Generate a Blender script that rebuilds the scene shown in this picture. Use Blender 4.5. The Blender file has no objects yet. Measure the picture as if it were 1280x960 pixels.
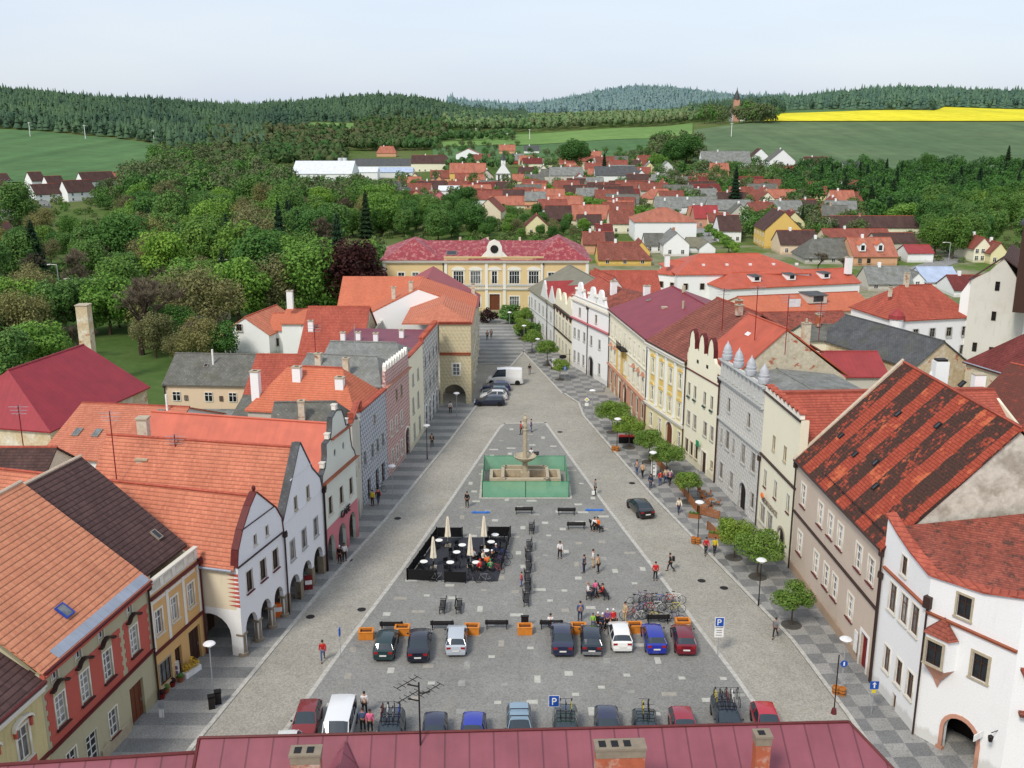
import bpy, math, random
import numpy as np
from mathutils import Vector as V, Matrix
from mathutils.geometry import tessellate_polygon
random.seed(7)
R=math.radians
sc=bpy.context.scene; COL=sc.collection
# ---------------------------------------------------------------- camera model (used to measure where things stand)
CF,CP,CH=1250.0,R(14.8),40.0
_c,_s=math.cos(CP),math.sin(CP)
def ray(px,py):
    u=(px-640)/CF; v=-(py-480)/CF
    return V((u,_c+v*_s,-_s+v*_c))
def G(px,py,z=0.0):
    d=ray(px,py); t=(z-CH)/d.z
    return V((d.x*t,d.y*t,z))
# ---------------------------------------------------------------- terrain
TC=[-600,0,160,320,480,640,800,960,1120,1280,1900]
TR=[(0,[0]*11),(330,[0]*11),(450,[0,0,0,0,0,1,1,1,1,1,1]),(600,[4,4,3,2,1,3,4,5,3,3,3]),(750,[12,13,10,5,3,6,9,10,8,8,8]),
(900,[22,24,19,10,6,10,15,21,20,20,20]),(1000,[30,32,26,15,10,14,20,30,30,30,30]),(1100,[36,38,32,20,16,19,25,38,38,38,38]),
(1300,[52,54,44,30,30,28,34,46,49,47,47]),(1500,[64,70,57,42,38,33,39,52,59,56,56]),(1800,[66,76,62,55,62,40,42,62,80,74,70]),
(2200,[60,66,55,60,84,50,52,68,88,78,70]),(2800,[50,50,50,50,78,62,90,78,80,70,60]),(3500,[50,50,50,60,70,68,134,95,70,70,60]),
(5000,[60,60,75,80,75,90,100,90,70,70,60]),(9000,[40]*11)]
TT=[(p-640)/1292 for p in TC]
def hgt(x,y):
    if y<330: return 0.0
    t=min(max(x/y,TT[0]),TT[-1]-1e-6); d=min(y,8999)
    for i in range(10):
        if t<=TT[i+1]: break
    a=(t-TT[i])/(TT[i+1]-TT[i]); a=a*a*(3-2*a)
    for j in range(len(TR)-1):
        if d<=TR[j+1][0]: break
    b=(d-TR[j][0])/(TR[j+1][0]-TR[j][0])
    r0,r1=TR[j][1],TR[j+1][1]
    return (r0[i]*(1-a)+r0[i+1]*a)*(1-b)+(r1[i]*(1-a)+r1[i+1]*a)*b
def GT(px,py,far=6000):
    d=ray(px,py); y=60.0; step=1.012
    while y<far:
        t=y/d.y
        if CH+d.z*t<=hgt(d.x*t,y): break
        y*=step
    t=y/d.y
    return V((d.x*t,y,hgt(d.x*t,y)))
def zcam(p): return p.y*_c+(CH-p.z)*_s
# ---------------------------------------------------------------- objects
def meta(o,label=None,cat=None,group=None,kind=None):
    if label: o['label']=label
    if cat: o['category']=cat
    if group: o['group']=group
    if kind: o['kind']=kind
    return o
def thing(name,label,cat,loc=(0,0,0),rz=0,group=None):
    o=bpy.data.objects.new(name,None); COL.objects.link(o); o.empty_display_size=.5
    o.location=loc; o.rotation_euler=(0,0,rz)
    return meta(o,label,cat,group)
def inst(name,me,parent=None,loc=(0,0,0),rz=0,sc_=None,mats=None):
    o=bpy.data.objects.new(name,me); COL.objects.link(o); o.parent=parent
    o.location=loc; o.rotation_euler=(0,0,rz)
    if sc_: o.scale=sc_ if isinstance(sc_,(tuple,list)) else (sc_,)*3
    if mats:
        for i,m in mats.items():
            o.material_slots[i].link='OBJECT'; o.material_slots[i].material=m
    return o
class MB:
    """collects faces, then becomes ONE mesh"""
    def __init__(s,M=None): s.v=[];s.f=[];s.mi=[];s.c=0;s.M=M
    def mat(s,i): s.c=i; return s
    def add(s,vs,fs):
        b=len(s.v); s.v+= [tuple(s.M@V(p)) for p in vs] if s.M else [tuple(p) for p in vs]
        for f in fs: s.f.append([b+i for i in f]); s.mi.append(s.c)
        return s
    def quad(s,*p): return s.add(p,[list(range(len(p)))])
    def box(s,x0,x1,y0,y1,z0,z1,rz=0,c=None):
        vs=[(x,y,z) for z in (z0,z1) for y in (y0,y1) for x in (x0,x1)]
        if rz:
            cx,cy=c or ((x0+x1)/2,(y0+y1)/2); ca,sa=math.cos(rz),math.sin(rz)
            vs=[(cx+(x-cx)*ca-(y-cy)*sa,cy+(x-cx)*sa+(y-cy)*ca,z) for x,y,z in vs]
        return s.add(vs,[(0,2,3,1),(4,5,7,6),(0,1,5,4),(2,6,7,3),(0,4,6,2),(1,3,7,5)])
    def prism(s,poly,dirv,cap=True):
        n=len(poly); a=[V(p) for p in poly]; b=[p+V(dirv) for p in a]
        fs=[(i,(i+1)%n,n+(i+1)%n,n+i) for i in range(n)]
        if cap: fs+=[tuple(range(n-1,-1,-1)),tuple(range(n,2*n))]
        return s.add(a+b,fs)
    def tube(s,p0,p1,r0,r1=None,n=8,cap=True):
        p0,p1=V(p0),V(p1); r1=r0 if r1 is None else r1
        d=(p1-p0); 
        if d.length<1e-6: return s
        d.normalize(); a=d.orthogonal().normalized(); b=d.cross(a)
        vs=[]
        for p,r in ((p0,r0),(p1,r1)):
            for k in range(n):
                t=2*math.pi*k/n; vs.append(p+a*(math.cos(t)*r)+b*(math.sin(t)*r))
        fs=[(k,(k+1)%n,n+(k+1)%n,n+k) for k in range(n)]
        if cap: fs+=[tuple(range(n-1,-1,-1)),tuple(range(n,2*n))]
        return s.add(vs,fs)
    def path(s,pts,r,n=6):
        for a,b in zip(pts,pts[1:]): s.tube(a,b,r,r,n)
        return s
    def lathe(s,prof,n=16,c=(0,0,0)):
        vs=[];m=len(prof)
        for r,z in prof:
            for k in range(n):
                t=2*math.pi*k/n; vs.append((c[0]+r*math.cos(t),c[1]+r*math.sin(t),c[2]+z))
        fs=[(i*n+k,i*n+(k+1)%n,(i+1)*n+(k+1)%n,(i+1)*n+k) for i in range(m-1) for k in range(n)]
        return s.add(vs,fs)
    def ball(s,c,rx,ry,rz,n=10,m=6):
        vs=[];
        for i in range(m+1):
            ph=math.pi*i/m
            for k in range(n):
                t=2*math.pi*k/n
                vs.append((c[0]+rx*math.sin(ph)*math.cos(t),c[1]+ry*math.sin(ph)*math.sin(t),c[2]-rz*math.cos(ph)))
        fs=[(i*n+k,i*n+(k+1)%n,(i+1)*n+(k+1)%n,(i+1)*n+k) for i in range(m) for k in range(n)]
        return s.add(vs,fs)
    def slab(s,poly,th):
        """planar polygon given from above, thickened downwards"""
        return s.prism([V(p) for p in poly],(0,0,-th))
    def mesh(s,name,mats,smooth=False,merge=False):
        me=bpy.data.meshes.new(name); me.from_pydata(s.v,[],s.f)
        for m in (mats if isinstance(mats,(list,tuple)) else [mats]): me.materials.append(m)
        if max(s.mi,default=0)>0: me.polygons.foreach_set('material_index',s.mi)
        if merge or smooth:
            import bmesh
            b=bmesh.new(); b.from_mesh(me); bmesh.ops.remove_doubles(b,verts=b.verts,dist=.0005); b.to_mesh(me); b.free()
        autouv(me)
        if smooth:
            me.polygons.foreach_set('use_smooth',[True]*len(me.polygons))
            if smooth!=2: me.set_sharp_from_angle(angle=R(smooth if smooth>2 else 40))
        me.update(); return me
    def build(s,name,mats,parent=None,smooth=False,loc=(0,0,0),rz=0,**k):
        return inst(name,s.mesh(name,mats,smooth),parent,loc,rz)
def autouv(me):
    n=len(me.loops)
    if n==0: return
    co=np.empty(len(me.vertices)*3,np.float32); me.vertices.foreach_get('co',co); co=co.reshape(-1,3)
    li=np.empty(n,np.int32); me.loops.foreach_get('vertex_index',li)
    nf=len(me.polygons); nr=np.empty(nf*3,np.float32); me.polygons.foreach_get('normal',nr); nr=nr.reshape(-1,3)
    lt=np.empty(nf,np.int32); me.polygons.foreach_get('loop_total',lt)
    fn=np.repeat(nr,lt,axis=0)[:n]
    fn=fn*np.where(fn[:,2:3]<-1e-4,-1,1)
    u=np.stack([-fn[:,1],fn[:,0],np.zeros(len(fn),np.float32)],1); l=np.linalg.norm(u,axis=1,keepdims=True)
    flat=(l[:,0]<.02); u=np.where(flat[:,None],np.array([[1,0,0]],np.float32),u/np.maximum(l,1e-6))
    v=np.cross(fn,u); p=co[li]
    uv=np.stack([(p*u).sum(1),(p*v).sum(1)],1).astype(np.float32)
    lay=me.uv_layers.new(name='UVMap'); lay.data.foreach_set('uv',uv.ravel())
# ---------------------------------------------------------------- materials
def lin(c):
    c=c/255.0
    return c/12.92 if c<=.04045 else ((c+.055)/1.055)**2.4
def C(r,g,b,k=1.0): return (lin(r)*k,lin(g)*k,lin(b)*k,1)
class NT:
    def __init__(s,name,rough=.85,spec=.2,metal=0):
        s.m=bpy.data.materials.new(name); s.m.use_nodes=True; s.t=s.m.node_tree; s.b=s.t.nodes['Principled BSDF']
        s.b.inputs['Roughness'].default_value=rough; s.b.inputs['Specular IOR Level'].default_value=spec; s.b.inputs['Metallic'].default_value=metal
    def n(s,typ,ins=None,**at):
        nd=s.t.nodes.new('ShaderNode'+typ)
        for k,v in at.items(): setattr(nd,k,v)
        for k,v in (ins or {}).items():
            i=nd.inputs[k]
            if isinstance(v,bpy.types.NodeSocket): s.t.links.new(v,i)
            else: i.default_value=v
        return nd
    def uv(s,sx=1,sy=1,rot=0):
        t=s.n('TexCoord'); mp=s.n('Mapping',{'Vector':t.outputs['UV'],'Scale':(sx,sy,1),'Rotation':(0,0,rot)}); return mp.outputs[0]
    def obj(s): return s.n('TexCoord').outputs['Object']
    def geo(s): return s.n('NewGeometry').outputs['Position']
    def noise(s,vec,scale,det=3,rough=.6): return s.n('TexNoise',{'Vector':vec,'Scale':scale,'Detail':det,'Roughness':rough}).outputs[0]
    def ramp(s,f,stops):
        r=s.n('ValToRGB',{'Fac':f}); e=r.color_ramp.elements
        while len(e)<len(stops): e.new(.5)
        for i,(p,c) in enumerate(stops): e[i].position=p; e[i].color=c if len(c)==4 else (*c,1)
        return r.outputs[0]
    def mix(s,f,a,b,typ='MIX'):
        m=s.n('Mix',data_type='RGBA',blend_type=typ)
        for k,v in ((0,f),(6,a),(7,b)):
            if isinstance(v,bpy.types.NodeSocket): s.t.links.new(v,m.inputs[k])
            else: m.inputs[k].default_value=v
        return m.outputs[2]
    def math(s,op,a,b=0,c=0):
        m=s.n('Math',operation=op)
        for k,v in enumerate((a,b,c)):
            if isinstance(v,bpy.types.NodeSocket): s.t.links.new(v,m.inputs[k])
            else: m.inputs[k].default_value=v
        return m.outputs[0]
    def xyz(s,vec): return s.n('SeparateXYZ',{'Vector':vec}).outputs
    def out(s,col,bump=None,bs=.3,dist=.02):
        if isinstance(col,bpy.types.NodeSocket): s.t.links.new(col,s.b.inputs['Base Color'])
        else: s.b.inputs['Base Color'].default_value=col
        if bump is not None:
            b=s.n('Bump',{'Height':bump,'Strength':bs,'Distance':dist}); s.t.links.new(b.outputs[0],s.b.inputs['Normal'])
        return s.m
g4=lambda v:(v,v,v,1)
def simple(name,col,rough=.6,metal=0,spec=.3,var=.12):
    a=NT(name,rough,spec,metal)
    nz=a.noise(a.obj(),3.0,2)
    return a.out(a.mix(1,col,a.ramp(nz,[(.3,g4(1-var)),(.7,g4(1+var))]),'MULTIPLY'))
def plaster(name,col,dirt=.22,dcol=None):
    a=NT(name,.92,.1); dirt*=.85; dcol=dcol or (col[0]*.55,col[1]*.53,col[2]*.48,1)
    u=a.uv(); n1=a.noise(u,.35,4); n2=a.noise(a.uv(1.6,.22),1.0,4,.7); n3=a.noise(u,9,3)
    c=a.mix(a.ramp(n2,[(.56,g4(0)),(.9,g4(min(1,dirt*2.6)))]),col,dcol)
    c=a.mix(a.ramp(n1,[(.5,g4(0)),(.9,g4(dirt*1.4))]),c,dcol)
    c=a.mix(1,c,a.ramp(n3,[(.25,g4(.93)),(.75,g4(1.05))]),'MULTIPLY')
    dm=a.math('ADD',a.math('MULTIPLY',a.xyz(u)[1],.5),a.math('MULTIPLY',n2,-.7)); c=a.mix(a.ramp(dm,[(0,g4(.5)),(.16,g4(0))]),c,dcol)
    return a.out(c,n3,.15,.01)
def oldwall(name,col,c2,brick=None,thr=.52):
    a=NT(name,.95,.1); u=a.uv(); n1=a.noise(u,.45,6,.65); n2=a.noise(u,2.5,4)
    c=a.mix(a.ramp(n1,[(thr-.08,g4(0)),(thr+.06,g4(1))]),col,c2)
    if brick:
        n3=a.noise(a.uv(1,1.6),.6,5); c=a.mix(a.ramp(n3,[(.6,g4(0)),(.66,g4(1))]),c,brick)
    c=a.mix(1,c,a.ramp(n2,[(.3,g4(.82)),(.7,g4(1.1))]),'MULTIPLY')
    return a.out(c,n2,.4,.03)
def soft(c,k=.80,d=.2):
    l=(c[0]+c[1]+c[2])/3; return tuple((v*(1-d)+l*d)*k for v in c[:3])+(1,)
def tile(name,c1,c2,row=.36,w=.24,moss=0,mcol=C(70,58,52),line=.45,big=.25,lcol=None):
    a=NT(name,.85,.15); u=a.uv(); c1=soft(c1); c2=soft(c2)
    br=a.n('TexBrick',{'Vector':u,'Color1':c1,'Color2':c2,'Mortar':tuple(x*(.45+.5*line) for x in c1[:3])+(1,),'Scale':1,'Mortar Size':.01,'Mortar Smooth':.4,'Bias':0,'Brick Width':w,'Row Height':row})
    c=br.outputs[0]
    y=a.xyz(u)[1]; fr=a.math('FRACT',a.math('DIVIDE',y,row))
    c=a.mix(1,c,a.ramp(fr,[(0,g4(line*.8)),(.12,g4(line)),(.22,g4(.96)),(.8,g4(1.05)),(1,g4(.96))]),'MULTIPLY')
    n1=a.noise(a.uv(1,.35),.5,4); n2=a.noise(u,.23,3)
    c=a.mix(1,c,a.ramp(n1,[(.3,g4(1-big)),(.7,g4(1+big*.6))]),'MULTIPLY')
    if moss>0:
        n3=a.noise(u,1.1,6,.7); n4=a.noise(u,7,3)
        f=a.math('ADD',a.math('MULTIPLY',n3,.7),a.math('MULTIPLY',n4,.3))
        c=a.mix(a.ramp(f,[(.62-moss*.3,g4(0)),(.70-moss*.3,g4(.85))]),c,mcol)
    nf=a.noise(u,6,2)
    c=a.mix(1,c,a.ramp(nf,[(.3,g4(.9)),(.7,g4(1.08))]),'MULTIPLY')
    return a.out(c,fr,.5,.05)
def patched(name):
    a=NT(name,.9,.12); u=a.uv(); x=a.xyz(u)
    base=a.n('TexBrick',{'Vector':u,'Color1':C(174,84,64),'Color2':C(152,68,52),'Mortar':C(100,46,36),'Scale':1,'Mortar Size':.012,'Brick Width':.2,'Row Height':.26}).outputs[0]
    og=a.mix(a.ramp(a.noise(a.uv(.45,.5),1.0,5),[(.57,g4(0)),(.62,g4(1))]),base,C(190,102,70))
    st=a.math('SINE',a.math('MULTIPLY',a.math('ADD',x[0],a.math('MULTIPLY',a.noise(a.uv(.3,.5),1.5,3),.35)),2*math.pi/4.1))
    st=a.ramp(a.math('ADD',a.math('MULTIPLY',st,.5),.5),[(.38,g4(0)),(.42,g4(1))])
    q=a.n('TexBrick',{'Vector':u,'Color1':g4(0),'Color2':g4(1),'Mortar':g4(.5),'Scale':1,'Mortar Size':.0,'Brick Width':.3,'Row Height':.26}).outputs[0]
    f=a.math('ADD',a.math('MULTIPLY',a.noise(a.uv(.5,.26),1.0,6,.8),.88),a.math('MULTIPLY',q,.12))
    m=a.mix(1,a.ramp(f,[(.40,g4(0)),(.47,g4(1))]),st,'MULTIPLY')
    moss=a.mix(a.ramp(a.noise(u,5,6,.8),[(.35,g4(0)),(.65,g4(1))]),C(50,42,40),C(92,64,54))
    c=a.mix(m,og,moss)
    fr=a.math('FRACT',a.math('DIVIDE',x[1],.26))
    c=a.mix(1,c,a.ramp(fr,[(0,g4(.6)),(.2,g4(1)),(1,g4(1))]),'MULTIPLY')
    c=a.mix(1,c,a.ramp(a.noise(u,9,2),[(.3,g4(.85)),(.7,g4(1.12))]),'MULTIPLY')
    return a.out(c,fr,.5,.05)
def sheet(name,col,seam=.6,chip=None,line=.72):
    a=NT(name,.5,.35); u=a.uv(); x=a.xyz(u)
    fr=a.math('FRACT',a.math('DIVIDE',x[0],seam)); n=a.noise(u,.5,4); n2=a.noise(a.uv(2,.15),1,3)
    c=a.mix(1,col,a.ramp(n,[(.3,g4(.86)),(.7,g4(1.12))]),'MULTIPLY')
    c=a.mix(1,c,a.ramp(n2,[(.3,g4(.93)),(.7,g4(1.05))]),'MULTIPLY')
    if seam<5: c=a.mix(1,c,a.ramp(fr,[(0,g4(line)),(.05,g4(line)),(.09,g4(1)),(1,g4(1))]),'MULTIPLY')
    if chip:
        c=a.mix(a.ramp(a.noise(a.uv(1,.8),1.1,6,.75),[(.52,g4(0)),(.57,g4(.8))]),c,chip)
    return a.out(c,fr,.3,.02)
def slate(name,col,spots=.6):
    a=NT(name,.9,.15); u=a.uv()
    b=a.n('TexBrick',{'Vector':a.uv(1,1,R(45)),'Color1':col,'Color2':tuple(x*.8 for x in col[:3])+(1,),'Mortar':tuple(x*.55 for x in col[:3])+(1,),'Scale':1,'Mortar Size':.012,'Brick Width':.32,'Row Height':.32}).outputs[0]
    c=a.mix(1,b,a.ramp(a.noise(u,.6,5),[(.3,g4(.72)),(.7,g4(1.2))]),'MULTIPLY')
    c=a.mix(a.ramp(a.noise(u,2.6,3,.8),[(.64,g4(0)),(.68,g4(spots))]),c,C(196,196,186))
    c=a.mix(a.ramp(a.noise(u,.35,3),[(.5,g4(0)),(.75,g4(.5))]),c,C(92,92,70))
    return a.out(c,b,.3,.02)
def blocks(name,c1,c2,c3,w=.45,h=.3,soft=0):
    """pyramid-like sgraffito blocks: diagonal split of each block in light and dark"""
    a=NT(name,.9,.1); u=a.uv(1/w,1/h); x=a.xyz(u)
    row=a.math('FLOOR',x[1]); off=a.math('MULTIPLY',a.math('MODULO',row,2.0),.5)
    fx=a.math('FRACT',a.math('ADD',x[0],off)); fy=a.math('FRACT',x[1])
    d=a.math('GREATER_THAN',a.math('ADD',fx,fy),1.0); e=a.math('GREATER_THAN',fx,fy)
    c=a.mix(d,c1,c2); c=a.mix(a.math('MULTIPLY',e,.5),c,c3)
    edge=a.math('MINIMUM',a.math('MINIMUM',fx,fy),a.math('SUBTRACT',1,a.math('MAXIMUM',fx,fy)))
    c=a.mix(a.math('LESS_THAN',edge,.07),c,c3)
    n=a.noise(a.uv(),.5,5); c=a.mix(a.ramp(n,[(.35,g4(0)),(.8,g4(.45+soft))]),c,tuple((p+q)/2 for p,q in zip(c1,c3)))
    c=a.mix(1,c,a.ramp(a.noise(a.uv(),3,4),[(.3,g4(.88)),(.7,g4(1.08))]),'MULTIPLY')
    return a.out(c)
def cobble(name,c1,c2,cell=.14,patch=.2,warm=None,row=False):
    a=NT(name,.9,.2); p=a.obj()
    vo=a.n('TexVoronoi',{'Vector':p,'Scale':1/cell}); gr=a.ramp(a.xyz(vo.outputs['Color'])[0],[(0,c1),(1,c2)])
    c=a.mix(1,gr,a.ramp(vo.outputs['Distance'],[(.35,g4(1.03)),(.75,g4(.8))]),'MULTIPLY')
    n=a.noise(p,.12,5,.65); c=a.mix(1,c,a.ramp(n,[(.3,g4(1-patch)),(.7,g4(1+patch))]),'MULTIPLY')
    n2=a.noise(p,.9,4,.7); c=a.mix(1,c,a.ramp(n2,[(.3,g4(1-patch*.6)),(.7,g4(1+patch*.6))]),'MULTIPLY')
    if warm: c=a.mix(a.ramp(a.noise(p,.3,5,.8),[(.55,g4(0)),(.75,g4(.5))]),c,warm)
    n5=a.noise(p,2.2,3,.8); c=a.mix(1,c,a.ramp(n5,[(.62,g4(1)),(.72,g4(.82))]),'MULTIPLY')
    return a.out(c,vo.outputs['Distance'],.25,.01)
def flags(name,ca,cb,cell,ox=0,check=True,rot=0):
    """pavement of big squares in two greys, each square of small setts"""
    a=NT(name,.9,.15); t=a.n('TexCoord'); mp=a.n('Mapping',{'Vector':t.outputs['Object'],'Location':(ox,0,0),'Rotation':(0,0,rot)}).outputs[0]; x=a.xyz(mp)
    fx=a.math('FLOOR',a.math('DIVIDE',x[0],cell)); fy=a.math('FLOOR',a.math('DIVIDE',x[1],cell))
    k=a.math('ADD',fx,fy) if check else fy
    ch=a.math('PINGPONG',k,1.0)
    wn=a.n('TexWhiteNoise',{'Vector':a.n('CombineXYZ',{'X':fx,'Y':fy,'Z':0.0}).outputs[0]},noise_dimensions='3D').outputs[0]
    f=a.math('ADD',a.math('MULTIPLY',ch,.75),a.math('MULTIPLY',wn,.25))
    c=a.mix(f,ca,cb)
    vo=a.n('TexVoronoi',{'Vector':t.outputs['Object'],'Scale':9}); c=a.mix(1,c,a.ramp(vo.outputs['Distance'],[(.3,g4(1.05)),(.8,g4(.75))]),'MULTIPLY')
    n=a.noise(t.outputs['Object'],.4,5,.7); c=a.mix(1,c,a.ramp(n,[(.3,g4(.85)),(.7,g4(1.14))]),'MULTIPLY')
    return a.out(c)
def glassmat(name,dark=C(38,44,48),curtain_col=C(150,155,155),p=.35):
    a=NT(name,.12,.6); oi=a.n('ObjectInfo').outputs['Random']
    f=a.ramp(oi,[(1-p-.02,g4(0)),(1-p,g4(.55))]); nz=a.noise(a.obj(),1.3,2)
    c=a.mix(f,dark,curtain_col); c=a.mix(1,c,a.ramp(nz,[(.35,g4(.55)),(.65,g4(1.2))]),'MULTIPLY')  # random panes take the curtain tone instead of the dark one
    return a.out(c)
def grass(name,c1,c2,sc1=.02,sc2=.4,rows=None):
    a=NT(name,.95,.05); p=a.geo(); n=a.noise(p,sc1,5,.65); n2=a.noise(p,sc2,4,.7)
    c=a.mix(a.ramp(n,[(.35,g4(0)),(.65,g4(1))]),c1,c2)
    c=a.mix(1,c,a.ramp(n2,[(.3,g4(.82)),(.7,g4(1.15))]),'MULTIPLY')
    if rows:
        mp=a.n('Mapping',{'Vector':p,'Rotation':(0,0,rows[0]),'Scale':(rows[1],rows[1]*.02,0)}).outputs[0]
        c=a.mix(1,c,a.ramp(a.noise(mp,1,3),[(.35,g4(.88)),(.65,g4(1.12))]),'MULTIPLY')
    return a.out(c)
def leafmat(name,c1,c2,scale=.5,trans=.25):
    a=NT(name,.6,.12); oi=a.n('ObjectInfo').outputs['Random']
    n=a.noise(a.obj(),scale,3); n2=a.noise(a.obj(),scale*5,2)
    c=a.mix(a.ramp(n,[(.32,g4(0)),(.68,g4(1))]),c1,c2)
    c=a.mix(1,c,a.ramp(n2,[(.3,g4(.72)),(.7,g4(1.25))]),'MULTIPLY')
    c=a.mix(1,c,a.ramp(oi,[(0,(.82,.85,.85,1)),(.5,(1,1,1,1)),(1,(1.22,1.12,.9,1))]),'MULTIPLY')
    m=a.out(c)
    tr=a.n('BsdfTranslucent',{'Color':c}); ad=a.n('MixShader',{0:trans,1:a.b.outputs[0],2:tr.outputs[0]})
    a.t.links.new(ad.outputs[0],a.t.nodes['Material Output'].inputs[0]); return m
# ================================================================ materials
M={}
def P(k,r,g,b,d=.22,**a): M[k]=plaster('plaster_'+k,C(r,g,b,.97),d,**a)
P('white',240,241,240,.1); P('bluewhite',238,238,240,.1); P('warmwhite',226,222,208,.2); P('cream',228,216,190,.2); P('lightcream',238,233,208,.14)
P('palewhite',222,226,214,.16); P('beige',206,190,174,.2); P('beigelow',196,172,150,.25); P('olive',186,180,150,.22); P('redpanel',194,100,88,.16)
P('ochre',216,170,110,.15); P('yellow',226,192,112,.15); P('pyellow',230,220,174,.15); P('ochrewall',222,180,122,.18); P('peach',226,204,176,.2); P('pink',206,128,136,.2)
P('grey',190,188,178,.25); P('greystone',168,160,144,.35); P('trim',236,232,220,.12); P('greytrim',196,198,196,.3); P('ltgrey',224,225,222,.2); P('churchwhite',214,212,204,.35)
P('schoolyellow',226,200,150,.15); P('dustpink',200,150,128,.25); P('salmonwall',214,168,132,.3); P('dirtyyellow',214,200,150,.4); P('offgrey',200,196,184,.3)
M['oldgrey']=oldwall('weathered_render',C(166,158,144),C(204,198,184),None,.5)
M['oldcream']=oldwall('stained_cream_render',C(206,196,172),C(186,176,150),C(178,110,84),.6)
M['oldbeige']=oldwall('patched_beige_render',C(204,186,152),C(222,214,196),C(184,120,88),.55)
M['sgrey']=blocks('blue_grey_pyramid_blocks',C(206,208,212),C(124,128,138),C(168,171,178),.62,.5)
M['sred']=blocks('red_pyramid_blocks',C(216,196,190),C(150,96,92),C(196,160,154),.55,.42)
M['sgrey2']=blocks('pale_grey_pyramid_blocks',C(214,212,204),C(176,175,170),C(198,196,190),.8,.4,.2)
M['sblack']=blocks('thin_grey_line_blocks',C(226,226,220),C(214,214,210),C(120,120,118),1.4,.62)
M['sbeige']=blocks('faded_beige_blocks',C(204,194,164),C(178,168,136),C(196,184,150),.55,.5,.3)
T=lambda k,a,b,**q: M.__setitem__(k,tile('tiles_'+k,C(*a),C(*b),**q))
T('orange',(240,150,100),(226,134,88),row=.42,line=.5,big=.14); T('orange2',(232,134,92),(216,118,80),row=.34,line=.62,big=.16)
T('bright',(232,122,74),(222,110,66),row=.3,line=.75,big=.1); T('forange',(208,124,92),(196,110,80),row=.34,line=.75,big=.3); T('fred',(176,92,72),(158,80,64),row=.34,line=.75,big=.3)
T('red',(206,92,62),(186,78,54),row=.34,line=.6,big=.22); T('brown',(108,78,74),(92,66,64),row=.42,line=.45,big=.16)
T('redbrown',(170,94,72),(146,76,62),row=.36,line=.55,big=.3,moss=.15); T('dark',(108,76,68),(88,64,60),row=.34,line=.6,big=.3,moss=.2)
T('oldred',(186,92,66),(160,74,56),row=.28,w=.2,line=.6,big=.3,moss=.35); T('darkred',(146,62,54),(124,52,48),row=.3,line=.65,big=.3,moss=.3,mcol=C(90,50,44))
T('mossyred',(176,74,56),(150,62,48),row=.3,line=.65,big=.3,moss=.75,mcol=C(92,60,52)); T('coping',(212,96,62),(190,80,54),row=.5,w=.25,line=.7)
M['patch']=patched('patched_old_tiles')
S=lambda k,c,**q: M.__setitem__(k,sheet('sheet_'+k,C(*c),**q))
S('crimson',(146,42,52),seam=.6,line=.85); S('maroon',(120,58,72),seam=.62,line=.66); S('salmon',(192,100,78),seam=99); S('salmon2',(180,86,62),seam=.5,line=.9)
S('school',(142,56,64),seam=.7,line=.85,chip=C(176,120,112)); S('fore',(132,74,84),seam=1.08,line=.55); S('metal',(150,158,172),seam=.7,line=.85); S('bluemetal',(170,184,206),seam=.8,line=.85)
S('rust',(126,60,52),seam=99); S('purple',(130,50,60),seam=.62,line=.7); S('reda',(150,56,56),seam=.6,line=.85); S('olivemetal',(120,116,96),seam=.6,line=.85); S('whitemetal',(214,218,222),seam=1,line=.9)
M['slate']=slate('mossy_fibre_slates',C(112,112,106)); M['slate2']=slate('grey_fibre_slates',C(136,138,134),.3); M['slated']=slate('dark_grey_slates',C(92,94,96),.2)
for k,c in dict(dark=(34,30,30),black=(22,22,24),wood=(110,62,40),darkwood=(66,44,36),gutter=(92,36,36),gutterb=(60,44,40),cornice=(96,38,40),stone=(176,164,140),stonedark=(134,122,104),
  white=(232,232,228),offwhite=(214,212,204),brownframe=(104,76,58),greyframe=(140,132,120),steel=(150,155,160),lampglass=(232,230,222),planter=(206,128,48),soil=(92,58,38),mortar=(196,178,156),
  skin=(196,142,112),hair=(52,38,30),hairb=(150,110,66),rubber=(26,26,28),chrome=(180,182,186),plate=(226,226,220),head=(206,214,220),tail=(150,30,32),signblue=(24,78,168),green=(40,140,90),red=(190,40,40),
  fencewood=(150,98,64),redcloth=(196,40,44),yellowc=(214,196,50),greencloth=(120,190,60),orangec=(232,110,36),pinkc=(226,110,150),blue=(40,70,160),jeans=(74,92,128),denim=(52,62,88),trous=(38,38,44),greyc=(120,122,126),whitec=(224,224,224),beigec=(196,172,136),
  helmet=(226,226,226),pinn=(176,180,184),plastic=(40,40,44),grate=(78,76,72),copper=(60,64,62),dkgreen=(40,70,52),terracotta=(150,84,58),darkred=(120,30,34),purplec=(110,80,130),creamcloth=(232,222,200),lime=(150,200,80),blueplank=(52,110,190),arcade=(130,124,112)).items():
    M['c_'+k]=simple('paint_'+k if k not in('skin','hair') else k,C(*c),.55)
M['c_chrome'].node_tree.nodes['Principled BSDF'].inputs['Metallic'].default_value=.8; M['c_chrome'].node_tree.nodes['Principled BSDF'].inputs['Roughness'].default_value=.3
M['glass']=glassmat('window_glass'); M['darkglass']=glassmat('dark_window_glass',C(30,34,38),C(60,64,68),.3); M['carglass']=NT('car_glass',.06,.8).out(C(40,52,60)); M['curtain']=glassmat('curtained_glass',C(110,110,112),C(196,196,192),.5)
M['brick']=oldwall('old_chimney_brick',C(170,96,70),C(196,190,176),C(206,120,76),.56)
M['chim']=oldwall('chimney_render',C(206,196,176),C(176,160,132),C(150,90,68),.6)
def carpaint(n,c): 
    a=NT('car_paint_'+n,.22,.6); a.b.inputs['Coat Weight'].default_value=.5; return a.out(C(*c))
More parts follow.
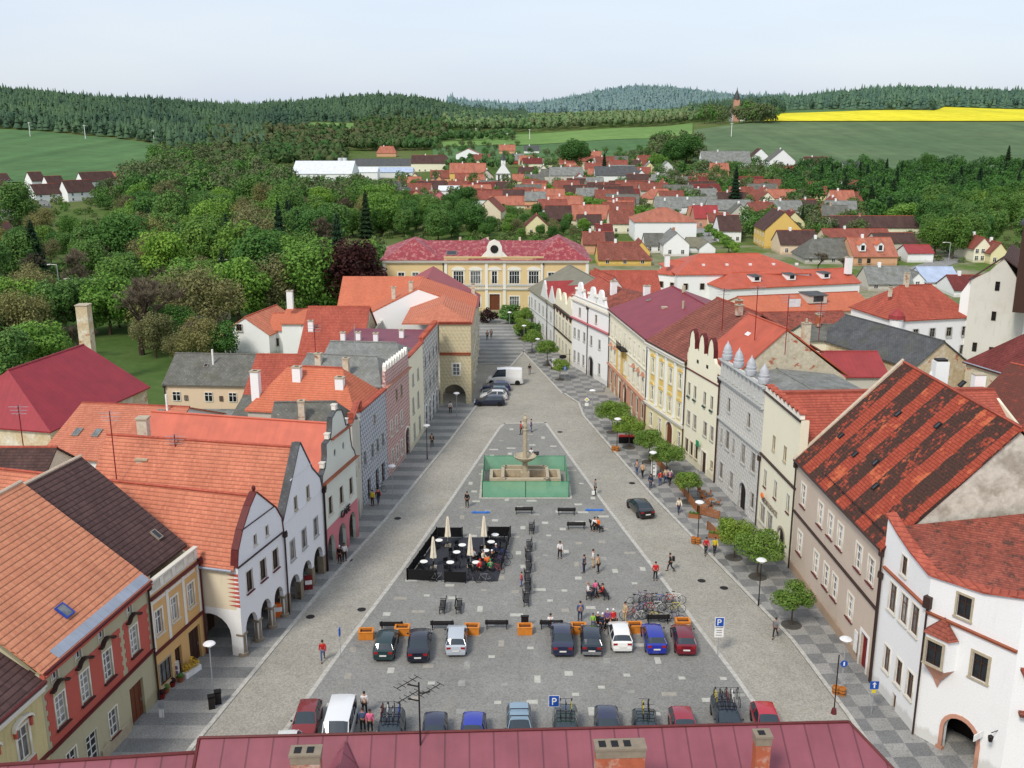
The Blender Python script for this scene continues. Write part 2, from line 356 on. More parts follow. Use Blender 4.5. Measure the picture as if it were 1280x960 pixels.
# ================================================================ terrain
gr=grass('meadow_and_gardens',C(74,100,44),C(104,110,70),.012,.25)
a=NT('town_ground',.95,.05); p=a.geo(); n=a.noise(p,.03,5,.7)
town=a.out(a.mix(1,a.mix(a.ramp(n,[(.42,g4(0)),(.6,g4(1))]),C(88,110,52),C(150,142,124)),a.ramp(a.noise(p,.5,4,.7),[(.3,g4(.8)),(.7,g4(1.15))]),'MULTIPLY'))
def polar(t0,t1,d0,d1,nt,nd,off=0.0,geo=True):
    b=MB()
    ds=[d0*(d1/d0)**(j/nd) if geo else d0+(d1-d0)*j/nd for j in range(nd+1)]
    vs=[]
    for d in ds:
        a0=t0(d) if callable(t0) else t0; a1=t1(d) if callable(t1) else t1
        for i in range(nt+1):
            t=a0+(a1-a0)*i/nt; o=off(d) if callable(off) else off
            vs.append((t*d,d,hgt(t*d,d)+o))
    fs=[(j*(nt+1)+i,j*(nt+1)+i+1,(j+1)*(nt+1)+i+1,(j+1)*(nt+1)+i) for j in range(nd) for i in range(nt)]
    b.add(vs,fs); return b
def strip(t0,t1,fd0,fd1,nt,nd,off):
    b=MB(); vs=[]
    for j in range(nd+1):
        for i in range(nt+1):
            t=t0+(t1-t0)*i/nt; d=fd0(t)+(fd1(t)-fd0(t))*j/nd
            vs.append((t*d,d,hgt(t*d,d)+off))
    return b.add(vs,[(j*(nt+1)+i,j*(nt+1)+i+1,(j+1)*(nt+1)+i+1,(j+1)*(nt+1)+i) for j in range(nd) for i in range(nt)])
meta(polar(-1.3,1.3,18,330,40,30,-.05).build('ground',town),kind='structure')
meta(polar(-.9,1.0,330,9000,220,150,-.05).build('terrain',gr,smooth=2),kind='structure')
def lerpf(pts):
    def f(t):
        for (a,x),(b,y) in zip(pts,pts[1:]):
            if t<=b: 
                k=max(0,min(1,(t-a)/(b-a))); return x+(y-x)*k
        return pts[-1][1]
    return f
pt=lambda px:(px-640)/1292
gf=grass('green_crop',C(88,118,76),C(78,108,70),.006,.05,rows=(R(-12),.05))
gf2=grass('young_crop',C(98,116,84),C(84,106,76),.006,.05,rows=(R(-6),.05))
lg=grass('light_meadow',C(118,146,84),C(98,130,72),.01,.1)
yf=grass('rapeseed_bloom',C(226,212,52),C(206,198,52),.01,.1,rows=(R(-6),.04))
br=grass('ploughed_earth',C(160,128,98),C(146,116,88),.01,.1)
fld=lambda n,m,b: meta(b.build(n,m,smooth=2),kind='structure')
fld('green_field',gf,strip(pt(-200),pt(262),lambda t:600,lerpf([(pt(-200),940),(pt(0),985),(pt(130),960),(pt(200),900),(pt(262),800)]),60,30,.6))
fld('green_field',gf2,strip(pt(868),pt(1700),lambda t:660,lambda t:1085,60,34,.6))
fld('rapeseed_field',yf,strip(pt(955),pt(1700),lambda t:1105,lerpf([(pt(955),1360),(pt(1170),1350),(pt(1175),1480),(pt(1280),1440),(pt(1700),1400)]),60,22,.7))
fld('green_field',gf,strip(pt(955),pt(1090),lerpf([(pt(955),1370),(pt(1090),1358)]),lerpf([(pt(955),1500),(pt(1010),1490),(pt(1090),1362)]),20,8,.7))
fld('green_field',gf,strip(pt(540),pt(866),lambda t:820,lambda t:1020,40,16,.6))
fld('light_green_meadow',lg,strip(pt(540),pt(866),lambda t:1025,lerpf([(pt(540),1090),(pt(640),1190),(pt(866),1240)]),40,12,.6))
fld('light_green_meadow',lg,strip(pt(385),pt(448),lambda t:1200,lambda t:1420,20,10,.6))
fld('ploughed_field',br,strip(pt(462),pt(556),lambda t:1420,lambda t:1560,20,8,.8))
# ================================================================ square
M['road']=cobble('worn_beige_setts',C(166,162,152),C(153,150,141),.13,.12,warm=C(156,147,124))
M['roadr']=cobble('worn_grey_setts',C(168,166,158),C(148,146,140),.13,.12)
M['island']=cobble('grey_setts',C(143,142,138),C(132,132,128),.13,.12,warm=C(140,134,120))
M['kerb']=simple('kerb_granite',C(178,176,168),.9,var=.2)
M['paveL']=flags('banded_pavement',C(126,127,125),C(158,157,152),1.5,check=False)
M['paveR']=flags('chequered_pavement',C(120,121,121),C(156,155,151),1.45,check=True,rot=R(-3))
def sheet_poly(name,px,mat,z,th=0,extra=None):
    pts=[G(*p,0) if len(p)==2 else V(p) for p in px]
    pts=[V((p.x,p.y,z)) for p in pts]; b=MB()
    tr=tessellate_polygon([[V((p.x,p.y,0)) for p in pts]]); b.add(pts,[list(t) for t in tr])
    if th:
        n=len(pts)
        b.add(pts+[p-V((0,0,th)) for p in pts],[(i,(i+1)%n,n+(i+1)%n,n+i) for i in range(n)])
    for q in b.f:
        pa,pb,pc=[V(b.v[i]) for i in q[:3]]
        if len(q)==3 and (pb-pa).cross(pc-pa).z<0: q.reverse()
    return meta(b.build(name,mat),kind='structure')
sheet_poly('road',[(-34,40,0),(38,40,0),(38,120,0),(30,150,0),(14,216,0),(-12,216,0),(-12,150,0),(-26,110,0)],M['road'],0)
kl=[(120,1085),(241,929),(319,835),(400,737),(480,650),(560,552),(596,505),(601,498)]; kr=[(704,492),(722,504),(728,520),(814,620),(988,800),(1057,893),(1120,985)]
KL=[G(*p) for p in kl]; KR=[G(*p) for p in kr]
HP=.07
sheet_poly('pavement',[tuple(p) for p in KL]+[(-16,134,0),(-22,110,0),(-26,84,0),(-30,66,0),(-36,45,0)],M['paveL'],HP,.1)
sheet_poly('pavement',[tuple(p) for p in KR]+[(36,50,0),(34,85,0),(30,110,0),(24,140,0),(12,145.5,0)],M['paveR'],HP,.1)
tri=[G(639,456),G(654,439),G(704,492)]
sheet_poly('pavement',[tuple(G(641,456)),tuple(G(654,439)),(2.2,209,0),(-8,209,0),(-9,164.5,0)],M['paveL'],HP,.1)
sheet_poly('pavement',[tuple(G(654.5,439)),tuple(G(704,492)),(14,146.5,0),(16,160,0),(6,209,0),(2.35,209,0)],M['paveR'],HP,.1)
ISL=[(345,925),(385,867),(430,804),(494,720),(560,627),(622,536),(629,529),(683,528),(760,633),(827,720),(920,842),(975,920)]
IP=[G(*p) for p in ISL]; IP=[V((-24,46,0))]+IP[0:]+[V((26,46,0))]
IP[0]=V((IP[1].x-(IP[2].x-IP[1].x)*1.2,46,0)); IP[-1]=V((IP[-2].x+2.5,46,0))
sheet_poly('island_paving',[tuple(p) for p in IP],M['island'],.012)
def ribbon(b,pts,w,z,h=.02,side=1):
    for p,q in zip(pts,pts[1:]):
        d=(q-p); d.z=0; L=d.length; d.normalize(); n=V((-d.y,d.x,0))*w
        k=max(1,int(L/1.2))
        for i in range(k):
            a=p+d*(L*i/k+.012); c=p+d*(L*(i+1)/k-.012)
            pl=[V((v.x,v.y,z)) for v in (a,c,c+n*side,a+n*side)]
            b.prism(pl,(0,0,h))
b=MB(); ribbon(b,IP[1:-1],.34,.0,.026,-1); meta(b.build('kerb_strip',M['kerb']),kind='structure')
b=MB(); ribbon(b,KL,.32,-.02,.105,-1); meta(b.build('kerb',M['kerb']),kind='structure')
b=MB(); ribbon(b,KR,.32,-.02,.105,1); meta(b.build('kerb',M['kerb']),kind='structure')
b=MB(); ribbon(b,[G(601,498),G(639,456),G(654,439),G(704,492)],.3,-.02,.1,-1); meta(b.build('kerb',M['kerb']),kind='structure')
# pale slabs let into the setts
def inside(x,y,poly):
    r=False; n=len(poly)
    for i in range(n):
        a,b_=poly[i],poly[i-1]
        if (a.y>y)!=(b_.y>y) and x<(b_.x-a.x)*(y-a.y)/(b_.y-a.y)+a.x: r=not r
    return r
rs=random.Random(3); b=MB(); used=[]
FTN=(-3.6,6.8,102.5,116)
for k in range(3000):
    x=rs.uniform(-20,20); y=rs.uniform(50,128)
    if not inside(x,y,IP) or not inside(x-.9,y,IP) or not inside(x+.9,y,IP) or (FTN[0]<x<FTN[1] and FTN[2]<y<FTN[3]): continue
    if any((x-u)**2+(y-v)**2<4.6 for u,v in used): continue
    used.append((x,y)); w,h=rs.choice([(.8,.5),(.5,.8),(.62,.62),(1.1,.5),(.5,.4),(.45,1.)]); 
    b.mat(rs.choice([0,0,0,1,2])); b.quad((x-w/2,y-h/2,.018),(x+w/2,y-h/2,.018),(x+w/2,y+h/2,.018),(x-w/2,y+h/2,.018))
    if len(used)>230: break
meta(b.build('paving_slabs',[simple('slab_pale',C(180,179,170),.9,var=.15),simple('slab_grey',C(148,148,142),.9,var=.15),simple('slab_warm',C(154,150,140),.9,var=.15)]),kind='structure')
b=MB()
for px,py in [(497,648),(790,604),(877,726),(620,497),(742,500),(905,650),(388,771),(1000,590),(740,497),(632,590),(1040,812),(700,540),(436,700),(905,735),(1030,700),(452,762)]:
    p=G(px,py); b.prism([V((p.x+.38*math.cos(t*.785),p.y+.38*math.sin(t*.785),.004 if True else 0)) for t in range(8)],(0,0,.012))
meta(b.build('drain_covers',M['c_dark']),kind='structure')
# lanes / streets beyond the square
M['asphalt']=cobble('asphalt_street',C(150,150,146),C(134,134,132),.3,.1)
M['parkroad']=cobble('park_path',C(150,146,136),C(134,130,122),.3,.15)
def lane(name,pts,w,mat,z=.03):
    P_=[GT(*p) for p in pts]; b=MB(); L=[]
    for i,p in enumerate(P_):
        d=(P_[min(i+1,len(P_)-1)]-P_[max(i-1,0)]); d.z=0; d.normalize(); n=V((-d.y,d.x,0))*w/2; L.append((p+n,p-n))
    for (a,c),(e,f) in zip(L,L[1:]): b.quad(*[V((q.x,q.y,hgt(q.x,q.y)+z)) for q in (a,c,f,e)])
    return meta(b.build(name,mat),kind='structure')
lane('street',[(832,312),(868,305),(893,300),(876,290),(862,280)],7,M['asphalt'])
lane('street',[(1130,345),(1165,334),(1200,322),(1235,318),(1290,318)],7,M['asphalt'])
sheet_poly('park_lawn',[(-37,112,0),(-190,112,0),(-190,325,0),(-30,325,0),(-28,190,0)],grass('park_grass',C(70,94,46),C(84,104,58),.05,.5),.005)
lane('path',[(142,372),(139,360),(133,350),(128,340)],5,M['parkroad'])
lane('path',[(60,395),(110,388),(150,378),(200,392),(260,402)],5,M['parkroad'])
lane('path',[(-20,372),(30,372),(80,382),(140,386)],7,M['parkroad'])
# ================================================================ camera, light, sky
cam=bpy.data.cameras.new('camera'); co=bpy.data.objects.new('camera',cam); COL.objects.link(co); sc.camera=co
cam.sensor_width=36; cam.lens=CF*36/1280; cam.clip_end=20000; cam.clip_start=.5
co.location=(0,0,CH); co.rotation_euler=(R(90)-CP,0,0)
w=bpy.data.worlds.new('World'); sc.world=w; w.use_nodes=True; nt=w.node_tree; bg=nt.nodes['Background']
sky=nt.nodes.new('ShaderNodeTexSky'); sky.sky_type='NISHITA'; sky.sun_disc=False; SE,SA=R(47),R(212)
sky.sun_elevation=SE; sky.sun_rotation=SA; sky.dust_density=3.2; sky.air_density=1.0; sky.ozone_density=1.2; sky.altitude=500
mx=nt.nodes.new('ShaderNodeMix'); mx.data_type='RGBA'; mx.inputs[0].default_value=.62; mx.inputs[7].default_value=(7.7,8.25,9.25,1)
nt.links.new(sky.outputs[0],mx.inputs[6])
tc=nt.nodes.new('ShaderNodeTexCoord'); mp=nt.nodes.new('ShaderNodeMapping'); mp.inputs['Scale'].default_value=(1,1,5); nz=nt.nodes.new('ShaderNodeTexNoise'); nz.inputs['Scale'].default_value=2.2; nz.inputs['Detail'].default_value=5
rr=nt.nodes.new('ShaderNodeValToRGB'); rr.color_ramp.elements[0].position=.35; rr.color_ramp.elements[0].color=(.93,.96,1.0,1); rr.color_ramp.elements[1].position=.7; rr.color_ramp.elements[1].color=(1.04,1.03,1.0,1)
m2=nt.nodes.new('ShaderNodeMix'); m2.data_type='RGBA'; m2.blend_type='MULTIPLY'; m2.inputs[0].default_value=1
for a_,b_ in ((tc.outputs['Generated'],mp.inputs[0]),(mp.outputs[0],nz.inputs['Vector']),(nz.outputs[0],rr.inputs[0]),(mx.outputs[2],m2.inputs[6]),(rr.outputs[0],m2.inputs[7]),(m2.outputs[2],bg.inputs[0])): nt.links.new(a_,b_); bg.inputs[1].default_value=.128
sun=bpy.data.lights.new('sun','SUN'); sun.energy=2.5; sun.angle=R(12); sun.color=(1,.93,.82)
so=bpy.data.objects.new('sun',sun); COL.objects.link(so)
so.rotation_euler=(R(90)-SE,0,math.pi-SA); so.location=(0,0,200)
sc.view_settings.view_transform='Standard'; sc.view_settings.look='None'; sc.view_settings.exposure=0; sc.view_settings.gamma=1
# ================================================================ windows and facades
_wc={}
def winmesh(w,h,st='std',arch=0,mull=1,tr=1,trim=.12,sill=True,fw=.06,deep=.14):
    """frame + pane for an opening of w x h, origin at the middle of its sill line, facade plane y=0, inside is +y"""
    key=(round(w,2),round(h,2),st,arch,mull,tr,trim,sill)
    if key in _wc: return _wc[key]
    b=MB(); y0,y1=deep-.05,deep+.03
    b.box(-w/2,-w/2+fw,y0,y1,0,h).box(w/2-fw,w/2,y0,y1,0,h).box(-w/2+fw,w/2-fw,y0,y1,0,fw).box(-w/2+fw,w/2-fw,y0,y1,h-fw,h)
    for i in range(mull):
        x=-w/2+w*(i+1)/(mull+1); b.box(x-fw*.6,x+fw*.6,y0+.005,y1,fw,h-fw)
    for i in range(tr):
        z=h*(.66 if tr==1 else (i+1)/(tr+1)); b.box(-w/2+fw,w/2-fw,y0+.01,y1-.004,z-fw*.45,z+fw*.45)
    b.mat(1)
    if trim:
        t=trim; b.box(-w/2-t,-w/2,-.05,.02,-.02,h).box(w/2,w/2+t,-.05,.02,-.02,h).box(-w/2-t,w/2+t,-.055,.02,h,h+t)
    if sill: b.mat(2 if sill==2 else 1).box(-w/2-trim-.04,w/2+trim+.04,-.14,.03,-.1,-.02)
    FR={'std':'c_white','brown':'c_brownframe','grey':'c_greyframe','dark':'c_darkwood'}
    TR_={'std':'trim','brown':'trim','grey':'greytrim','dark':'c_stone'}
    fm=b.mesh('window',[M[FR.get(st,'c_white')],M[TR_.get(st,'trim')],M['c_cornice']])
    p=MB(); p.quad((-w/2,deep,0),(w/2,deep,0),(w/2,deep,h),(-w/2,deep,h)); pm=p.mesh('pane',M['glass'])
    _wc[key]=(fm,pm); return fm,pm
def arcpts(x0,x1,zs,rise,n=10,pointed=False):
    cx=(x0+x1)/2; r=(x1-x0)/2; o=[]
    for i in range(n+1):
        t=math.pi*(1-i/n); k=math.sin(t)
        if pointed: k=k**.8
        o.append((cx+r*math.cos(t),zs+rise*k))
    return o
class Row:
    def __init__(s,name,label,O,E,cat='house',group=None,z=0,rz=None):
        O=V(O);E=V(E); s.L=(E-O).length; s.rz=math.atan2(E.y-O.y,E.x-O.x); s.O=O
        s.root=thing(name,label,cat,(O.x,O.y,z),s.rz,group); s.holes=[]; s.M=Matrix.Translation(V((O.x,O.y,z)))@Matrix.Rotation(s.rz,4,'Z'); s.Mi=s.M.inverted()
    def loc(s,px,py,plane='y',v=0):
        """pixel -> local point on the plane y=v (or x=v / z=v)"""
        o=s.Mi@V((0,0,CH)); d=(s.Mi.to_3x3()@ray(px,py)); k={'x':0,'y':1,'z':2}[plane]; t=(v-o[k])/d[k]; return o+d*t
    def win(s,xs,z,w,h,st='std',pane=None,hole=True,label=None,y=0,**k):
        if not isinstance(xs,(list,tuple)): xs=[xs]
        for x in xs:
            if hole: s.holes.append([(x-w/2,z),(x+w/2,z),(x+w/2,z+h),(x-w/2,z+h)])
            f,p=winmesh(w,h,st,**k)
            o=inst('window',f,s.root,(x,y,z)); inst('pane',p,o,mats={0:M[pane]} if pane else None)
            if label: o['label']=label
        return s
    def swin(s,side,us,z,w,h,D=10,st='std',pane=None,**k):
        """windows on a side wall without cutting it: set proud of the plaster"""
        for u in (us if isinstance(us,(list,tuple)) else [us]):
            f,p=winmesh(w,h,st,deep=-.0,**k) if False else winmesh(w,h,st,**k)
            if side=='l': o=inst('window',f,s.root,(-.1,u,z),R(-90))
            elif side=='r': o=inst('window',f,s.root,(s.L+.1,u,z),R(90))
            else: o=inst('window',f,s.root,(u,D+.1,z),R(180))
            o.location=o.location; inst('pane',p,o,mats={0:M[pane]} if pane else None)
            # push out so that frame and pane stand in front of the wall
            o.location+= {'l':V((-.07,0,0)),'r':V((.07,0,0)),'b':V((0,.07,0))}[side]
    def door(s,x,w,h,mat='c_darkwood',arch=0,name='door',z=0,surround=None,cut=True):
        pts=[(x-w/2,z),(x-w/2,z+h)] if not arch else [(x-w/2,z)]+arcpts(x-w/2,x+w/2,z+h-arch,arch)
        if not arch: pts+=[(x+w/2,z+h)]
        elif pts[-1][0]<x+w/2-.01: pts+=[(x+w/2,z+h-arch)]
        if cut: s.notch.append((x-w/2,x+w/2,pts[1:] ))
        b=MB(); q=[(p[0],.2,p[1]) for p in pts]+[(x+w/2,.2,z)]
        b.prism(q,(0,.06,0)); 
        for i in range(-1,2): b.box(x+i*w*.3-.02,x+i*w*.3+.02,.17,.2,z+.1,z+h-arch-.05)
        d=b.build(name,M[mat],s.root)
        k=MB(); k.box(x+w*.32,x+w*.36,.1,.17,z+h*.42,z+h*.5); k.build('handle',M['c_chrome'],d)
        if surround:
            b=MB(); t=.2
            out=[(p[0],p[1]) for p in pts]+[(x+w/2,z)]
            cx=x; o2=[]
            for (a,c) in out:
                dx=a-cx; o2.append((a+(t if dx>0 else -t) if abs(dx)>w*.45 else a+dx*.2,c+(t if c>z+.01 else 0)))
            for i in range(len(out)-1):
                p,q_,r_,u=out[i],out[i+1],o2[i+1],o2[i]
                b.prism([(p[0],-.06,p[1]),(q_[0],-.06,q_[1]),(r_[0],-.06,r_[1]),(u[0],-.06,u[1])],(0,.1,0))
            b.build('door_surround',M[surround],s.root)
        return s
    notch=None
    def front(s,top,mat,arches=(),th=.35,name='wall',z0=0,x0=0,x1=None,extra=None):
        """top: profile from right to left; arches: (x0,x1,spring,rise)"""
        x1=s.L if x1 is None else x1
        ns=[(a,b_,arcpts(a,b_,zs,ri)) for a,b_,zs,ri in arches]+list(s.notch or []); ns.sort()
        out=[(x0,z0)]
        for a,b_,pp in ns:
            out.append((a,z0)); 
            if pp[0][1]>z0+.01 and abs(pp[0][0]-a)<1e-3 or True: out+=list(pp)
            out.append((b_,z0))
        out+=[(x1,z0)]+list(top)
        cl=[]
        for p in out:
            if not cl or (abs(p[0]-cl[-1][0])+abs(p[1]-cl[-1][1]))>1e-3: cl.append(p)
        loops=[cl]+s.holes
        flat=[p for l in loops for p in l]; tr=tessellate_polygon([[V((p[0],p[1],0)) for p in l] for l in loops])
        b=MB(); n=len(flat)
        vs=[(p[0],0,p[1]) for p in flat]+[(p[0],th,p[1]) for p in flat]
        fs=[]
        for t in tr:
            a,b1,c=[V(flat[i]) for i in t]; ar=(b1.x-a.x)*(c.y-a.y)-(c.x-a.x)*(b1.y-a.y)
            t=tuple(t) if ar>0 else tuple(reversed(t)); fs.append(t); fs.append(tuple(n+i for i in reversed(t)))
        k=0
        for l in loops:
            for i in range(len(l)): a,c=k+i,k+(i+1)%len(l); fs.append((a,n+a,n+c,c))
            k+=len(l)
        b.add(vs,fs); o=b.build(name,M[mat],s.root); s.wall=o; return o
    def shell(s,D,ze,mat,yr=None,zr=None,kind='para',xr=None,name='side_wall',left=True,right=True,back=True,y0=.35,zb=None,matl=None):
        """side and back walls; para: ridge along x at depth yr; perp: ridge along y at xr"""
        L=s.L; zb=ze if zb is None else zb
        def pl(x,m,nm):
            p=[(x,y0,0),(x,D,0),(x,D,zb)]+([(x,yr,zr)] if kind=='para' and yr else [])+[(x,y0,ze)]
            b=MB(); b.prism(p,(.25 if x<L/2 else -.25,0,0)); b.build(nm,M[m],s.root)
        if left: pl(0.0,matl or mat,name)
        if right: pl(L,mat,name)
        if back:
            b=MB(); p=[(.25,D,0),(L-.25,D,0),(L-.25,D,zb)]+([(xr,D,zr)] if kind=='perp' else [])+[(.25,D,zb)]; b.prism(p,(0,-.25,0)); b.build('back_wall',M[mat],s.root)
    def roof_para(s,D,ze,zr,yr,mat,ov=.35,y0=-.35,zb=None,x0=-.12,x1=None,th=.18,ridge=True,hl=0,hr=0):
        L=s.L if x1 is None else x1; L+=.12 if x1 is None else 0; zb=ze if zb is None else zb
        k=(zr-ze)/(yr-y0) if yr!=y0 else 0; b=MB(); b.slab([(x0,y0,ze),(L,y0,ze),(L-hr,yr,zr),(x0+hl,yr,zr)],th)
        if D>yr: 
            b.slab([(L-hr,yr,zr),(L,D+ov,zb),(x0,D+ov,zb),(x0+hl,yr,zr)],th)
            if hl: b.slab([(x0,y0,ze),(x0+hl,yr,zr),(x0,D+ov,zb)],th)
            if hr: b.slab([(L,y0,ze),(L,D+ov,zb),(L-hr,yr,zr)],th)
        r=b.build('roof',M[mat],s.root); s.roof=r
        if ridge:
            c=MB(); c.tube((x0+hl,yr,zr+.02),(L-hr,yr,zr+.02),.13,n=6); 
            if hl: c.tube((x0,y0,ze),(x0+hl,yr,zr+.02),.11,n=6)
            if hr: c.tube((L,y0,ze),(L-hr,yr,zr+.02),.11,n=6)
            c.build('ridge_tiles',M[mat if mat.startswith('sheet') else 'coping'] if ridge is True else M[ridge],r)
        return r
    def roof_perp(s,D,ze,zr,xr,mat,y0=.0,ov=.25,th=.18,ridge=True,zel=None,zer=None,hb=0,hf=0):
        L=s.L; zel=ze if zel is None else zel; zer=ze if zer is None else zer; b=MB()
        b.slab([(-ov,y0,zel),(xr,y0+hf,zr),(xr,D-hb,zr),(-ov,D+ov,zel)],th); b.slab([(xr,y0+hf,zr),(L+ov,y0,zer),(L+ov,D+ov,zer),(xr,D-hb,zr)],th)
        if hf: b.slab([(-ov,y0,zel),(L+ov,y0,zer),(xr,y0+hf,zr)],th)
        if hb: b.slab([(-ov,D+ov,zel),(xr,D-hb,zr),(L+ov,D+ov,zer)],th)
        r=b.build('roof',M[mat],s.root); s.roof=r
        if ridge:
            c=MB(); c.tube((xr,y0+hf,zr+.02),(xr,D-hb,zr+.02),.13,n=6); c.build('ridge_tiles',M['coping'] if ridge is True else M[ridge],r)
        return r
    def band(s,x0,x1,z,h,d=.12,mat='trim',name='cornice',y=0):
        b=MB(); b.box(x0,x1,y-d,y-.003,z,z+h); b.box(x0-.0,x1+.0,y-d*1.5,y-.002,z+h+.003,z+h*1.35); return b.build(name,M[mat],s.root)
    def gutter(s,x0,x1,z,y=-.42,mat='c_gutter'):
        b=MB(); b.tube((x0,y,z),(x1,y,z),.09,n=6); return b.build('gutter',M[mat],s.root)
    def pipe(s,x,z,y=-.14,mat='c_gutterb',z0=0):
        b=MB(); b.tube((x,y,z0),(x,y,z-.3),.07,n=6); b.tube((x,y,z-.3),(x,y-.2,z),.07,n=6); b.box(x-.16,x+.16,y-.2,y+.1,z-.55,z-.15); return b.build('downpipe',M[mat],s.root)
    def chim(s,x,y,z,h,w=.6,d=.6,mat='chim',cap=True,pots=0):
        r=MB(); r.box(x-w/2,x+w/2,y-d/2,y+d/2,z,z+h); 
        if cap: r.mat(1).box(x-w/2-.07,x+w/2+.07,y-d/2-.07,y+d/2+.07,z+h+.002,z+h+.14); r.mat(2).box(x-w/4,x+w/4,y-d/4,y+d/4,z+h+.142,z+h+.16)
        for i in range(pots): r.mat(1).tube((x-w/2+w*(i+.5)/pots,y,z+h+.14),(x-w/2+w*(i+.5)/pots,y,z+h+.6),.12,n=8)
        return r.build('chimney',[M[mat],M['c_stone'],M['c_black']],s.roof if hasattr(s,'roof') else s.root)
    def sky(s,p,nrm_run,rise,w=.7,h=1.1,mat='darkglass',fr='c_greyframe'):
        """roof window on a slope rising with +y (run, rise) at local point p on the slope"""
        a=math.atan2(rise,nrm_run); Mx=Matrix.Translation(V(p))@Matrix.Rotation(a,4,'X')
        b=MB(Mx); t=.08; b.box(-w/2,w/2,0,t,-.02,.12).box(-w/2,w/2,h-t,h,-.02,.12).box(-w/2,-w/2+t,t,h-t,-.02,.12).box(w/2-t,w/2,t,h-t,-.02,.12)
        o=b.build('skylight',M[fr],s.roof); g=MB(Mx); g.box(-w/2+t,w/2-t,t,h-t,-.0,.09); g.build('pane',M[mat],o); return o
    def arcade(s,x0,x1,depth,z,mat='arcade',left=True):
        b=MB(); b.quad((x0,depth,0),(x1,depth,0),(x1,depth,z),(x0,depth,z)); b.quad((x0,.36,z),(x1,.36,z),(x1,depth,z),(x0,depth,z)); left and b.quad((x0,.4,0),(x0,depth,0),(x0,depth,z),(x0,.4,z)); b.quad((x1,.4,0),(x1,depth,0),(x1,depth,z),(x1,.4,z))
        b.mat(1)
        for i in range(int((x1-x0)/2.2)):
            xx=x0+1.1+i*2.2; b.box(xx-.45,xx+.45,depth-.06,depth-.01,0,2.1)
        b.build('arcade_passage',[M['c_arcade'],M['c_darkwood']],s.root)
def P2(px): return G(*px,0)
def text(s,body,size,mat,parent,loc,rot,name='lettering',ext=.02,align='CENTER'):
    cu=bpy.data.curves.new(name,'FONT'); cu.body=body; cu.size=size; cu.extrude=ext; cu.align_x=align
    o=bpy.data.objects.new('tmp',cu); COL.objects.link(o); dg=bpy.context.evaluated_depsgraph_get(); me=bpy.data.meshes.new_from_object(o.evaluated_get(dg)); me.name=name
    bpy.data.objects.remove(o); me.materials.clear(); me.materials.append(mat); 
    q=inst(name,me,parent,loc); q.rotation_euler=rot; return q
GRP_L='burgher houses along the left side of the square'; GRP_R='burgher houses along the right side of the square'
# ---------------------------------------------------------------- left row, nearest first
OL1=V((-26.3,56.5,0)); uL1=(V((-25.2,63.1,0))-OL1).normalized(); A1=OL1-uL1*5.3; B1=V((-25.2,63.1,0))
h=Row('house','ornate cream house with moulded window hoods at the near left edge',A1-uL1*9,A1-uL1*.02,group=GRP_L); h.notch=[]
h.win([1.6,4.2,7.0],5.0,1.0,2.1,tr=1,trim=.16,pane='curtain'); h.win([1.6,4.2,7],1.2,1.0,1.9,trim=.14)
h.front([(h.L,8.6),(0,8.6)],'dirtyyellow'); h.shell(11,8.6,'dirtyyellow',yr=6,zr=12.6)
h.roof_para(11,8.75,12.8,6,'brown',ridge='c_mortar'); h.band(0,h.L,8.2,.3,.3,'trim'); h.gutter(0,h.L,8.8); h.band(0,h.L,4.0,.16,.14,'c_cornice')
for x in (1.6,4.2,7.0):
    b=MB(); 
    for i in range(8):
        t0,t1=math.pi*i/8,math.pi*(i+1)/8
        b.prism([(x-.85*math.cos(t0),-.28,7.2+.42*math.sin(t0)),(x-.85*math.cos(t1),-.28,7.2+.42*math.sin(t1)),(x-.85*math.cos(t1),-.28,7.36+.42*math.sin(t1)),(x-.85*math.cos(t0),-.28,7.36+.42*math.sin(t0))],(0,.26,0))
    b.mat(1).box(x-.8,x+.8,-.1,-.004,4.3,4.85); b.box(x-.75,x-.6,-.2,-.004,6.8,7.3); b.box(x+.6,x+.75,-.2,-.004,6.8,7.3); b.build('window_hood',[M['trim'],M['redpanel']],h.root)
b=MB(); b.box(0,h.L,-.1,0.0,8.9,9.1); 
h=Row('house','grey-green house with red window panels and a brown timber gate',A1,B1,group=GRP_L); h.notch=[]
X=[1.5,4.05,6.6,9.85]
h.win(X,5.0,.95,2.0,tr=3,trim=.1,sill=2,pane='curtain'); h.win([1.3,3.7,6.2,9.6],8.05,.62,.62,tr=0,trim=.08,sill=False)
h.win([1.9],1.0,1.0,1.9,tr=2,trim=.08); h.win([6.5],.9,1.0,1.9,tr=2,trim=.08,sill=2,pane='curtain')
h.notch.append((3.4,4.6,[(3.4,2.7),(4.6,2.7)])); h.win([4.0],0.02,1.2,2.66,tr=4,trim=.02,sill=False,hole=False,mull=1)
h.door(9.5,1.7,2.9,'c_wood',name='gate')
h.front([(h.L,9.15),(0,9.15)],'olive'); h.shell(14,9.15,'olive',yr=8.4,zr=15.6)
h.roof_para(15,9.35,16.0,8.6,'orange',ridge='c_mortar'); h.gutter(0,h.L,9.3); h.band(0,h.L,8.85,.2,.32,'redpanel','eaves_board'); h.band(0,h.L,3.98,.14,.16,'c_cornice')
def quoined(b,x0,x1,z0,z1,y=-.03,seed=0,t=.16):
    k=int((z1-z0)/.28); 
    pts=[(x0,z0)]
    b.box(x0+t,x1-t,y,-.004,z0,z1)
    for i in range(k):
        za=z0+(z1-z0)*i/k; zb=z0+(z1-z0)*(i+1)/k
        if i%2: b.box(x0,x0+t,y,-.004,za,zb); b.box(x1-t,x1,y,-.004,za,zb)
b=MB(); 
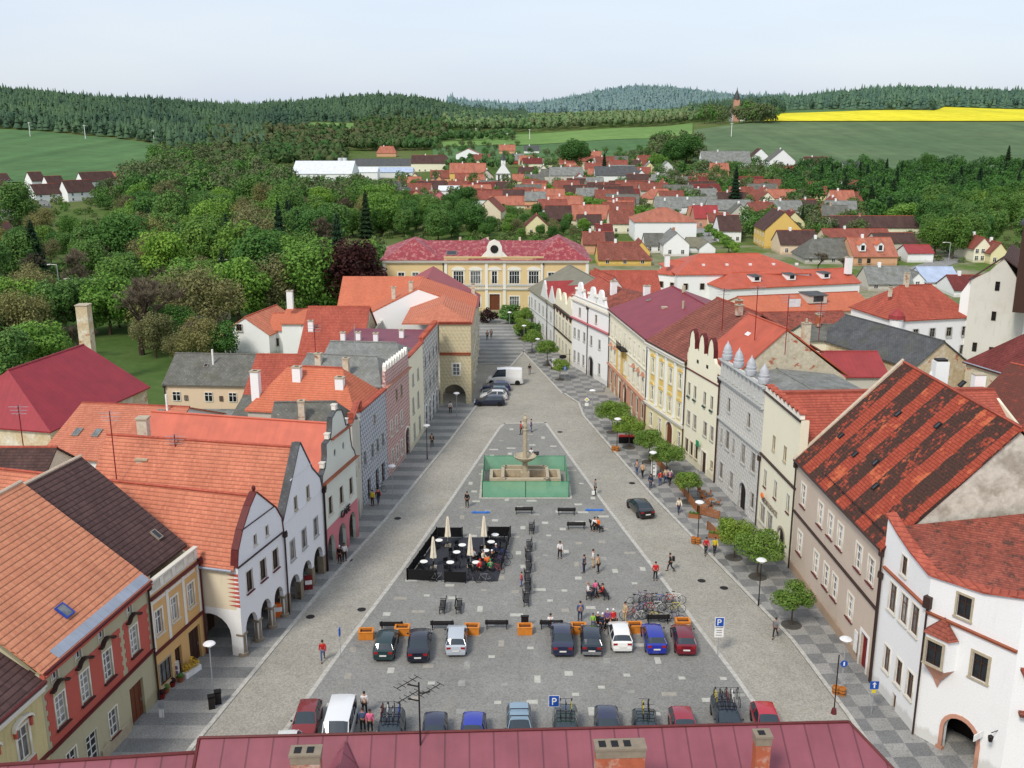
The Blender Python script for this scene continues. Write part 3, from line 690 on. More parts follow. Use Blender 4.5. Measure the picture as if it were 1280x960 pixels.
for x0,x1 in ((.35,8.15),(8.75,h.L-.35)):
    ws=[x for x in X if x0<x<x1]; xs=[x0]
    for x in ws: xs+= [x-.62,x+.62]
    xs.append(x1); 
    for i in range(0,len(xs),2):
        a,c=xs[i],xs[i+1]; b.box(a,c,-.028,-.004,4.75,7.3)
    b.box(x0,x1,-.028,-.004,4.2,4.74); b.box(x0,x1,-.028,-.004,7.31,7.75)
    for i in range(10):
        if i%2: b.box(x0-.14,x0-.001,-.028,-.004,4.3+i*.34,4.3+i*.34+.34); b.box(x1+.001,x1+.14,-.028,-.004,4.3+i*.34,4.3+i*.34+.34)
b.build('wall_panel',M['redpanel'],h.root)
for x in X:
    b=MB()
    b.mat(1).box(x-.6,x+.6,-.05,-.031,7.1,7.62)
    b.mat(0)
    P_=[(-.85,7.55),(-.6,7.55),(-.35,7.8),(0,7.92),(.35,7.8),(.6,7.55),(.85,7.55)]
    for p,q in zip(P_,P_[1:]): b.prism([(x+p[0],-.32,p[1]),(x+q[0],-.32,q[1]),(x+q[0],-.32,q[1]+.1),(x+p[0],-.32,p[1]+.1)],(0,.31,0))
    b.box(x-.7,x+.7,-.2,-.03,4.86,4.93); b.build('window_hood',[M['c_gutterb'],M['olive']],h.root)
b=MB(); b.box(4.8,8.2,-.14,-.004,0,.85).box(-.0,3.2,-.1,-.004,0,.8); b.build('plinth',M['c_stone'],h.root)
h.pipe(h.L-.05,9.2)
b=MB(); k_=(16.0-9.35)/8.95
b.slab([(1.5,-.3,9.35+.05*k_+.04),(h.L,-.3,9.35+.05*k_+.04),(h.L,.25,9.35+.6*k_+.04),(1.5,.25,9.35+.6*k_+.04)],.03); b.build('eaves_flashing',M['metal'],h.roof)
p=h.loc(143,772,'z',10.6); h.sky((p.x+.2,.9,10.35),8.95,6.65,.8,1.0,'glass','c_blue'); 
h=Row('house','ochre house with a white balustrade parapet and shop front',B1+V((.02,.05,0)),V((-23.7,69.6,0)),group=GRP_L); h.notch=[]
h.win([.95,3.0,5.25],4.75,.85,1.85,trim=.14,tr=1,pane='curtain'); h.win([1.15],.75,1.5,1.8,'dark',tr=0,mull=2,trim=.1); h.door(2.95,.9,2.6,'c_darkwood'); h.door(5.25,1.6,2.9,'c_darkwood',name='gate')
h.front([(h.L,8.0),(0,8.0)],'ochrewall'); h.shell(16,8.0,'lightcream',yr=8.5,zr=14.5)
h.roof_para(17,9.0,15.4,9.2,'brown',ridge='c_mortar',y0=.9)
b=MB(); b.box(.35,1.8,.95,1.1,8.0,8.95); b.build('attic_wall',M['cream'],h.root)
h.band(0,h.L,3.5,.16,.14,'c_cornice'); h.band(0,h.L,7.72,.12,.22,'c_cornice')
b=MB()
for x in (0,2.0,4.15,6.25): b.box(x,x+.32,-.06,-.004,3.75,7.7)
b.box(.36,6.0,-.03,-.003,7.25,7.5); b.build('pilaster',M['trim'],h.root)
b=MB(); b.box(0,h.L,.0,.22,8.02,8.15).box(0,h.L,.0,.24,8.78,8.92)
for x in (0,1.55,3.1,4.7,6.15): b.box(x,x+.42,-.02,.25,8.15,8.8)
for i in range(34): 
    x=.5+i*.175; b.tube((x,.11,8.15),(x,.11,8.78),.055,n=5)
b.build('balustrade',M['trim'],h.root); b=MB(); b.box(0,h.L,-.08,.3,8.925,9.0); b.build('coping',M['trim'],h.root)
h.pipe(h.L-.06,8.2,mat='c_gutter'); p=(4.9,1.9,9.0+.9*.77+.12); h.sky((5.3,2.1,9.95),8.3,6.4,.6,.9,'darkglass')
# L3 ------------------------------------------------ first white gabled arcade house
h=Row('house','white gabled arcade house with brown shuttered windows and red quoins',(-20.6,69.0,0),(-18.7,75.9,0),group=GRP_L); h.notch=[]
h.win([1.55,3.65,5.65],4.85,.95,1.75,'brown',tr=0,mull=1,trim=.06,pane='darkglass',sill=2); h.win([2.75,4.6],8.2,.42,.85,'brown',tr=0,mull=0,trim=.03,pane='darkglass')
gp=[(7.15,7.5),(7.0,8.7),(6.2,9.9),(5.0,10.9),(3.4,12.25),(2.4,11.5),(1.1,10.1),(.3,8.8),(0,7.5)]
h.front(gp,'bluewhite',arches=[(.55,2.35,1.9,1.15),(2.85,4.55,2.0,1.1),(5.05,6.6,2.1,1.05)]); h.arcade(.02,h.L,4.9,3.7,left=False)
h.shell(24,7.3,'cream',kind='perp',xr=3.4,zr=11.7,left=False,y0=3.6); h.roof_perp(24,7.3,11.95,3.4,'orange2',y0=.2,zel=7.45,zer=7.6)
b=MB(); L3arc=[(0.0,0,0),(0,.5,0)]+[(0,y,z) for y,z in arcpts(1.0,4.6,1.9,1.5,10)]+[(0,5.0,0),(0,24,0),(0,24,7.3),(0,.36,7.3)]
L3=[(.36,0),(.95,0)]+arcpts(.95,4.4,1.7,1.7,10)+[(4.4,0),(24,0),(24,7.3),(.36,7.3)]
tr=tessellate_polygon([[V((p[0],p[1],0)) for p in L3]]); b.add([(0,p[0],p[1]) for p in L3]+[(.3,p[0],p[1]) for p in L3],[tuple(t) for t in tr]+[tuple(len(L3)+i for i in t) for t in tr]+[(i,(i+1)%len(L3),len(L3)+(i+1)%len(L3),len(L3)+i) for i in range(len(L3))])
b.build('side_wall',M['cream'],h.root)
b=MB()
for z in range(8): b.prism([(-.03,.0,4.2+z*.36),(-.03,.95,4.32+z*.36),(-.03,.0,4.46+z*.36)],(.028,0,0))
b.build('quoins',M['redpanel'],h.root)
b=MB(); lw=[(.0,0),(.95,0)]+arcpts(.95,4.4,1.7,1.7,10)+[(4.4,0),(5.6,0),(5.6,3.95),(.0,3.95)]; tr=tessellate_polygon([[V((p[0],p[1],0)) for p in lw]]); b.add([(-.025,p[0],p[1]) for p in lw],[tuple(t) for t in tr]); b.build('white_base_coat',M['white'],h.root)
b=MB(); pr=[(0,7.5),(.3,8.8),(1.1,10.1),(2.4,11.5),(3.4,12.25),(5.0,10.9),(6.2,9.9),(7.0,8.7),(7.15,7.5)]
for p,q in zip(pr,pr[1:]): 
    dx,dz=q[0]-p[0],q[1]-p[1]; l=math.hypot(dx,dz); nx,nz=-dz/l*.12,dx/l*.12
    b.prism([(p[0],-.06,p[1]),(q[0],-.06,q[1]),(q[0]+nx,-.06,q[1]+nz),(p[0]+nx,-.06,p[1]+nz)],(0,.6,0))
b.ball((3.4,.2,12.6),.16,.16,.25); b.build('gable_coping',M['c_gutter'],h.root); h.band(0,h.L,7.42,.08,.1,'c_gutterb'); h.band(.9,5.9,10.1,.06,.06,'c_gutterb')
b=MB(); b.tube((-.4,.3,7.35),(-.4,6.5,7.35),.1,n=6); b.build('gutter',M['metal'],h.root)
for x in (.28,2.6,4.8,6.85):
    b=MB(); b.tube((x,.2,0),(x,.2,1.9),.3,.27,n=12); b.box(x-.36,x+.36,-.1,.5,1.8,1.95); b.lathe([(.45,0),(.4,.3),(.3,.35)],12,(x,.2,0))
    b.build('column',M['c_stonedark'],h.root)
h.pipe(h.L-.04,7.6)
# L4
h=Row('house','tall white gabled arcade house between the shuttered gable and the pink arcade',(-18.68,75.95,0),(-17.0,84.1,0),group=GRP_L); h.notch=[]
h.win([1.5,3.9,6.5],4.3,.9,1.75,'grey',tr=2,trim=.08,pane='curtain'); h.win([2.6,5.2],8.35,.5,1.15,'dark',tr=0,mull=0,trim=.05,pane='darkglass')
gp=[(8.3,8.2),(7.9,9.3),(6.3,10.7),(5.9,11.3),(4.15,13.7),(.1,8.4)]
h.front(gp,'bluewhite',arches=[(.5,2.6,1.7,1.15),(3.2,5.2,1.8,1.15),(5.7,7.8,1.9,1.2)]); h.arcade(0,h.L,3.6,3.6)
h.shell(18,8.2,'bluewhite',kind='perp',xr=4.1,zr=13.2,y0=3.6); h.roof_perp(18,8.1,13.35,4.1,'orange2',y0=.2)
b=MB()
pr=[(.1,8.4),(4.15,13.7)]; 
for pr,w in (([(.0,8.3),(4.15,13.75)],.28),([(4.15,13.75),(5.9,11.35),(6.3,10.75),(7.95,9.3),(8.3,8.2)],.1)):
    for p,q in zip(pr,pr[1:]):
        dx,dz=q[0]-p[0],q[1]-p[1]; l=math.hypot(dx,dz); nx,nz=-dz/l*.12,dx/l*.12
        b.prism([(p[0],-.06,p[1]),(q[0],-.06,q[1]),(q[0]+nx,-.06,q[1]+nz),(p[0]+nx,-.06,p[1]+nz)],(0,.45+w,0))
b.build('gable_coping',M['slated'],h.root); h.band(0.3,h.L-.3,8.0,.06,.05,'white'); h.band(1.8,6.2,11.2,.06,.05,'white')
for x in (.25,2.9,5.45,8.0): MB().box(x-.3,x+.3,-.04,.55,0,1.75).build('pillar',M['c_stonedark'],h.root)
for x in (.25,2.7,5.4,7.9): pass; h.pipe(h.L-.0,8.3)
# L5
h=Row('house','baroque gabled house with scroll profile and pink cafe arcade',(-16.98,84.15,0),(-15.2,92.2,0),group=GRP_L); h.notch=[]
h.win([1.6,4.25,6.7],5.0,.9,1.75,'brown',tr=1,trim=.1,pane='darkglass')
for x in (3.2,5.3):
    h.holes.append([(x+.25*math.cos(t),10.4+.4*math.sin(t)) for t in [i*math.pi/4 for i in range(8)]])
    b=MB(); b.prism([(x+.3*math.cos(t),.1,10.4+.45*math.sin(t)) for t in [i*math.pi/4 for i in range(8)]],(0,.05,0)); b.build('oval_window',M['darkglass'],h.root)
gp=[(8.1,8.4),(7.9,9.0),(7.3,9.6),(7.0,10.6),(6.9,11.9),(6.0,12.2),(5.6,13.2),(5.2,13.9),(4.0,14.2),(2.9,13.8),(2.6,12.6),(2.3,12.0),(1.3,11.8),(1.25,10.8),(.9,9.8),(.2,9.2),(0,8.4)]
h.front(gp,'palewhite',arches=[(.5,2.3,1.75,1.3),(3.1,5.0,1.8,1.3),(5.8,7.6,1.9,1.3)]); h.arcade(0,h.L,3.5,3.75)
b=MB()
o=[(0,2.2),(.5,2.2)]+arcpts(.5,2.3,1.75,1.3)+[(3.1,1.8)]+arcpts(3.1,5.0,1.8,1.3)+[(5.8,1.9)]+arcpts(5.8,7.6,1.9,1.3)+[(h.L,2.2),(h.L,4.1),(0,4.1)]
o=[(0,0),(.5,0)]+arcpts(.5,2.3,1.75,1.3)+[(2.3,0),(3.1,0)]+arcpts(3.1,5.0,1.8,1.3)+[(5.0,0),(5.8,0)]+arcpts(5.8,7.6,1.9,1.3)+[(7.6,0),(h.L,0),(h.L,4.1),(0,3.9)]
tr=tessellate_polygon([[V((p[0],p[1],0)) for p in o]]); b.add([(p[0],-.02,p[1]) for p in o],[tuple(t) for t in tr]); b.build('painted_arcade',M['pink'],h.root)
h.shell(19,8.6,'palewhite',kind='perp',xr=4.1,zr=12.8,y0=3.5); h.roof_perp(19,8.5,12.9,4.1,'salmon',y0=.3,ridge='salmon')
h.band(-.1,h.L,8.35,.12,.3,'c_terracotta'); h.band(2.4,6.9,11.85,.1,.25,'c_terracotta')
b=MB(); 
for p,q in zip(gp[::-1],gp[::-1][1:]):
    dx,dz=q[0]-p[0],q[1]-p[1]; l=math.hypot(dx,dz); nx,nz=-dz/l*.1,dx/l*.1
    b.prism([(p[0],-.06,p[1]),(q[0],-.06,q[1]),(q[0]+nx,-.06,q[1]+nz),(p[0]+nx,-.06,p[1]+nz)],(0,.5,0))
b.build('gable_coping',M['slated'],h.root)
b=MB(); 
for x,z in ((2.1,12.1),(6.5,12.2),(.7,9.8),(4.0,14.3)): b.box(x-.2,x+.2,.0,.4,z,z+.45); b.box(x-.26,x+.26,-.06,.46,z+.45,z+.53)
b.build('pedestal',M['trim'],h.root)
text(h,'CAFE',1.0,M['c_dark'],h.root,(4.7,-.18,3.75),(R(90),0,0),'cafe_lettering',.05)
h.pipe(.05,8.5)
# L5b set back narrow house
h=Row('house','narrow pale house with a mossy grey roof behind the baroque gable',(-15.5,92.6,0),(-15.9,99.9,0),group=GRP_L); h.notch=[]
h.win([2.0,4.6],5.2,.8,1.4,tr=1,trim=.08); h.door(3.2,1.3,2.4,'c_darkwood')
h.front([(h.L,9.8),(5.5,10.2),(1.5,11.6),(0,11.6)],'offgrey'); h.shell(8,9.6,'offgrey',yr=1,zr=9.6)
h.roof_perp(8,10.2,12.8,3.6,'slate',y0=.35,ridge='slate',hf=1.5)
b=MB(); b.box(-.1,h.L+.1,-.12,.5,11.6,11.78); b.box(0,.5,-.1,.4,11.7,12.6); b.build('coping',M['coping'],h.root)
for x,y in ((1.6,5),): h.chim(x,y,11.2,2.2,.6,.6,'chim')
# L6
h=Row('house','house faced in blue-grey pyramid sgraffito with an orange roof',(-15.85,100.1,0),(-14.3,109.0,0),group=GRP_L); h.notch=[]
h.win([1.0,3.6,5.5,7.5],4.3,.75,1.6,'grey',tr=1,trim=.08,pane='darkglass'); h.win([4.7],7.9,.45,.95,'dark',tr=0,mull=0,trim=.05,pane='darkglass')
h.door(2.1,1.1,2.4,'c_darkwood'); h.door(5.0,1.1,2.5,'c_darkwood'); h.door(7.3,1.2,2.4,'c_darkwood')
h.front([(h.L,10.5),(0,10.5)],'sgrey'); h.shell(12.5,10.3,'offgrey',yr=1,zr=10.3)
h.roof_perp(12.5,10.2,14.0,4.6,'bright',y0=.4,hb=3,hf=3); b=MB(); b.box(-.1,h.L+.1,-.15,.5,10.52,10.72); b.box(-.2,.4,-.1,.5,10.72,11.7); b.build('coping',M['coping'],h.root)
for x,y,hh in ((2.6,3.0,1.8),(3.2,8.0,2.6),(1.4,12.0,3.2)): h.chim(x,y,11.6 if x>2 else 10.8,hh,.7,.9,'white')
h.sky((5.6-3.2,5,0),1,0,.01,.01) if False else None
# L7
h=Row('house','house faced in dusty red sgraffito with a merlon parapet',(-14.28,109.05,0),(-12.6,118.2,0),group=GRP_L); h.notch=[]
h.win([1.6,3.6,5.7],4.5,.65,1.9,tr=1,trim=.1,pane='curtain'); h.win([4.1,6.1],8.2,.55,1.3,'dark',tr=0,mull=0,trim=.06,pane='darkglass'); h.win([1.8,3.6,5.4],1.0,.7,1.8,trim=.1)
h.door(8.0,1.7,3.6,'c_darkwood',arch=.8,surround='trim',name='gate')
h.front([(h.L,12.6),(0,12.6)],'sred'); h.shell(11,11,'offgrey',yr=1,zr=11); h.band(0,h.L,10.7,.2,.3,'dustpink')
h.roof_perp(11,10.9,13.2,4.6,'slate2',y0=.4,ridge='slate2',hf=2)
b=MB()
for i in range(9):
    x=.3+i*1.02; b.prism([(x,0,12.6),(x+.62,0,12.6),(x+.62,0,13.1),(x+.31,0,13.5),(x,0,13.1)],(0,.4,0))
b.build('merlon',M['trim'],h.root)
for x,y in ((1.2,5),(3.0,9)): h.chim(x,y,11.6,2.0,.6,.7,'chim')
b=MB(); b.tube((4.5,5,13),(4.5,5,17),.04,n=5); b.build('aerial_mast',M['c_steel'],h.root)
# L8
h=Row('house','plain cream house with tall narrow windows and a tiled coping',(-12.58,118.25,0),(-11.6,126.8,0),group=GRP_L); h.notch=[]
h.win([2.0,5.0],4.4,.8,2.0,'grey',trim=.08); h.win([2.2,5.2],8.0,.7,1.4,'grey',trim=.08); h.win([2.3,5.6],1.0,.8,2.0,'grey',trim=.08)
h.front([(h.L,12.0),(0,12.0)],'lightcream'); h.shell(11,11,'lightcream',yr=1,zr=11); h.roof_perp(11,10.9,12.9,4.3,'slate2',y0=.4,ridge='slate2',hf=2)
b=MB(); b.box(-.1,h.L+.1,-.15,.5,12.02,12.2); b.build('coping',M['coping'],h.root)
# L9
h=Row('house','white house ruled with thin grey sgraffito lines and white shop arches',(-11.58,126.85,0),(-10.5,138.4,0),group=GRP_L); h.notch=[]
h.win([1.4,4.6,7.6,10.2],4.8,.7,1.7,'grey',tr=1,trim=.06,pane='darkglass'); h.win([1.4,4.6,7.6,10.2],8.4,.7,1.5,'grey',tr=1,trim=.06,pane='darkglass')
for x in (1.3,4.0,6.8,9.6): h.door(x,1.5,3.2,'c_dark' if x<3 or x>6 else 'c_brownframe',arch=.75,surround='white',name='shop_door')
h.front([(h.L,12.2),(0,12.2)],'sblack'); h.shell(12,10.6,'lightcream',yr=1,zr=10.6)
b=MB(); b.box(-1,h.L,.4,12,11.2,11.35); h.roof=b.build('roof',M['maroon'],h.root)
b=MB()
for i in range(14): x=.1+i*.82; b.prism([(x,-.05,12.2),(x+.5,-.05,12.2),(x+.5,-.05,12.6),(x+.25,-.05,12.85),(x,-.05,12.6)],(0,.6,0))
b.build('parapet_tiles',M['coping'],h.root)
for x,y in ((3.5,7),(4,9.5),(3.6,11.5),(6,4)): h.chim(x,y,11.35,1.0,.6,.6,'white')
# L10
h=Row('house','sgraffito corner house on an open arch at the far left of the square',(-10.4,140.0,0),(-5.9,140.0,0),group=GRP_L); h.notch=[]
h.win([2.35],4.3,1.0,1.7,tr=2,trim=.2); 
h.front([(h.L,12.0),(0,12.0)],'sbeige',arches=[(.35,3.7,1.2,1.75)]); h.band(0,h.L,7.3,.3,.15,'c_terracotta'); h.band(-.1,h.L+.1,11.9,.25,.3,'coping')
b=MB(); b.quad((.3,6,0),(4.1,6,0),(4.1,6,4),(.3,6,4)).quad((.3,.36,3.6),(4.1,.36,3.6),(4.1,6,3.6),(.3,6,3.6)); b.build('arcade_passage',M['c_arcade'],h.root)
h.roof=None
b=MB(); sw=[(.36,0),(1.6,0)]+arcpts(1.6,4.2,1.4,1.3)+[(4.2,0),(36,0),(36,9.8),(24,9.8),(24,12),(.36,12)]
tr=tessellate_polygon([[V((p[0],p[1],0)) for p in sw]]); LL=h.L
b.add([(LL,p[0],p[1]) for p in sw]+[(LL-.3,p[0],p[1]) for p in sw],[tuple(t) for t in tr]+[tuple(len(sw)+i for i in t) for t in tr]+[(i,(i+1)%len(sw),len(sw)+(i+1)%len(sw),len(sw)+i) for i in range(len(sw))])
h.wall2=b.build('side_wall',M['sbeige'],h.root); h.swin('r',[6,9,12,15,18,21,26,30,34],5.2,.9,1.7); h.swin('r',[6,10,14,18,22],8.6,.8,1.4); h.swin('r',[8,12,16,20,26,31],1.2,.9,1.7)
b=MB(); b.box(-10,LL-.3,35.6,36,0,10); b.box(-10,-9.7,.4,36,0,10); b.build('back_wall',M['offgrey'],h.root)
b=MB(); b.slab([(-5.3,-.2,12.0),(LL+.3,-.2,12.0),(0,5,13.9)],.2); b.slab([(LL+.3,-.2,12.0),(LL+.3,12.4,12.0),(0,12.4,13.9),(0,5,13.9)],.2); b.slab([(0,5,13.9),(0,12.4,13.9),(-5.3,12.4,12),(-5.3,-.2,12)],.2)
h.roof=b.build('roof',M['orange2'],h.root)
b=MB(); b.slab([(LL+.3,12.2,11.9),(LL+.3,23,11.9),(-4,23,15.0),(-4,12.2,15.0)],.2); b.slab([(-4,12.2,15.0),(-4,23,15.0),(-12,23,11),(-12,12.2,11)],.2); b.build('roof',M['bright'],h.root)
b=MB(); b.prism([(LL,12.25,11.8),(-4,12.25,14.9),(-11.8,12.25,10.9),(-11.8,12.25,0),(LL,12.25,0)],(0,.2,0)); b.build('gable_wall',M['white'],h.root)
b=MB(); b.slab([(-18,20,10.6),(-4,20,10.6),(-4,27,14.6),(-18,27,14.6)],.2); b.slab([(-18,27,14.6),(-4,27,14.6),(-4,33,10.6),(-18,33,10.6)],.2); b.build('roof',M['bright'],h.root)
b=MB(); b.box(-17.8,-4,20.4,32.6,0,10.5); b.build('wing_wall',M['cream'],h.root)
b=MB(); b.slab([(LL+.3,23,9.9),(LL+.3,36.3,9.9),(-3.5,36.3,15.0),(-3.5,23,15.0)],.2); b.slab([(-3.5,23,15.0),(-3.5,36.3,15.0),(-13,36.3,9.9),(-13,23,9.9)],.2); b.prism([(LL,23.05,9.9),(-3.5,23.05,14.9),(-12.5,23.05,9.9)],(0,.2,0)); b.build('roof',M['reda'],h.root)
for x,y,z in ((-5.2,13,14),(3.6,33,10.5),(-8,14,13)): h.chim(x,y,z,1.8,.6,.7,'chim')
# ---------------------------------------------------------------- right row: origin = left end as seen from the square (far end)
def pr_(*p): return [G(*q) for q in p]
R9,R8,R7,R6,R5,R4,R3,R2,R1,R0=[V(p) for p in ((4.1,193.4,0),(7.7,176.3,0),(10.0,163.5,0),(14.9,149.5,0),(17.8,127.6,0),(20.9,116.1,0),(23.1,107.2,0),(24.9,94.9,0),(25.6,84.7,0),(26.4,65.5,0))]
RR=lambda n,l,a,b: Row(n,l,a+(b-a).normalized()*.03,b,group=GRP_R)
h=RR('house','pale grey terrace with two small pointed gables at the far end of the street',R9+V((-.6,3,0)),R8); h.notch=[]
h.win([2,5,8.5,11.5,14.5,17.5],1.1,.9,1.7,'grey',trim=.1); h.win([2,5,8.5,11.5,14.5,17.5],4.6,.9,1.6,'grey',trim=.1)
g=h.L; h.front([(g,7.8),(g-2.8,11),(g-5.4,7.8),(g-5.8,7.8),(g-8.4,11.2),(g-11.2,7.8),(0,7.8)],'ltgrey'); h.shell(16,7.6,'ltgrey',yr=8,zr=11.5)
h.roof_para(16,7.7,12.2,8,'olivemetal',ridge='olivemetal'); b=MB()
for cx in (g-2.8,g-8.4): b.slab([(cx-2.8,.2,7.8),(cx,.2,11),(cx,7,11),(cx-2.8,.8,7.8)],.12); b.slab([(cx,.2,11),(cx+2.8,.2,7.8),(cx+2.8,.8,7.8),(cx,7,11)],.12)
b.build('gable_roof',M['reda'],h.root); h.pipe(g-5.6,7.9); h.pipe(g-.1,7.9); h.band(0,g,3.9,.12,.1,'greytrim')
h=RR('house','cream house with a dark bracket cornice and low scalloped attic',R8,R7); h.notch=[]
h.win([1.5,4,6.5,9,11.4],4.6,.8,1.9,'grey',trim=.1); h.win([1.5,4,6.5,9],1.1,.8,1.7,'grey',trim=.1); h.door(11.2,1.3,2.5,'c_darkwood')
n_=h.L; at=[(n_,9.2)]
for i in range(3): 
    c=n_-(i+.5)*n_/3; at+=[(c+1.6,9.6),(c+1.2,10.6),(c+.5,11.3),(c-.5,11.3),(c-1.2,10.6),(c-1.6,9.6)]
h.front(at+[(0,9.2)],'lightcream'); h.shell(16,8.4,'lightcream',yr=8,zr=12); h.roof_para(16,8.6,13.0,8,'red',y0=.4); h.band(0,n_,7.8,.35,.3,'c_gutterb'); h.band(0,n_,3.9,.16,.2,'c_gutterb')
b=MB(); 
for i in range(5): b.box(1.2+i*2.5,2.4+i*2.5,-.06,-.004,7.1,7.6)
b.build('frieze',M['c_cornice'],h.root)
text(h,'',.1,M['c_dark'],h.root,(0,0,0),(0,0,0)) if False else None
h=RR('house','big white renaissance house with a stepped scroll parapet',R7,R6); h.notch=[]
h.win([1.2,2.9,5.2,8.0,11.2],5.2,.7,1.5,'grey',trim=.08); h.win([3.2,9.7],9.1,.6,1.3,'dark',tr=0,mull=0,trim=.06,pane='darkglass'); h.win([1.3,3.0,5.0,11.3],1.2,.7,1.7,'grey',trim=.08)
h.door(8.0,1.8,3.3,'c_dark',arch=.9,surround='greytrim',name='gate')
n_=h.L; at=[(n_,11.8),(n_-.6,11.8)]
for a_,w_ in ((n_-3.6,1),(n_/2+.6,.8),(3.0,1)):
    at+=[(a_+1.9,12.3),(a_+1.5,13.2),(a_+.9,13.4),(a_+.7,14.2),(a_+.3,14.6),(a_-.3,14.6),(a_-.7,14.2),(a_-.9,13.4),(a_-1.5,13.2),(a_-1.9,12.3)]
at+=[(.5,11.8),(0,11.8)]
h.front(at,'white'); h.shell(18,10.4,'white',yr=9,zr=10.4); h.band(0,n_,11.2,.2,.25,'trim'); h.band(0,n_,8.2,.22,.3,'pink'); h.band(0,n_,12.1,.08,.12,'trim')
b=MB(); 
for i in range(22): x=.3+i*.67; b.box(x,x+.3,-.16,-.003,11.5,11.75)
for a_ in (n_-3.6,n_/2+.6,3.0):
    for s_ in (-1,1): b.lathe([(.0,0),(.42,.0),(.42,.3),(0,.3)],10,(a_+s_*1.2,.1,13.3))
b.build('parapet_ornament',M['trim'],h.root)
h.roof=None; b=MB(); b.slab([(-.1,.5,10.5),(n_,.5,10.5),(n_,8,13.0),(-.1,8,13.0)],.15); b.slab([(n_,8,13),(n_,18.2,10.4),(-.1,18.2,10.4),(-.1,8,13)],.15); h.roof=b.build('roof',M['oldred'],h.root)
for x,y in ((3,6),(9,9)): h.chim(x,y,12,2.4,.6,1.0,'white')
h.pipe(6.6,11.3)
h=RR('house','ornate cream and pink house with a balcony and purple metal roof',R6,R5); h.notch=[]
XS=[1.6,4.0,6.6,9.8,12.6,15.2,17.7,20.2]
h.win(XS,8.6,.85,1.9,trim=.14,pane='curtain'); h.win(XS,4.6,.85,2.0,trim=.16); h.win([1.6,4.2,14.5,17.5,20.2],1.0,1.0,2.0,'dark',trim=.14)
h.door(7,1.6,2.9,'c_darkwood'); h.door(10.4,2.2,3.1,'c_darkwood',arch=1.0,surround='dustpink',name='gate')
n_=h.L; h.front([(n_,12.2),(0,12.2)],'lightcream'); h.shell(18,12,'lightcream',yr=9,zr=15.2); h.roof_para(18,12.3,15.6,9.5,'purple',ridge='purple'); h.gutter(0,n_,12.3)
b=MB()
b.box(0,n_,-.05,-.004,.1,3.75) if False else None
h.band(0,n_,3.7,.2,.3,'dustpink'); h.band(0,n_,7.9,.14,.16,'trim'); h.band(0,n_,11.8,.25,.35,'trim')
b=MB()
for a_,c_ in ((8.4,11.2),): b.box(a_,c_,-.04,-.004,4.1,4.55).box(a_,c_,-.04,-.004,6.7,7.8)
b.box(4.7,5.8,-.04,-.004,4.1,7.8).box(7.4,9.2,-.04,-.004,4.1,7.8); b.build('wall_panel',M['yellow'],h.root)
b=MB()
x=0
for d0,d1 in ((0,1.0),(2.2,3.6),(4.8,6.1),(7.9,9.2),(11.7,14.0),(15.1,16.9),(18.1,19.6),(20.8,n_)): b.box(d0,d1,-.03,-.004,.05,3.65)
b.build('rusticated_base',M['dustpink'],h.root)
b=MB(); b.box(8.3,11.4,-1.0,0,8.2,8.35); 
for i in range(17): b.box(8.35+i*.185,8.38+i*.185,-.98,-.95,8.35,9.2)
b.box(8.3,11.4,-1.0,-.94,9.2,9.26)
for y in (-.7,-.35): b.box(8.32,8.35,y,y+.03,8.35,9.2); b.box(11.35,11.38,y,y+.03,8.35,9.2)
b.build('balcony',M['c_dark'],h.root)
for x in (1.6,4.0,15.2,17.7,20.2):
    b=MB(); b.lathe([(0,0),(.5,0),(.5,.1),(.25,.2),(0,.2)],10,(x,-.1,6.95)); b.prism([(x-.6,-.2,6.9),(x+.6,-.2,6.9),(x+.45,-.2,7.25),(x,-.2,7.5),(x-.45,-.2,7.25)],(0,.19,0)); b.build('window_hood',M['dustpink'],h.root)
b=MB(); b.tube((6,9.5,15.6),(6,9.5,16.6),.3,.25); b.tube((14,7,14.7),(14,7,15.8),.16); b.box(10,10.8,5,5.8,14,14.4); b.build('roof_vent',M['c_stone'],h.roof)
h.sky((3.6,4.6,14.0),9.8,3.3,.6,.7,'glass'); h.pipe(n_-.05,12.3); h.pipe(.05,12.3)
h=RR('house','yellow house with white pilasters full height and arched doorway',R5,R4); h.notch=[]
h.win([1.8,4.6,7.4,10.2],8.2,.85,2.0,trim=.1); h.win([1.8,4.6,7.4,10.2],4.6,.85,1.9,trim=.1); h.win([1.8,4.6,10.6],1.0,.9,1.9,trim=.12); h.door(7.6,2.0,3.3,'c_wood',arch=1.0,surround='trim',name='gate')
n_=h.L; h.front([(n_,12.1),(0,12.1)],'pyellow'); h.shell(18,12,'lightcream',yr=9,zr=16.4); h.roof_para(18,12.2,17.4,9.5,'redbrown'); h.gutter(0,n_,12.2,mat='c_gutterb')
b=MB()
for x in (.1,2.95,5.75,8.55,11.2): b.box(x,x+.55,-.1,-.004,4.2,11.3); b.box(x-.05,x+.6,-.16,-.1,11.0,11.3).box(x-.05,x+.6,-.16,-.1,4.2,4.5)
b.build('pilaster',M['white'],h.root); h.band(0,n_,3.7,.3,.3,'trim'); h.band(0,n_,11.5,.4,.4,'trim')
b=MB()
for x in (1.8,4.6,7.4,10.2):
    for z in (6.75,10.45): b.prism([(x-.7,-.15,z),(x+.7,-.15,z),(x+.35,-.15,z+.3),(x-.35,-.15,z+.3)],(0,.14,0))
    b.box(x-.6,x+.6,-.03,-.005,7.3,8.0)
b.build('window_ornament',M['yellow'],h.root); h.pipe(n_-.05,12.2)
for x,y in ((6,9.5),(9,8)):
    h.chim(x,y,16.8,1.2,.6,.8,'brick')
h=RR('house','pale cream house topped by three tall round-headed merlons',R4,R3); h.notch=[]
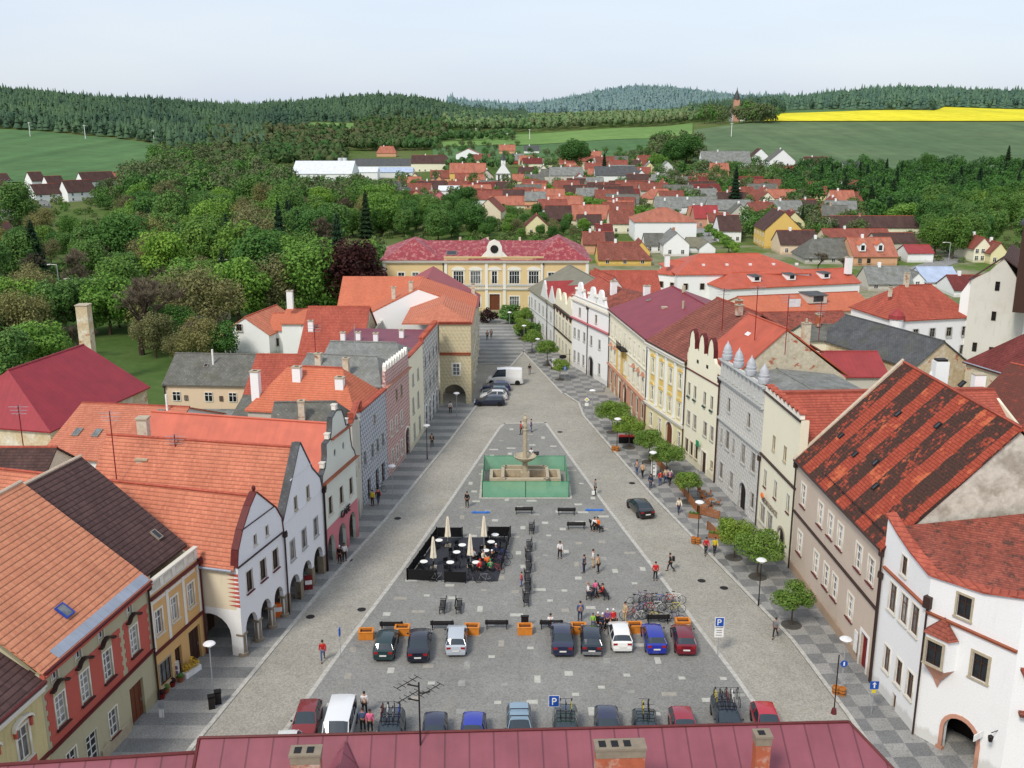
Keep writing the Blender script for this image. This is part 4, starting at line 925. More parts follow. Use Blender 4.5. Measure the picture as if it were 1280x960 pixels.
h.win([1.0,2.7,5.4,7.3],8.2,.6,1.55,'grey',tr=0,trim=.05,pane='darkglass'); h.win([1.2,3.0,5.9,7.7],4.6,.85,1.7,'grey',trim=.06,pane='curtain'); h.win([1.0,2.4,3.8],1.1,.8,1.7,'dark',trim=.04,pane='darkglass'); h.door(5.9,1.3,2.7,'c_darkwood',surround='trim'); h.win([8.1],1.4,.5,.9,'dark',mull=0,tr=0,trim=.04)
n_=h.L; at=[(n_,13.2),(7.5,13.6),(7.35,13.9)]
for c_ in (6.4,3.9,1.3):
    at+=[(c_+.75,14.1),(c_+.7,15.0),(c_+.45,15.8),(c_,16.2),(c_-.45,15.8),(c_-.7,15.0),(c_-.75,14.1)]
at+=[(.3,13.8),(.2,13.3),(0,13.2)]
h.front(at,'lightcream'); h.shell(15.6,11.4,'oldcream',yr=7.7,zr=17.3,y0=.35,matl='lightcream'); h.roof_para(15.6,11.7,17.55,7.7,'salmon2',y0=.5,ridge='salmon2'); h.chim(h.L-.9,10.6,13.6,4.2,.7,.8,'oldcream',pots=1); h.sky((3.8,5.6,15.75),7.2,5.85,.9,.5,'whitemetal','c_white'); h.band(0,n_,11.3,.1,.12,'c_gutter')
b=MB()
for c_ in (6.4,3.9,1.3):
    P_=[(c_+.78,14.1),(c_+.74,15.0),(c_+.48,15.85),(c_,16.27),(c_-.48,15.85),(c_-.74,15.0),(c_-.78,14.1)]
    for p,q in zip(P_,P_[1:]): b.prism([(p[0],-.06,p[1]),(q[0],-.06,q[1]),(q[0],-.06,q[1]+.07),(p[0],-.06,p[1]+.07)],(0,.55,0))
b.build('merlon_coping',M['c_gutter'],h.root); b=MB()
for c_ in (5.6,3.0): b.box(c_-.25,c_+.25,-.03,.0,12.6,13.0)
for x in (1.0,2.7,5.4,7.3): b.mat(1).box(x-.3,x+.3,-.25,-.06,7.95,8.15)
b.build('wall_niches',[M['c_dark'],M['c_dkgreen']],h.root)
text(h,'DROGERIE',.42,M['c_dark'],h.root,(2.4,-.05,3.4),(R(90),0,0),'shop_lettering') if False else None
b=MB(); b.box(4.6,5.3,-.5,-.42,3.1,3.8); b.build('shop_sign',M['c_green'],h.root); h.pipe(n_-.05,12.8,mat='c_gutter')
h=RR('house','pale grey sgraffito house crowned by four ringed onion pinnacles',R3,R2); h.notch=[]
h.win([3.0,8.8],9.3,.75,1.6,'grey',trim=.1); h.win([1.3,5.0],5.2,.55,1.7,'grey',mull=0,trim=.08); h.win([3.1,7.8,10.6],5.1,1.15,2.1,'grey',trim=.1,pane='curtain'); h.win([1.7,4.9],1.2,1.1,1.9,'grey',trim=.1,pane='curtain'); h.win([11.0],1.3,.9,1.7,'grey',trim=.1)
h.door(8.3,1.9,3.1,'c_dark',arch=.95,surround='greytrim',name='gate')
n_=h.L; h.front([(n_,14.6),(0,14.6)],'sgrey2'); h.band(0,n_,12.3,.25,.3,'greytrim'); h.band(0,n_,7.8,.2,.25,'greytrim'); h.band(0,n_,14.4,.2,.3,'greytrim')
b=MB()
for i in range(11): x=.25+i*1.12; b.box(x,x+.5,-.14,-.004,12.7,14.3)
b.build('attic_pilaster',M['greytrim'],h.root)
for x in (1.0,4.4,7.9,11.3):
    b=MB(); 
    pts=[(.5,14.7),(.6,15.0),(.58,15.25),(.5,15.3),(.54,15.6),(.46,15.65),(.44,15.95),(.28,16.3),(.1,16.55),(.05,16.75),(0,16.8)]
    b.lathe([(r_,z_) for r_,z_ in pts],12,(x,.25,0)); b.build('pinnacle',M['c_pinn'],h.root,smooth=30)
h.shell(13,12.2,'oldcream',yr=6.5,zr=12.9,y0=.35); h.roof_para(13,12.3,13.2,6.5,'slate2',y0=.5,ridge='slate2'); h.pipe(.05,12.4)
h=RR('house','cream house with a scalloped tile parapet and small high windows',R2,R1); h.notch=[]
h.win([3.6,6.8],9.3,.55,1.4,'dark',mull=0,tr=0,trim=.08,pane='darkglass'); h.win([1.8,4.9,8.5],4.9,.65,1.7,'grey',mull=0,trim=.08,sill=2); h.win([1.6,3.9],1.0,1.6,1.9,'grey',trim=.05,pane='curtain'); h.door(7.3,1.8,2.8,'c_dark',arch=.9,surround='greystone' if 'greystone' in M else 'grey',name='gate')
n_=h.L; h.front([(n_,14.2),(0,14.2)],'lightcream'); h.band(0,n_,7.7,.16,.15,'c_gutterb'); h.band(0,n_,14.1,.12,.15,'c_gutterb')
b=MB(); 
for i in range(9):
    x=.25+i*1.1; b.mat(0).prism([(x,-.05,14.3),(x+.95,-.05,14.3),(x+.85,-.05,14.75),(x+.48,-.05,15.0),(x+.1,-.05,14.75)],(0,.45,0)); b.mat(1).slab([(x-.05,-.15,14.85),(x+.48,-.15,15.12),(x+.48,.6,15.12),(x-.05,.6,14.85)],.08).slab([(x+.48,-.15,15.12),(x+1.0,-.15,14.85),(x+1.0,.6,14.85),(x+.48,.6,15.12)],.08)
b.build('parapet_tiles',[M['trim'],M['coping']],h.root)
h.shell(22,11.5,'lightcream',kind='perp',xr=2.2,zr=14.4,left=False); h.roof_perp(22,11.6,14.6,2.3,'red',y0=.45,zel=14.2,zer=9.6)
b=MB(); b.box(n_-.3,n_,.35,.75,10.4,14.2); b.build('parapet_return',M['lightcream'],h.root)
text(h,'RESTAURACE',.75,M['c_greyframe'],h.root,(3.7,-.1,3.35),(R(90),0,0),'shop_lettering',.04); b=MB(); b.ball((2.6,-.5,4.3),.35,.12,.3); b.build('shop_sign',M['c_orangec'],h.root)
h.pipe(.05,7.6,mat='c_gutterb'); h.pipe(n_-.1,10.4,mat='c_gutterb')
# R1
R1Y,R1Z=8.7,19.5
h=RR('house','long beige house under a patched and moss-striped old tile roof',R1,R0); h.notch=[]
up=[2.0,6.4,8.8,11.0,14.9,17.3]; lo=[2.0,6.3,8.8,10.8,14.2]
h.win(up,7.0,1.05,2.0,tr=2,trim=.16,sill=2,pane='curtain'); h.win(lo,2.5,1.05,2.0,tr=2,trim=.16,sill=2,pane='curtain'); h.door(17.4,1.3,2.9,'c_darkred',surround='white')
n_=h.L; h.front([(n_,10.6),(0,10.6)],'beige'); h.band(0,n_,5.7,.14,.14,'c_gutterb'); h.gutter(0,n_,10.6,mat='c_gutterb')
b=MB(); b.box(0,16.6,-.02,-.004,.02,5.65) if False else None
b=MB(); b.prism([(0,-.08,0),(16.3,-.08,0),(16.3,-.08,.9),(0,-.08,.9)],(0,.07,0)); b.build('plinth',M['beigelow'],h.root)
YR,ZR=R1Y,R1Z; h.shell(YR*2,10.6,'oldgrey',yr=YR,zr=ZR-.35,matl='warmwhite'); r=h.roof_para(YR*2,10.6,ZR,YR,'patch',x0=-.3,x1=n_+.2)
b=MB(); b.prism([(-.42,-.35,10.7),(-.42,YR,ZR+.25),(-.42,YR,ZR),(-.42,-.35,10.4)],(.4,0,0)); b.build('verge',M['c_mortar'],r)
for u_,v_ in ((2.5,2.5),(6.3,5.6),(6.6,2.2),(9.8,2.6),(12.5,1.6),(11.8,6.3),(9.5,9.0)):
    h.sky((u_,v_,10.6+(v_+.35)*(ZR-10.6)/(YR+.35)+.02),YR+.35,ZR-10.6,.5,.6,'darkglass','c_dark')
b=MB(); b.tube((6,.3,11.4),(18,.3,11.4),.04,n=5); 
for i in range(7): b.tube((6+i*2,.3,11.1),(6+i*2,.3,11.4),.03,n=4)
b.build('snow_guard',M['c_dark'],r); b=MB(); b.lathe([(0,0),(.9,.1),(1.0,.2)],14); 
o=b.build('satellite_dish',M['c_stonedark'],h.root); o.location=(n_+.6,13.0,13.6); o.rotation_euler=(0,R(70),0); o.scale=(.55,.55,.55)
text(h,'HOTEL',.55,M['c_blue'],h.root,(16.2,-.35,2.2),(R(90),R(90),0),'banner_lettering') if False else None
b=MB(); b.box(16.15,16.75,-.3,-.26,1.0,2.7); b.build('banner',M['c_white'],h.root); h.pipe(-.1,10.6); h.pipe(n_-.05,10.6)
# R0
RA=V((27.0,59.1,0)); RB=V((30.4,54.0,0))
h=Row('house','white house on the near right corner with a bay window and arched gateway',R0+V((0,-.05,0)),RA,group=GRP_R); h.notch=[]
h.win([1.8,3.5,5.0],6.7,1.0,2.1,'brown',tr=1,trim=.1,pane='curtain'); h.win([1.9,3.7,5.3],2.1,.85,1.9,'brown',tr=1,trim=.1); h.win([2.9],10.0,.8,1.4,'brown',tr=1,trim=.08); h.door(3.4,.6,1.2,'c_brownframe',name='hatch')
h.front([(h.L,11.7),(h.L*.6,12.1),(h.L*.3,12.6),(.15,13.3),(0,13.3)],'white'); h.band(.3,h.L,9.3,.14,.16,'c_terracotta')
rA=h
# second face of the same house as children of the same root
k=Row('tmp','tmp',RA,RB); Mr=h.Mi@k.M; bpy.data.objects.remove(k.root)
k.root=bpy.data.objects.new('street_front',None); COL.objects.link(k.root); k.root.parent=h.root; k.root.matrix_local=Mr; k.notch=[]
k.notch.append((2.1,4.4,arcpts(2.1,4.4,1.7,1.15)))
k.win([2.45],9.7,.95,1.5,'dark',tr=1,trim=.14,pane='glass'); k.win([3.95],6.1,1.0,1.7,'dark',tr=1,trim=.18,pane='glass')
k.front([(k.L,12.7),(k.L*.6,12.0),(0,11.7)],'white')
k.band(0,k.L,9.0,.14,.16,'c_terracotta')
b=MB(); b.box(.5,5.4,2.6,2.8,0,3.4).box(.5,.7,.36,2.6,0,3.4).box(5.2,5.4,.36,2.6,0,3.4).box(.5,5.4,.36,2.8,3.4,3.5); b.build('gateway',M['c_dark'],k.root)
b=MB()
ap=arcpts(2.1,4.4,1.7,1.15); ao=arcpts(1.85,4.65,1.7,1.42)
for i in range(len(ap)-1): b.prism([(ap[i][0],-.08,ap[i][1]),(ap[i+1][0],-.08,ap[i+1][1]),(ao[i+1][0],-.08,ao[i+1][1]),(ao[i][0],-.08,ao[i][1])],(0,.2,0))
b.box(1.85,2.1,-.08,.1,0,1.7).box(4.4,4.65,-.08,.1,0,1.7).box(1.75,2.2,-.14,.14,0,.3); b.build('gate_surround',M['dustpink'],k.root)
# bay window
bw=MB(); a0,a1=.35,2.35; dz0,dz1=5.9,8.1; dd=.75
pl=[(a0,0),(a0+.25,-dd),(a1-.25,-dd),(a1,0)]
bw.prism([(x,y,dz0) for x,y in pl],(0,0,dz1-dz0)); bay=bw.build('bay_window',M['white'],k.root)
b=MB(); ap_=[(x*1.0+(-.15 if x<1 else .15),y-.15) for x,y in pl]; top=((a0+a1)/2,-.1,9.3)
for p,q in zip(ap_,ap_[1:]): b.add([(p[0],p[1],dz1),(q[0],q[1],dz1),top],[(0,1,2)])
b.quad(*[(x,y,dz1) for x,y in ap_]); b.build('bay_roof',M['oldred'],bay)
b=MB(); tipp=((a0+a1)/2,-.05,4.2)
for p,q in zip(pl,pl[1:]): b.add([(p[0],p[1],dz0),(q[0],q[1],dz0),((a0+a1)/2+.25*(q[0]-1.35),-.25,4.9),((a0+a1)/2+.25*(p[0]-1.35),-.25,4.9)],[(0,1,2,3)]); b.add([((a0+a1)/2+.25*(p[0]-1.35),-.25,4.9),((a0+a1)/2+.25*(q[0]-1.35),-.25,4.9),tipp],[(0,1,2)])
b.build('corbel',M['dustpink'],bay)
f,pn=winmesh(1.1,1.6,'dark',tr=1,trim=.14); o=inst('window',f,bay,(1.35,-dd-.16,6.15)); inst('pane',pn,o)
b=MB(); b.tube((.05,-.12,0),(.05,-.12,9.6),.07,n=6); b.box(-.2,.3,-.3,.1,9.4,10.2); b.build('downpipe',M['c_gutterb'],k.root)
b=MB(); 
o=MB()
cx=[(0,-.2,11.75),(k.L*.6,-.2,12.05),(k.L+.1,-.2,12.75)]
for p,q in zip(cx,cx[1:]): b.slab([p,q,(q[0],.55,q[2]+.1),(p[0],.55,p[2]+.1)],.12)
b.build('coping',M['coping'],k.root)
b=MB(); cc=[(0,-.2,13.35),(.3*h.L,-.2,12.65),(.6*h.L,-.2,12.15),(h.L,-.2,11.75)]
for p,q in zip(cc,cc[1:]): b.slab([p,q,(q[0],.55,q[2]+.1),(p[0],.55,p[2]+.1)],.12)
b.build('coping',M['coping'],h.root)
# lantern and sign near the gate
b=MB(); b.tube((5.6,0,3.4),(5.6,-.7,3.5),.03,n=5); b.lathe([(0,0),(.12,.0),(.18,.35),(.05,.45),(0,.5)],8,(5.6,-.7,2.9)); b.build('wall_lantern',M['c_dark'],k.root)
b=MB(); b.box(4.75,4.8,-1.1,-.15,2.55,3.0); sg=b.build('hanging_sign',M['c_white'],k.root); b=MB(); b.box(4.72,4.745,-1.0,-.25,2.68,2.74).box(4.72,4.745,-1.0,-.25,2.82,2.88); b.build('sign_stripes',M['c_signblue'],sg)
# side facing the camera, roof body
c3=V((46,50,0)); e=Row('tmp','tmp',RB,c3); Mr=h.Mi@e.M; bpy.data.objects.remove(e.root); e.root=bpy.data.objects.new('side_front',None); COL.objects.link(e.root); e.root.parent=h.root; e.root.matrix_local=Mr; e.notch=[]
e.front([(e.L,7.5),(.5,7.5),(.4,12.7),(0,12.7)],'white'); b=MB(); b.box(.5,e.L,-.5,0,5.0,5.2); b.build('ledge',M['oldred'],e.root)
b=MB(); P_=[G(1225,706,12.5)]
q=lambda px,py,z: h.Mi@G(px,py,z)
ze=8.7
b.slab([h.Mi@V(p) for p in ((RB.x+.5,RB.y-.5,7.6),(46,49.2,7.6),(46,56,12.2),(29.0,57.0,11.5))],.2)
b.slab([h.Mi@V(p) for p in ((29.0,57.0,11.5),(46,56,12.2),(47,65.3,14.6),(26.9,65.3,12.4),(27.5,59.4,11.3))],.2)
h.roof=b.build('roof',M['oldred'],h.root)
h.pipe(.1,9.0)
# ================================================================ buildings by measured eaves
NOTE=[]
def bodywalls(h,W,D,ze,rise,ridge,wall,xr=None,hl=0,hr=0):
    b=MB(); zr=ze+rise
    if ridge=='x':
        yr=D/2
        if not hl and not hr:
            b.prism([(0,0,0),(0,D,0),(0,D,ze),(0,yr,zr),(0,0,ze)],(W,0,0))
        else:
            b.box(0,W,0,D,0,ze)
            if not hl: b.prism([(0.01,0,ze),(0.01,yr,zr),(0.01,D,ze)],(.2,0,0))
            if not hr: b.prism([(W-.01,0,ze),(W-.01,yr,zr),(W-.01,D,ze)],(-.2,0,0))
    else:
        if hl: b.box(0,W,0,D,0,ze)
        else: b.prism([(0,0,0),(W,0,0),(W,0,ze),(W/2,0,zr),(0,0,ze)],(0,D,0))
    return b.build('wall',M[wall],h.root)
def bodyroof(h,W,D,ze,rise,ridge,roof,hl=0,hr=0,ov=.35,th=.16):
    b=MB(); zr=ze+rise+.1; o=ov
    if ridge=='x':
        k=rise/(D/2); e=ze-o*k+.12; L0=-.2 if not hl else -o; L1=W+(.2 if not hr else o); a=(L0+hl,D/2,zr) ; c=(L1-hr,D/2,zr)
        b.slab([(L0,-o,e),(L1,-o,e),c,a],th); b.slab([c,(L1,D+o,e),(L0,D+o,e),a],th)
        if hl: b.slab([(L0,-o,e),a,(L0,D+o,e)],th)
        if hr: b.slab([(L1,-o,e),(L1,D+o,e),c],th)
        ra,rb=a,c
    else:
        k=rise/(W/2); e=ze-o*k+.12; y0=-.2 if not hl else -o; y1=D+(.2 if not hr else o); a=(W/2,y0+hl,zr); c=(W/2,y1-hr,zr)
        b.slab([(-o,y0,e),a,c,(-o,y1,e)],th); b.slab([a,(W+o,y0,e),(W+o,y1,e),c],th)
        if hl: b.slab([(-o,y0,e),(W+o,y0,e),a],th)
        if hr: b.slab([(-o,y1,e),(W+o,y1,e),c],th)
        ra,rb=a,c
    h.roof=b.build('roof',M[roof],h.root)
    MB().tube(ra,rb,.14,n=5).build('ridge_tiles',M['coping'] if ('sheet' not in M[roof].name and 'slate' not in M[roof].name) else M[roof],h.roof)
def putwins(h,W,ze,nw,nf,w=.9,ht=1.3,st='dark',z0=None,side=None,D=8,ns=0,trim=.08):
    if nw:
        for f in range(nf):
            z=(z0 if z0 is not None else .9)+f*(ze-.4)/nf
            xs=[W*(i+.5)/nw for i in range(nw)]; h.win(xs,z,w,ht,st,hole=False,y=-.2,trim=trim,sill=False,pane='darkglass')
    if ns:
        for f in range(nf):
            z=(z0 if z0 is not None else .9)+f*(ze-.4)/nf
            for i in range(ns):
                y=D*(i+.5)/ns; fm,pm=winmesh(w,ht,st,trim=trim,sill=False)
                o=inst('window',fm,h.root,(-.2,y,z),R(-90)) if side=='l' else inst('window',fm,h.root,(W+.2,y,z),R(90)); inst('pane',pm,o,mats={0:M['darkglass']})
def zat(h,lx,ly,py):
    """height at which the vertical line through local (lx,ly) is seen in image row py"""
    p=h.M@V((lx,ly,0)); v=-(py-480)/CF; return CH+p.y*(-_s+v*_c)/(_c+v*_s)-h.root.location.z
def mid(label,e0,e1,ze,pr,D,wall,roof,ridge='x',hl=0,hr=0,nw=0,nf=2,name='house',ns=0,side='l',group=None,ov=.35,minr=.3,**kw):
    O=G(*e0,ze);E=G(*e1,ze); h=Row(name,label,V((O.x,O.y,0)),V((E.x,E.y,0)),group=group); h.notch=[]
    if ridge=='x': zr=zat(h,h.L/2,D/2,pr); run=D/2
    else: zr=zat(h,h.L/2,hl,pr); run=h.L/2
    r=zr-ze; r2=max(minr*run,min(1.25*run,r)); 
    if abs(r-r2)>.3: NOTE.append(('mid',label[:30],'rise',round(r,1),'run',round(run,1)))
    bodywalls(h,h.L,D,ze,r2,ridge,wall,None,hl,hr); bodyroof(h,h.L,D,ze,r2,ridge,roof,hl,hr,ov); h.D=D;h.ze=ze;h.rise=r2
    putwins(h,h.L,ze,nw,nf,D=D,ns=ns,side=side,**kw); return h
def far(label,xl,xr,yb,ye,yr,D,wall,roof,ridge='x',rot=0,hl=0,hr=0,nw=0,nf=1,name='house',ns=0,side='l',group='houses of the town behind the square',chim=1,**kw):
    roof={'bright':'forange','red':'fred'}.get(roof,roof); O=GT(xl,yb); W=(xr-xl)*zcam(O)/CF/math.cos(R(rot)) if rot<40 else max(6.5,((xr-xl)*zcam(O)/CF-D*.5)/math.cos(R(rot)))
    E=V((O.x+W*math.cos(R(rot)),O.y+W*math.sin(R(rot)),O.z)); h=Row(name,label,V((O.x,O.y,0)),V((E.x,E.y,0)),group=group,z=O.z-.3); h.notch=[]
    ze=zat(h,0,0,ye); 
    if ridge=='x': zr=zat(h,h.L/2,D/2,yr); run=D/2
    else: zr=zat(h,h.L/2,0,yr); run=h.L/2
    r2=max(.45*run,min(1.15*run,zr-ze)); bodywalls(h,h.L,D,ze,r2,ridge,wall,None,hl,hr); bodyroof(h,h.L,D,ze,r2,ridge,roof,hl,hr,.4)
    h.D=D;h.ze=ze;h.rise=r2
    if nw or ns: putwins(h,h.L,ze,nw,nf,w=1.0,ht=1.3,D=D,ns=ns,side=side,st='std',trim=0,**kw)
    if chim: h.chim(h.L*(.35 if ridge=='x' else .5),D*.5,ze+r2-.3,1.3,.7,.7,'white' if chim==1 else 'brick',cap=False)
    return h
def gablewin(h,x,z,w=.9,hh=1.1,y=-.2,st='dark'):
    h.win([x],z,w,hh,st,hole=False,y=y,trim=.08,sill=False,pane='darkglass')
def dormer(h,x,y,z,w=1.6,hh=1.5,wall='white',roof='red',d=2.2,flat=False):
    b=MB(); b.box(x-w/2,x+w/2,y,y+d,z,z+hh)
    if not flat: b.prism([(x-w/2,y,z+hh),(x+w/2,y,z+hh),(x,y,z+hh+w*.5)],(0,d,0))
    o=b.build('dormer',M[wall],h.roof)
    b=MB()
    if flat: b.slab([(x-w/2-.2,y-.2,z+hh+.08),(x+w/2+.2,y-.2,z+hh+.08),(x+w/2+.2,y+d,z+hh+.2),(x-w/2-.2,y+d,z+hh+.2)],.08)
    else:
        a=z+hh+w*.5+.08
        b.slab([(x-w/2-.2,y-.2,z+hh-.05),(x,y-.2,a),(x,y+d,a),(x-w/2-.2,y+d,z+hh-.05)],.08); b.slab([(x,y-.2,a),(x+w/2+.2,y-.2,z+hh-.05),(x+w/2+.2,y+d,z+hh-.05),(x,y+d,a)],.08)
    b.build('dormer_roof',M[roof],o)
    b=MB(); b.box(x-w*.28,x+w*.28,y-.06,y-.003,z+.3,z+hh-.1); b.build('dormer_window',M['darkglass'],o)
# ---------------------------------------------------------------- the school closing the street
h=Row('school','long yellow two-storey school with clock gable and weathered red roof',(-27.3,210.2,0),(16.2,210.2,0),cat='school'); h.notch=[]
n_=h.L; W1=[3.9,6.9,10.0]; W2=[16.0,19.6,23.6,27.8,31.9]; W3=[35.6,39.0,42.0]
h.win(W2[:2]+W2[3:],6.4,2.1,2.7,tr=1,mull=3,trim=.25,sill=True); h.win([23.6],6.4,1.1,2.7,tr=1,trim=.25); h.win(W1+W3,6.6,1.3,2.2,tr=1,trim=.22)
h.win(W2[:2]+W2[3:],1.3,2.0,2.4,tr=1,mull=3,trim=.22); h.win(W1+W3,1.3,1.3,2.2,tr=1,trim=.22); h.door(23.6,2.2,4.2,'c_wood',surround='trim')
h.front([(n_,11.2),(0,11.2)],'schoolyellow'); h.shell(17,11,'schoolyellow',yr=8,zr=11)
h.band(0,n_,5.1,.25,.25,'trim'); h.band(0,n_,10.9,.35,.45,'trim'); h.band(13.0,34,11.4,.6,.3,'schoolyellow','parapet'); h.band(0,n_,.0,.6,.15,'c_stone','plinth')
b=MB()
for x in (.05,13.0,21.6,25.4,33.4,n_-.65): b.box(x,x+.6,-.18,-.004,0.8,10.9)
b.build('pilaster',M['trim'],h.root)
for x in W2:
    b=MB(); b.prism([(x+1.5*math.cos(t),-.16,9.3+.8*math.sin(t)) for t in [math.pi*i/8 for i in range(9)]],(0,.15,0)); b.build('window_hood',M['trim'],h.root)
b=MB(); b.box(13,34,-.16,-.004,6.0,6.3); 
for i in range(42): b.box(13.1+i*.5,13.3+i*.5,-.12,-.004,5.45,6.0)
b.build('frieze',M['greytrim'],h.root)
for x in (0,n_):
    b=MB()
for i in range(5): h.swin('l',[1.8+i*3.2],6.6,1.2,2.2,trim=.2); h.swin('l',[1.8+i*3.2],1.4,1.2,2.2,trim=.2)
b=MB(); e=11.5; b.slab([(-.6,-.6,e),(n_+.6,-.6,e),(n_-6,8.5,14.6),(6,8.5,14.6)],.2); b.slab([(-.6,-.6,e),(6,8.5,14.6),(-.6,17.6,e)],.2); b.slab([(n_+.6,-.6,e),(n_+.6,17.6,e),(n_-6,8.5,14.6)],.2); b.slab([(-.6,17.6,e),(6,8.5,14.6),(n_-6,8.5,14.6),(n_+.6,17.6,e)],.2)
for a_,c_,z_ in ((0,12.6,15.4),(18,25,15.2),(31.5,n_-.3,15.9)):
    m_=(a_+c_)/2; b.add([(a_,-.7,e+.02),(c_,-.7,e+.02),(m_,5,z_),(m_,9,z_),(a_,9,13.2),(c_,9,13.2)],[(0,1,2),(0,2,3,4),(1,5,3,2),(4,3,5)])
h.roof=b.build('roof',M['school'],h.root)
b=MB(); b.prism([(22,-.4,11.9),(25.2,-.4,11.9),(25.2,-.4,14.2),(24.7,-.4,15.2),(23.6,-.4,15.7),(22.5,-.4,15.2),(22,-.4,14.2)],(0,1.2,0)); b.prism([(20.6,-.3,11.9),(22,-.3,11.9),(22,-.3,13.4)],(0,.8,0)); b.prism([(25.2,-.3,11.9),(26.6,-.3,11.9),(25.2,-.3,13.4)],(0,.8,0)); cg=b.build('clock_gable',M['trim'],h.root)
b=MB(); b.prism([(23.6+.85*math.cos(t),-.5,13.8+.85*math.sin(t)) for t in [math.pi*i/8 for i in range(16)]],(0,.09,0)); b.build('clock_face',M['c_dark'],cg)
h.sky((14.5,1.6,12.3),9,3.1,2.2,1.8,'glass'); h.pipe(12.8,11); h.pipe(33.9,11)
for x in (16,22,29): h.chim(x,8.5,14.2,1.1,.5,.5,'chim',cap=False)
# ---------------------------------------------------------------- buildings behind the left row
h=mid('orange tiled house with five roof windows behind the near left corner',(51,570),(190,577),7,507,17,'white','orange2'); 
for x,y in ((2.0,3.0),(4.2,3.0),(8.6,4.6),(9.4,4.6)):
    h.sky((x,y,7+(y)*h.rise/8.5+.15),8.5,h.rise,.75,1.3,'glass')
h.sky((9.4,7.0,7+7*h.rise/8.5+.15),8.5,h.rise,.8,.8,'glass'); b=MB(); b.tube((10,7.8,7+h.rise-.2),(10,7.8,7+h.rise+1.6),.12); b.build('flue',M['c_white'],h.roof)
h=mid('long crimson sheet-roofed building beside the park',(62,537),(183,483),6,449,15,'oldbeige','crimson',hl=4,hr=2,nw=4,nf=1,name='building')
h.chim(3,9,6+h.rise-.8,1.6,.7,.7,'white')
mid('small outbuilding with a pale blue sheet roof left of the crimson roof',(-12,545),(62,545),3.5,520,8,'oldbeige','bluemetal',nw=0,name='outbuilding')
mid('dark red tiled roof house at the left edge',(-60,640),(36,640),8,560,12,'cream','dark')
h=mid('beige old house under a mossy slate roof with small paired windows',(205,479),(306,481),6,443,10,'peach','slate',nw=0)
for x in (1.6,6.0,9.3): h.win([x],3.6,1.1,1.3,'std',hole=False,y=-.2,trim=0,sill=False,pane='darkglass')
for x in (2.9,7.7): h.win([x],3.7,.5,.7,'brown',hole=False,y=-.2,trim=0,sill=False,pane='curtain')
h.sky((4.8,2.6,6+2.6*h.rise/5+.1),5,h.rise,.6,.7); b=MB(); b.tube((5.7,3.2,7.5),(5.7,3.2,10),.14); b.build('flue',M['c_white'],h.roof); h.pipe(.05,6)
h=mid('low mossy slate annex behind the salmon roof',(288,527),(404,530),6.5,497,10,'offgrey','slate',nw=0); h.chim(7.2,5,8.6,2.0,.6,.6,'brick'); 
mid('narrow grey annex below the beige old house',(230,531),(292,531),4.5,523,6,'offgrey','slate2',name='annex')
h=mid('red tiled house between the beige old house and the tall red roof',(306,493),(402,494),7.5,444,13,'oldbeige','red',nw=0)
h=mid('tall plain red tiled roof house left of the maroon roof',(374,441),(452,441),8.5,384,17,'oldbeige','red',nw=0); h.chim(1.0,4,10,2.2,.7,.7,'white')
h=mid('white gabled villa with a round-ended orange roof in the park',(279,415),(336,418),4.2,397,12,'white','orange2',ridge='y',minr=.2); h.win([3.2],4.6,1.1,1.2,'brown',hole=False,y=-.2,trim=.06,pane='darkglass')
vr=h
h=mid('round white wing of the villa with a conical orange roof',(336,412),(377,412),4.5,392,9,'white','bright',hr=4,name='house'); h.win([1.4,3.0],1.6,.6,1.4,'brown',hole=False,y=-.2,trim=.04,pane='darkglass')
h=mid('villa rear wing with orange roof and white pointed dormer',(352,404),(382,404),6.5,391,10,'white','bright'); h.chim(1.0,3,8.5,3.0,1.0,1.0,'white'); dormer(h,4.6,-1.0,4.4,2.0,1.8,'white','bright',4)
# antennas and vents on the roofs
def aerial(px,py,z,hh,n=4,lab='rooftop television aerial'):
    p=G(px,py,z); t=thing('television_aerial',lab,'aerial',p,0,'rooftop television aerials')
    MB().tube((0,0,-1.2),(0,0,hh),.05,n=5).build('mast',M['c_darkred'],t)
    for k in range(n):
        b=MB(); zz=hh-.15-k*.32; w=.9-.1*k; b.tube((-w,0,zz),(w,0,zz),.025,n=4); b.tube((0,-.5,zz+.05),(0,.5,zz+.05),.02,n=4); b.build('crossbar',M['c_steel'],t)
for px,py,z,hh,lab in ((145,622-30,11,5.5,'tall thin aerial above the dark roof at the left'),(31,572,10,5.0,'aerial on a mast left of the orange roof'),(222,590,10.5,3.4,'thin red aerial on the near orange tile roof'),(395,452,12,4.5,'aerial mast on the grey roof beside the tall red roof'),(944,412,17,5,'tall aerial on the red roof behind the pinnacles'),(982,430,16,5.5,'aerial with folded arms on the cluttered grey roof'),(1024,415,13,4,'stacked aerial beside the cream parapet wall'),(903,402,17,4,'thin aerial on the brown tile ridge')): aerial(px,py,z,hh,5 if px>1000 else 3,lab)
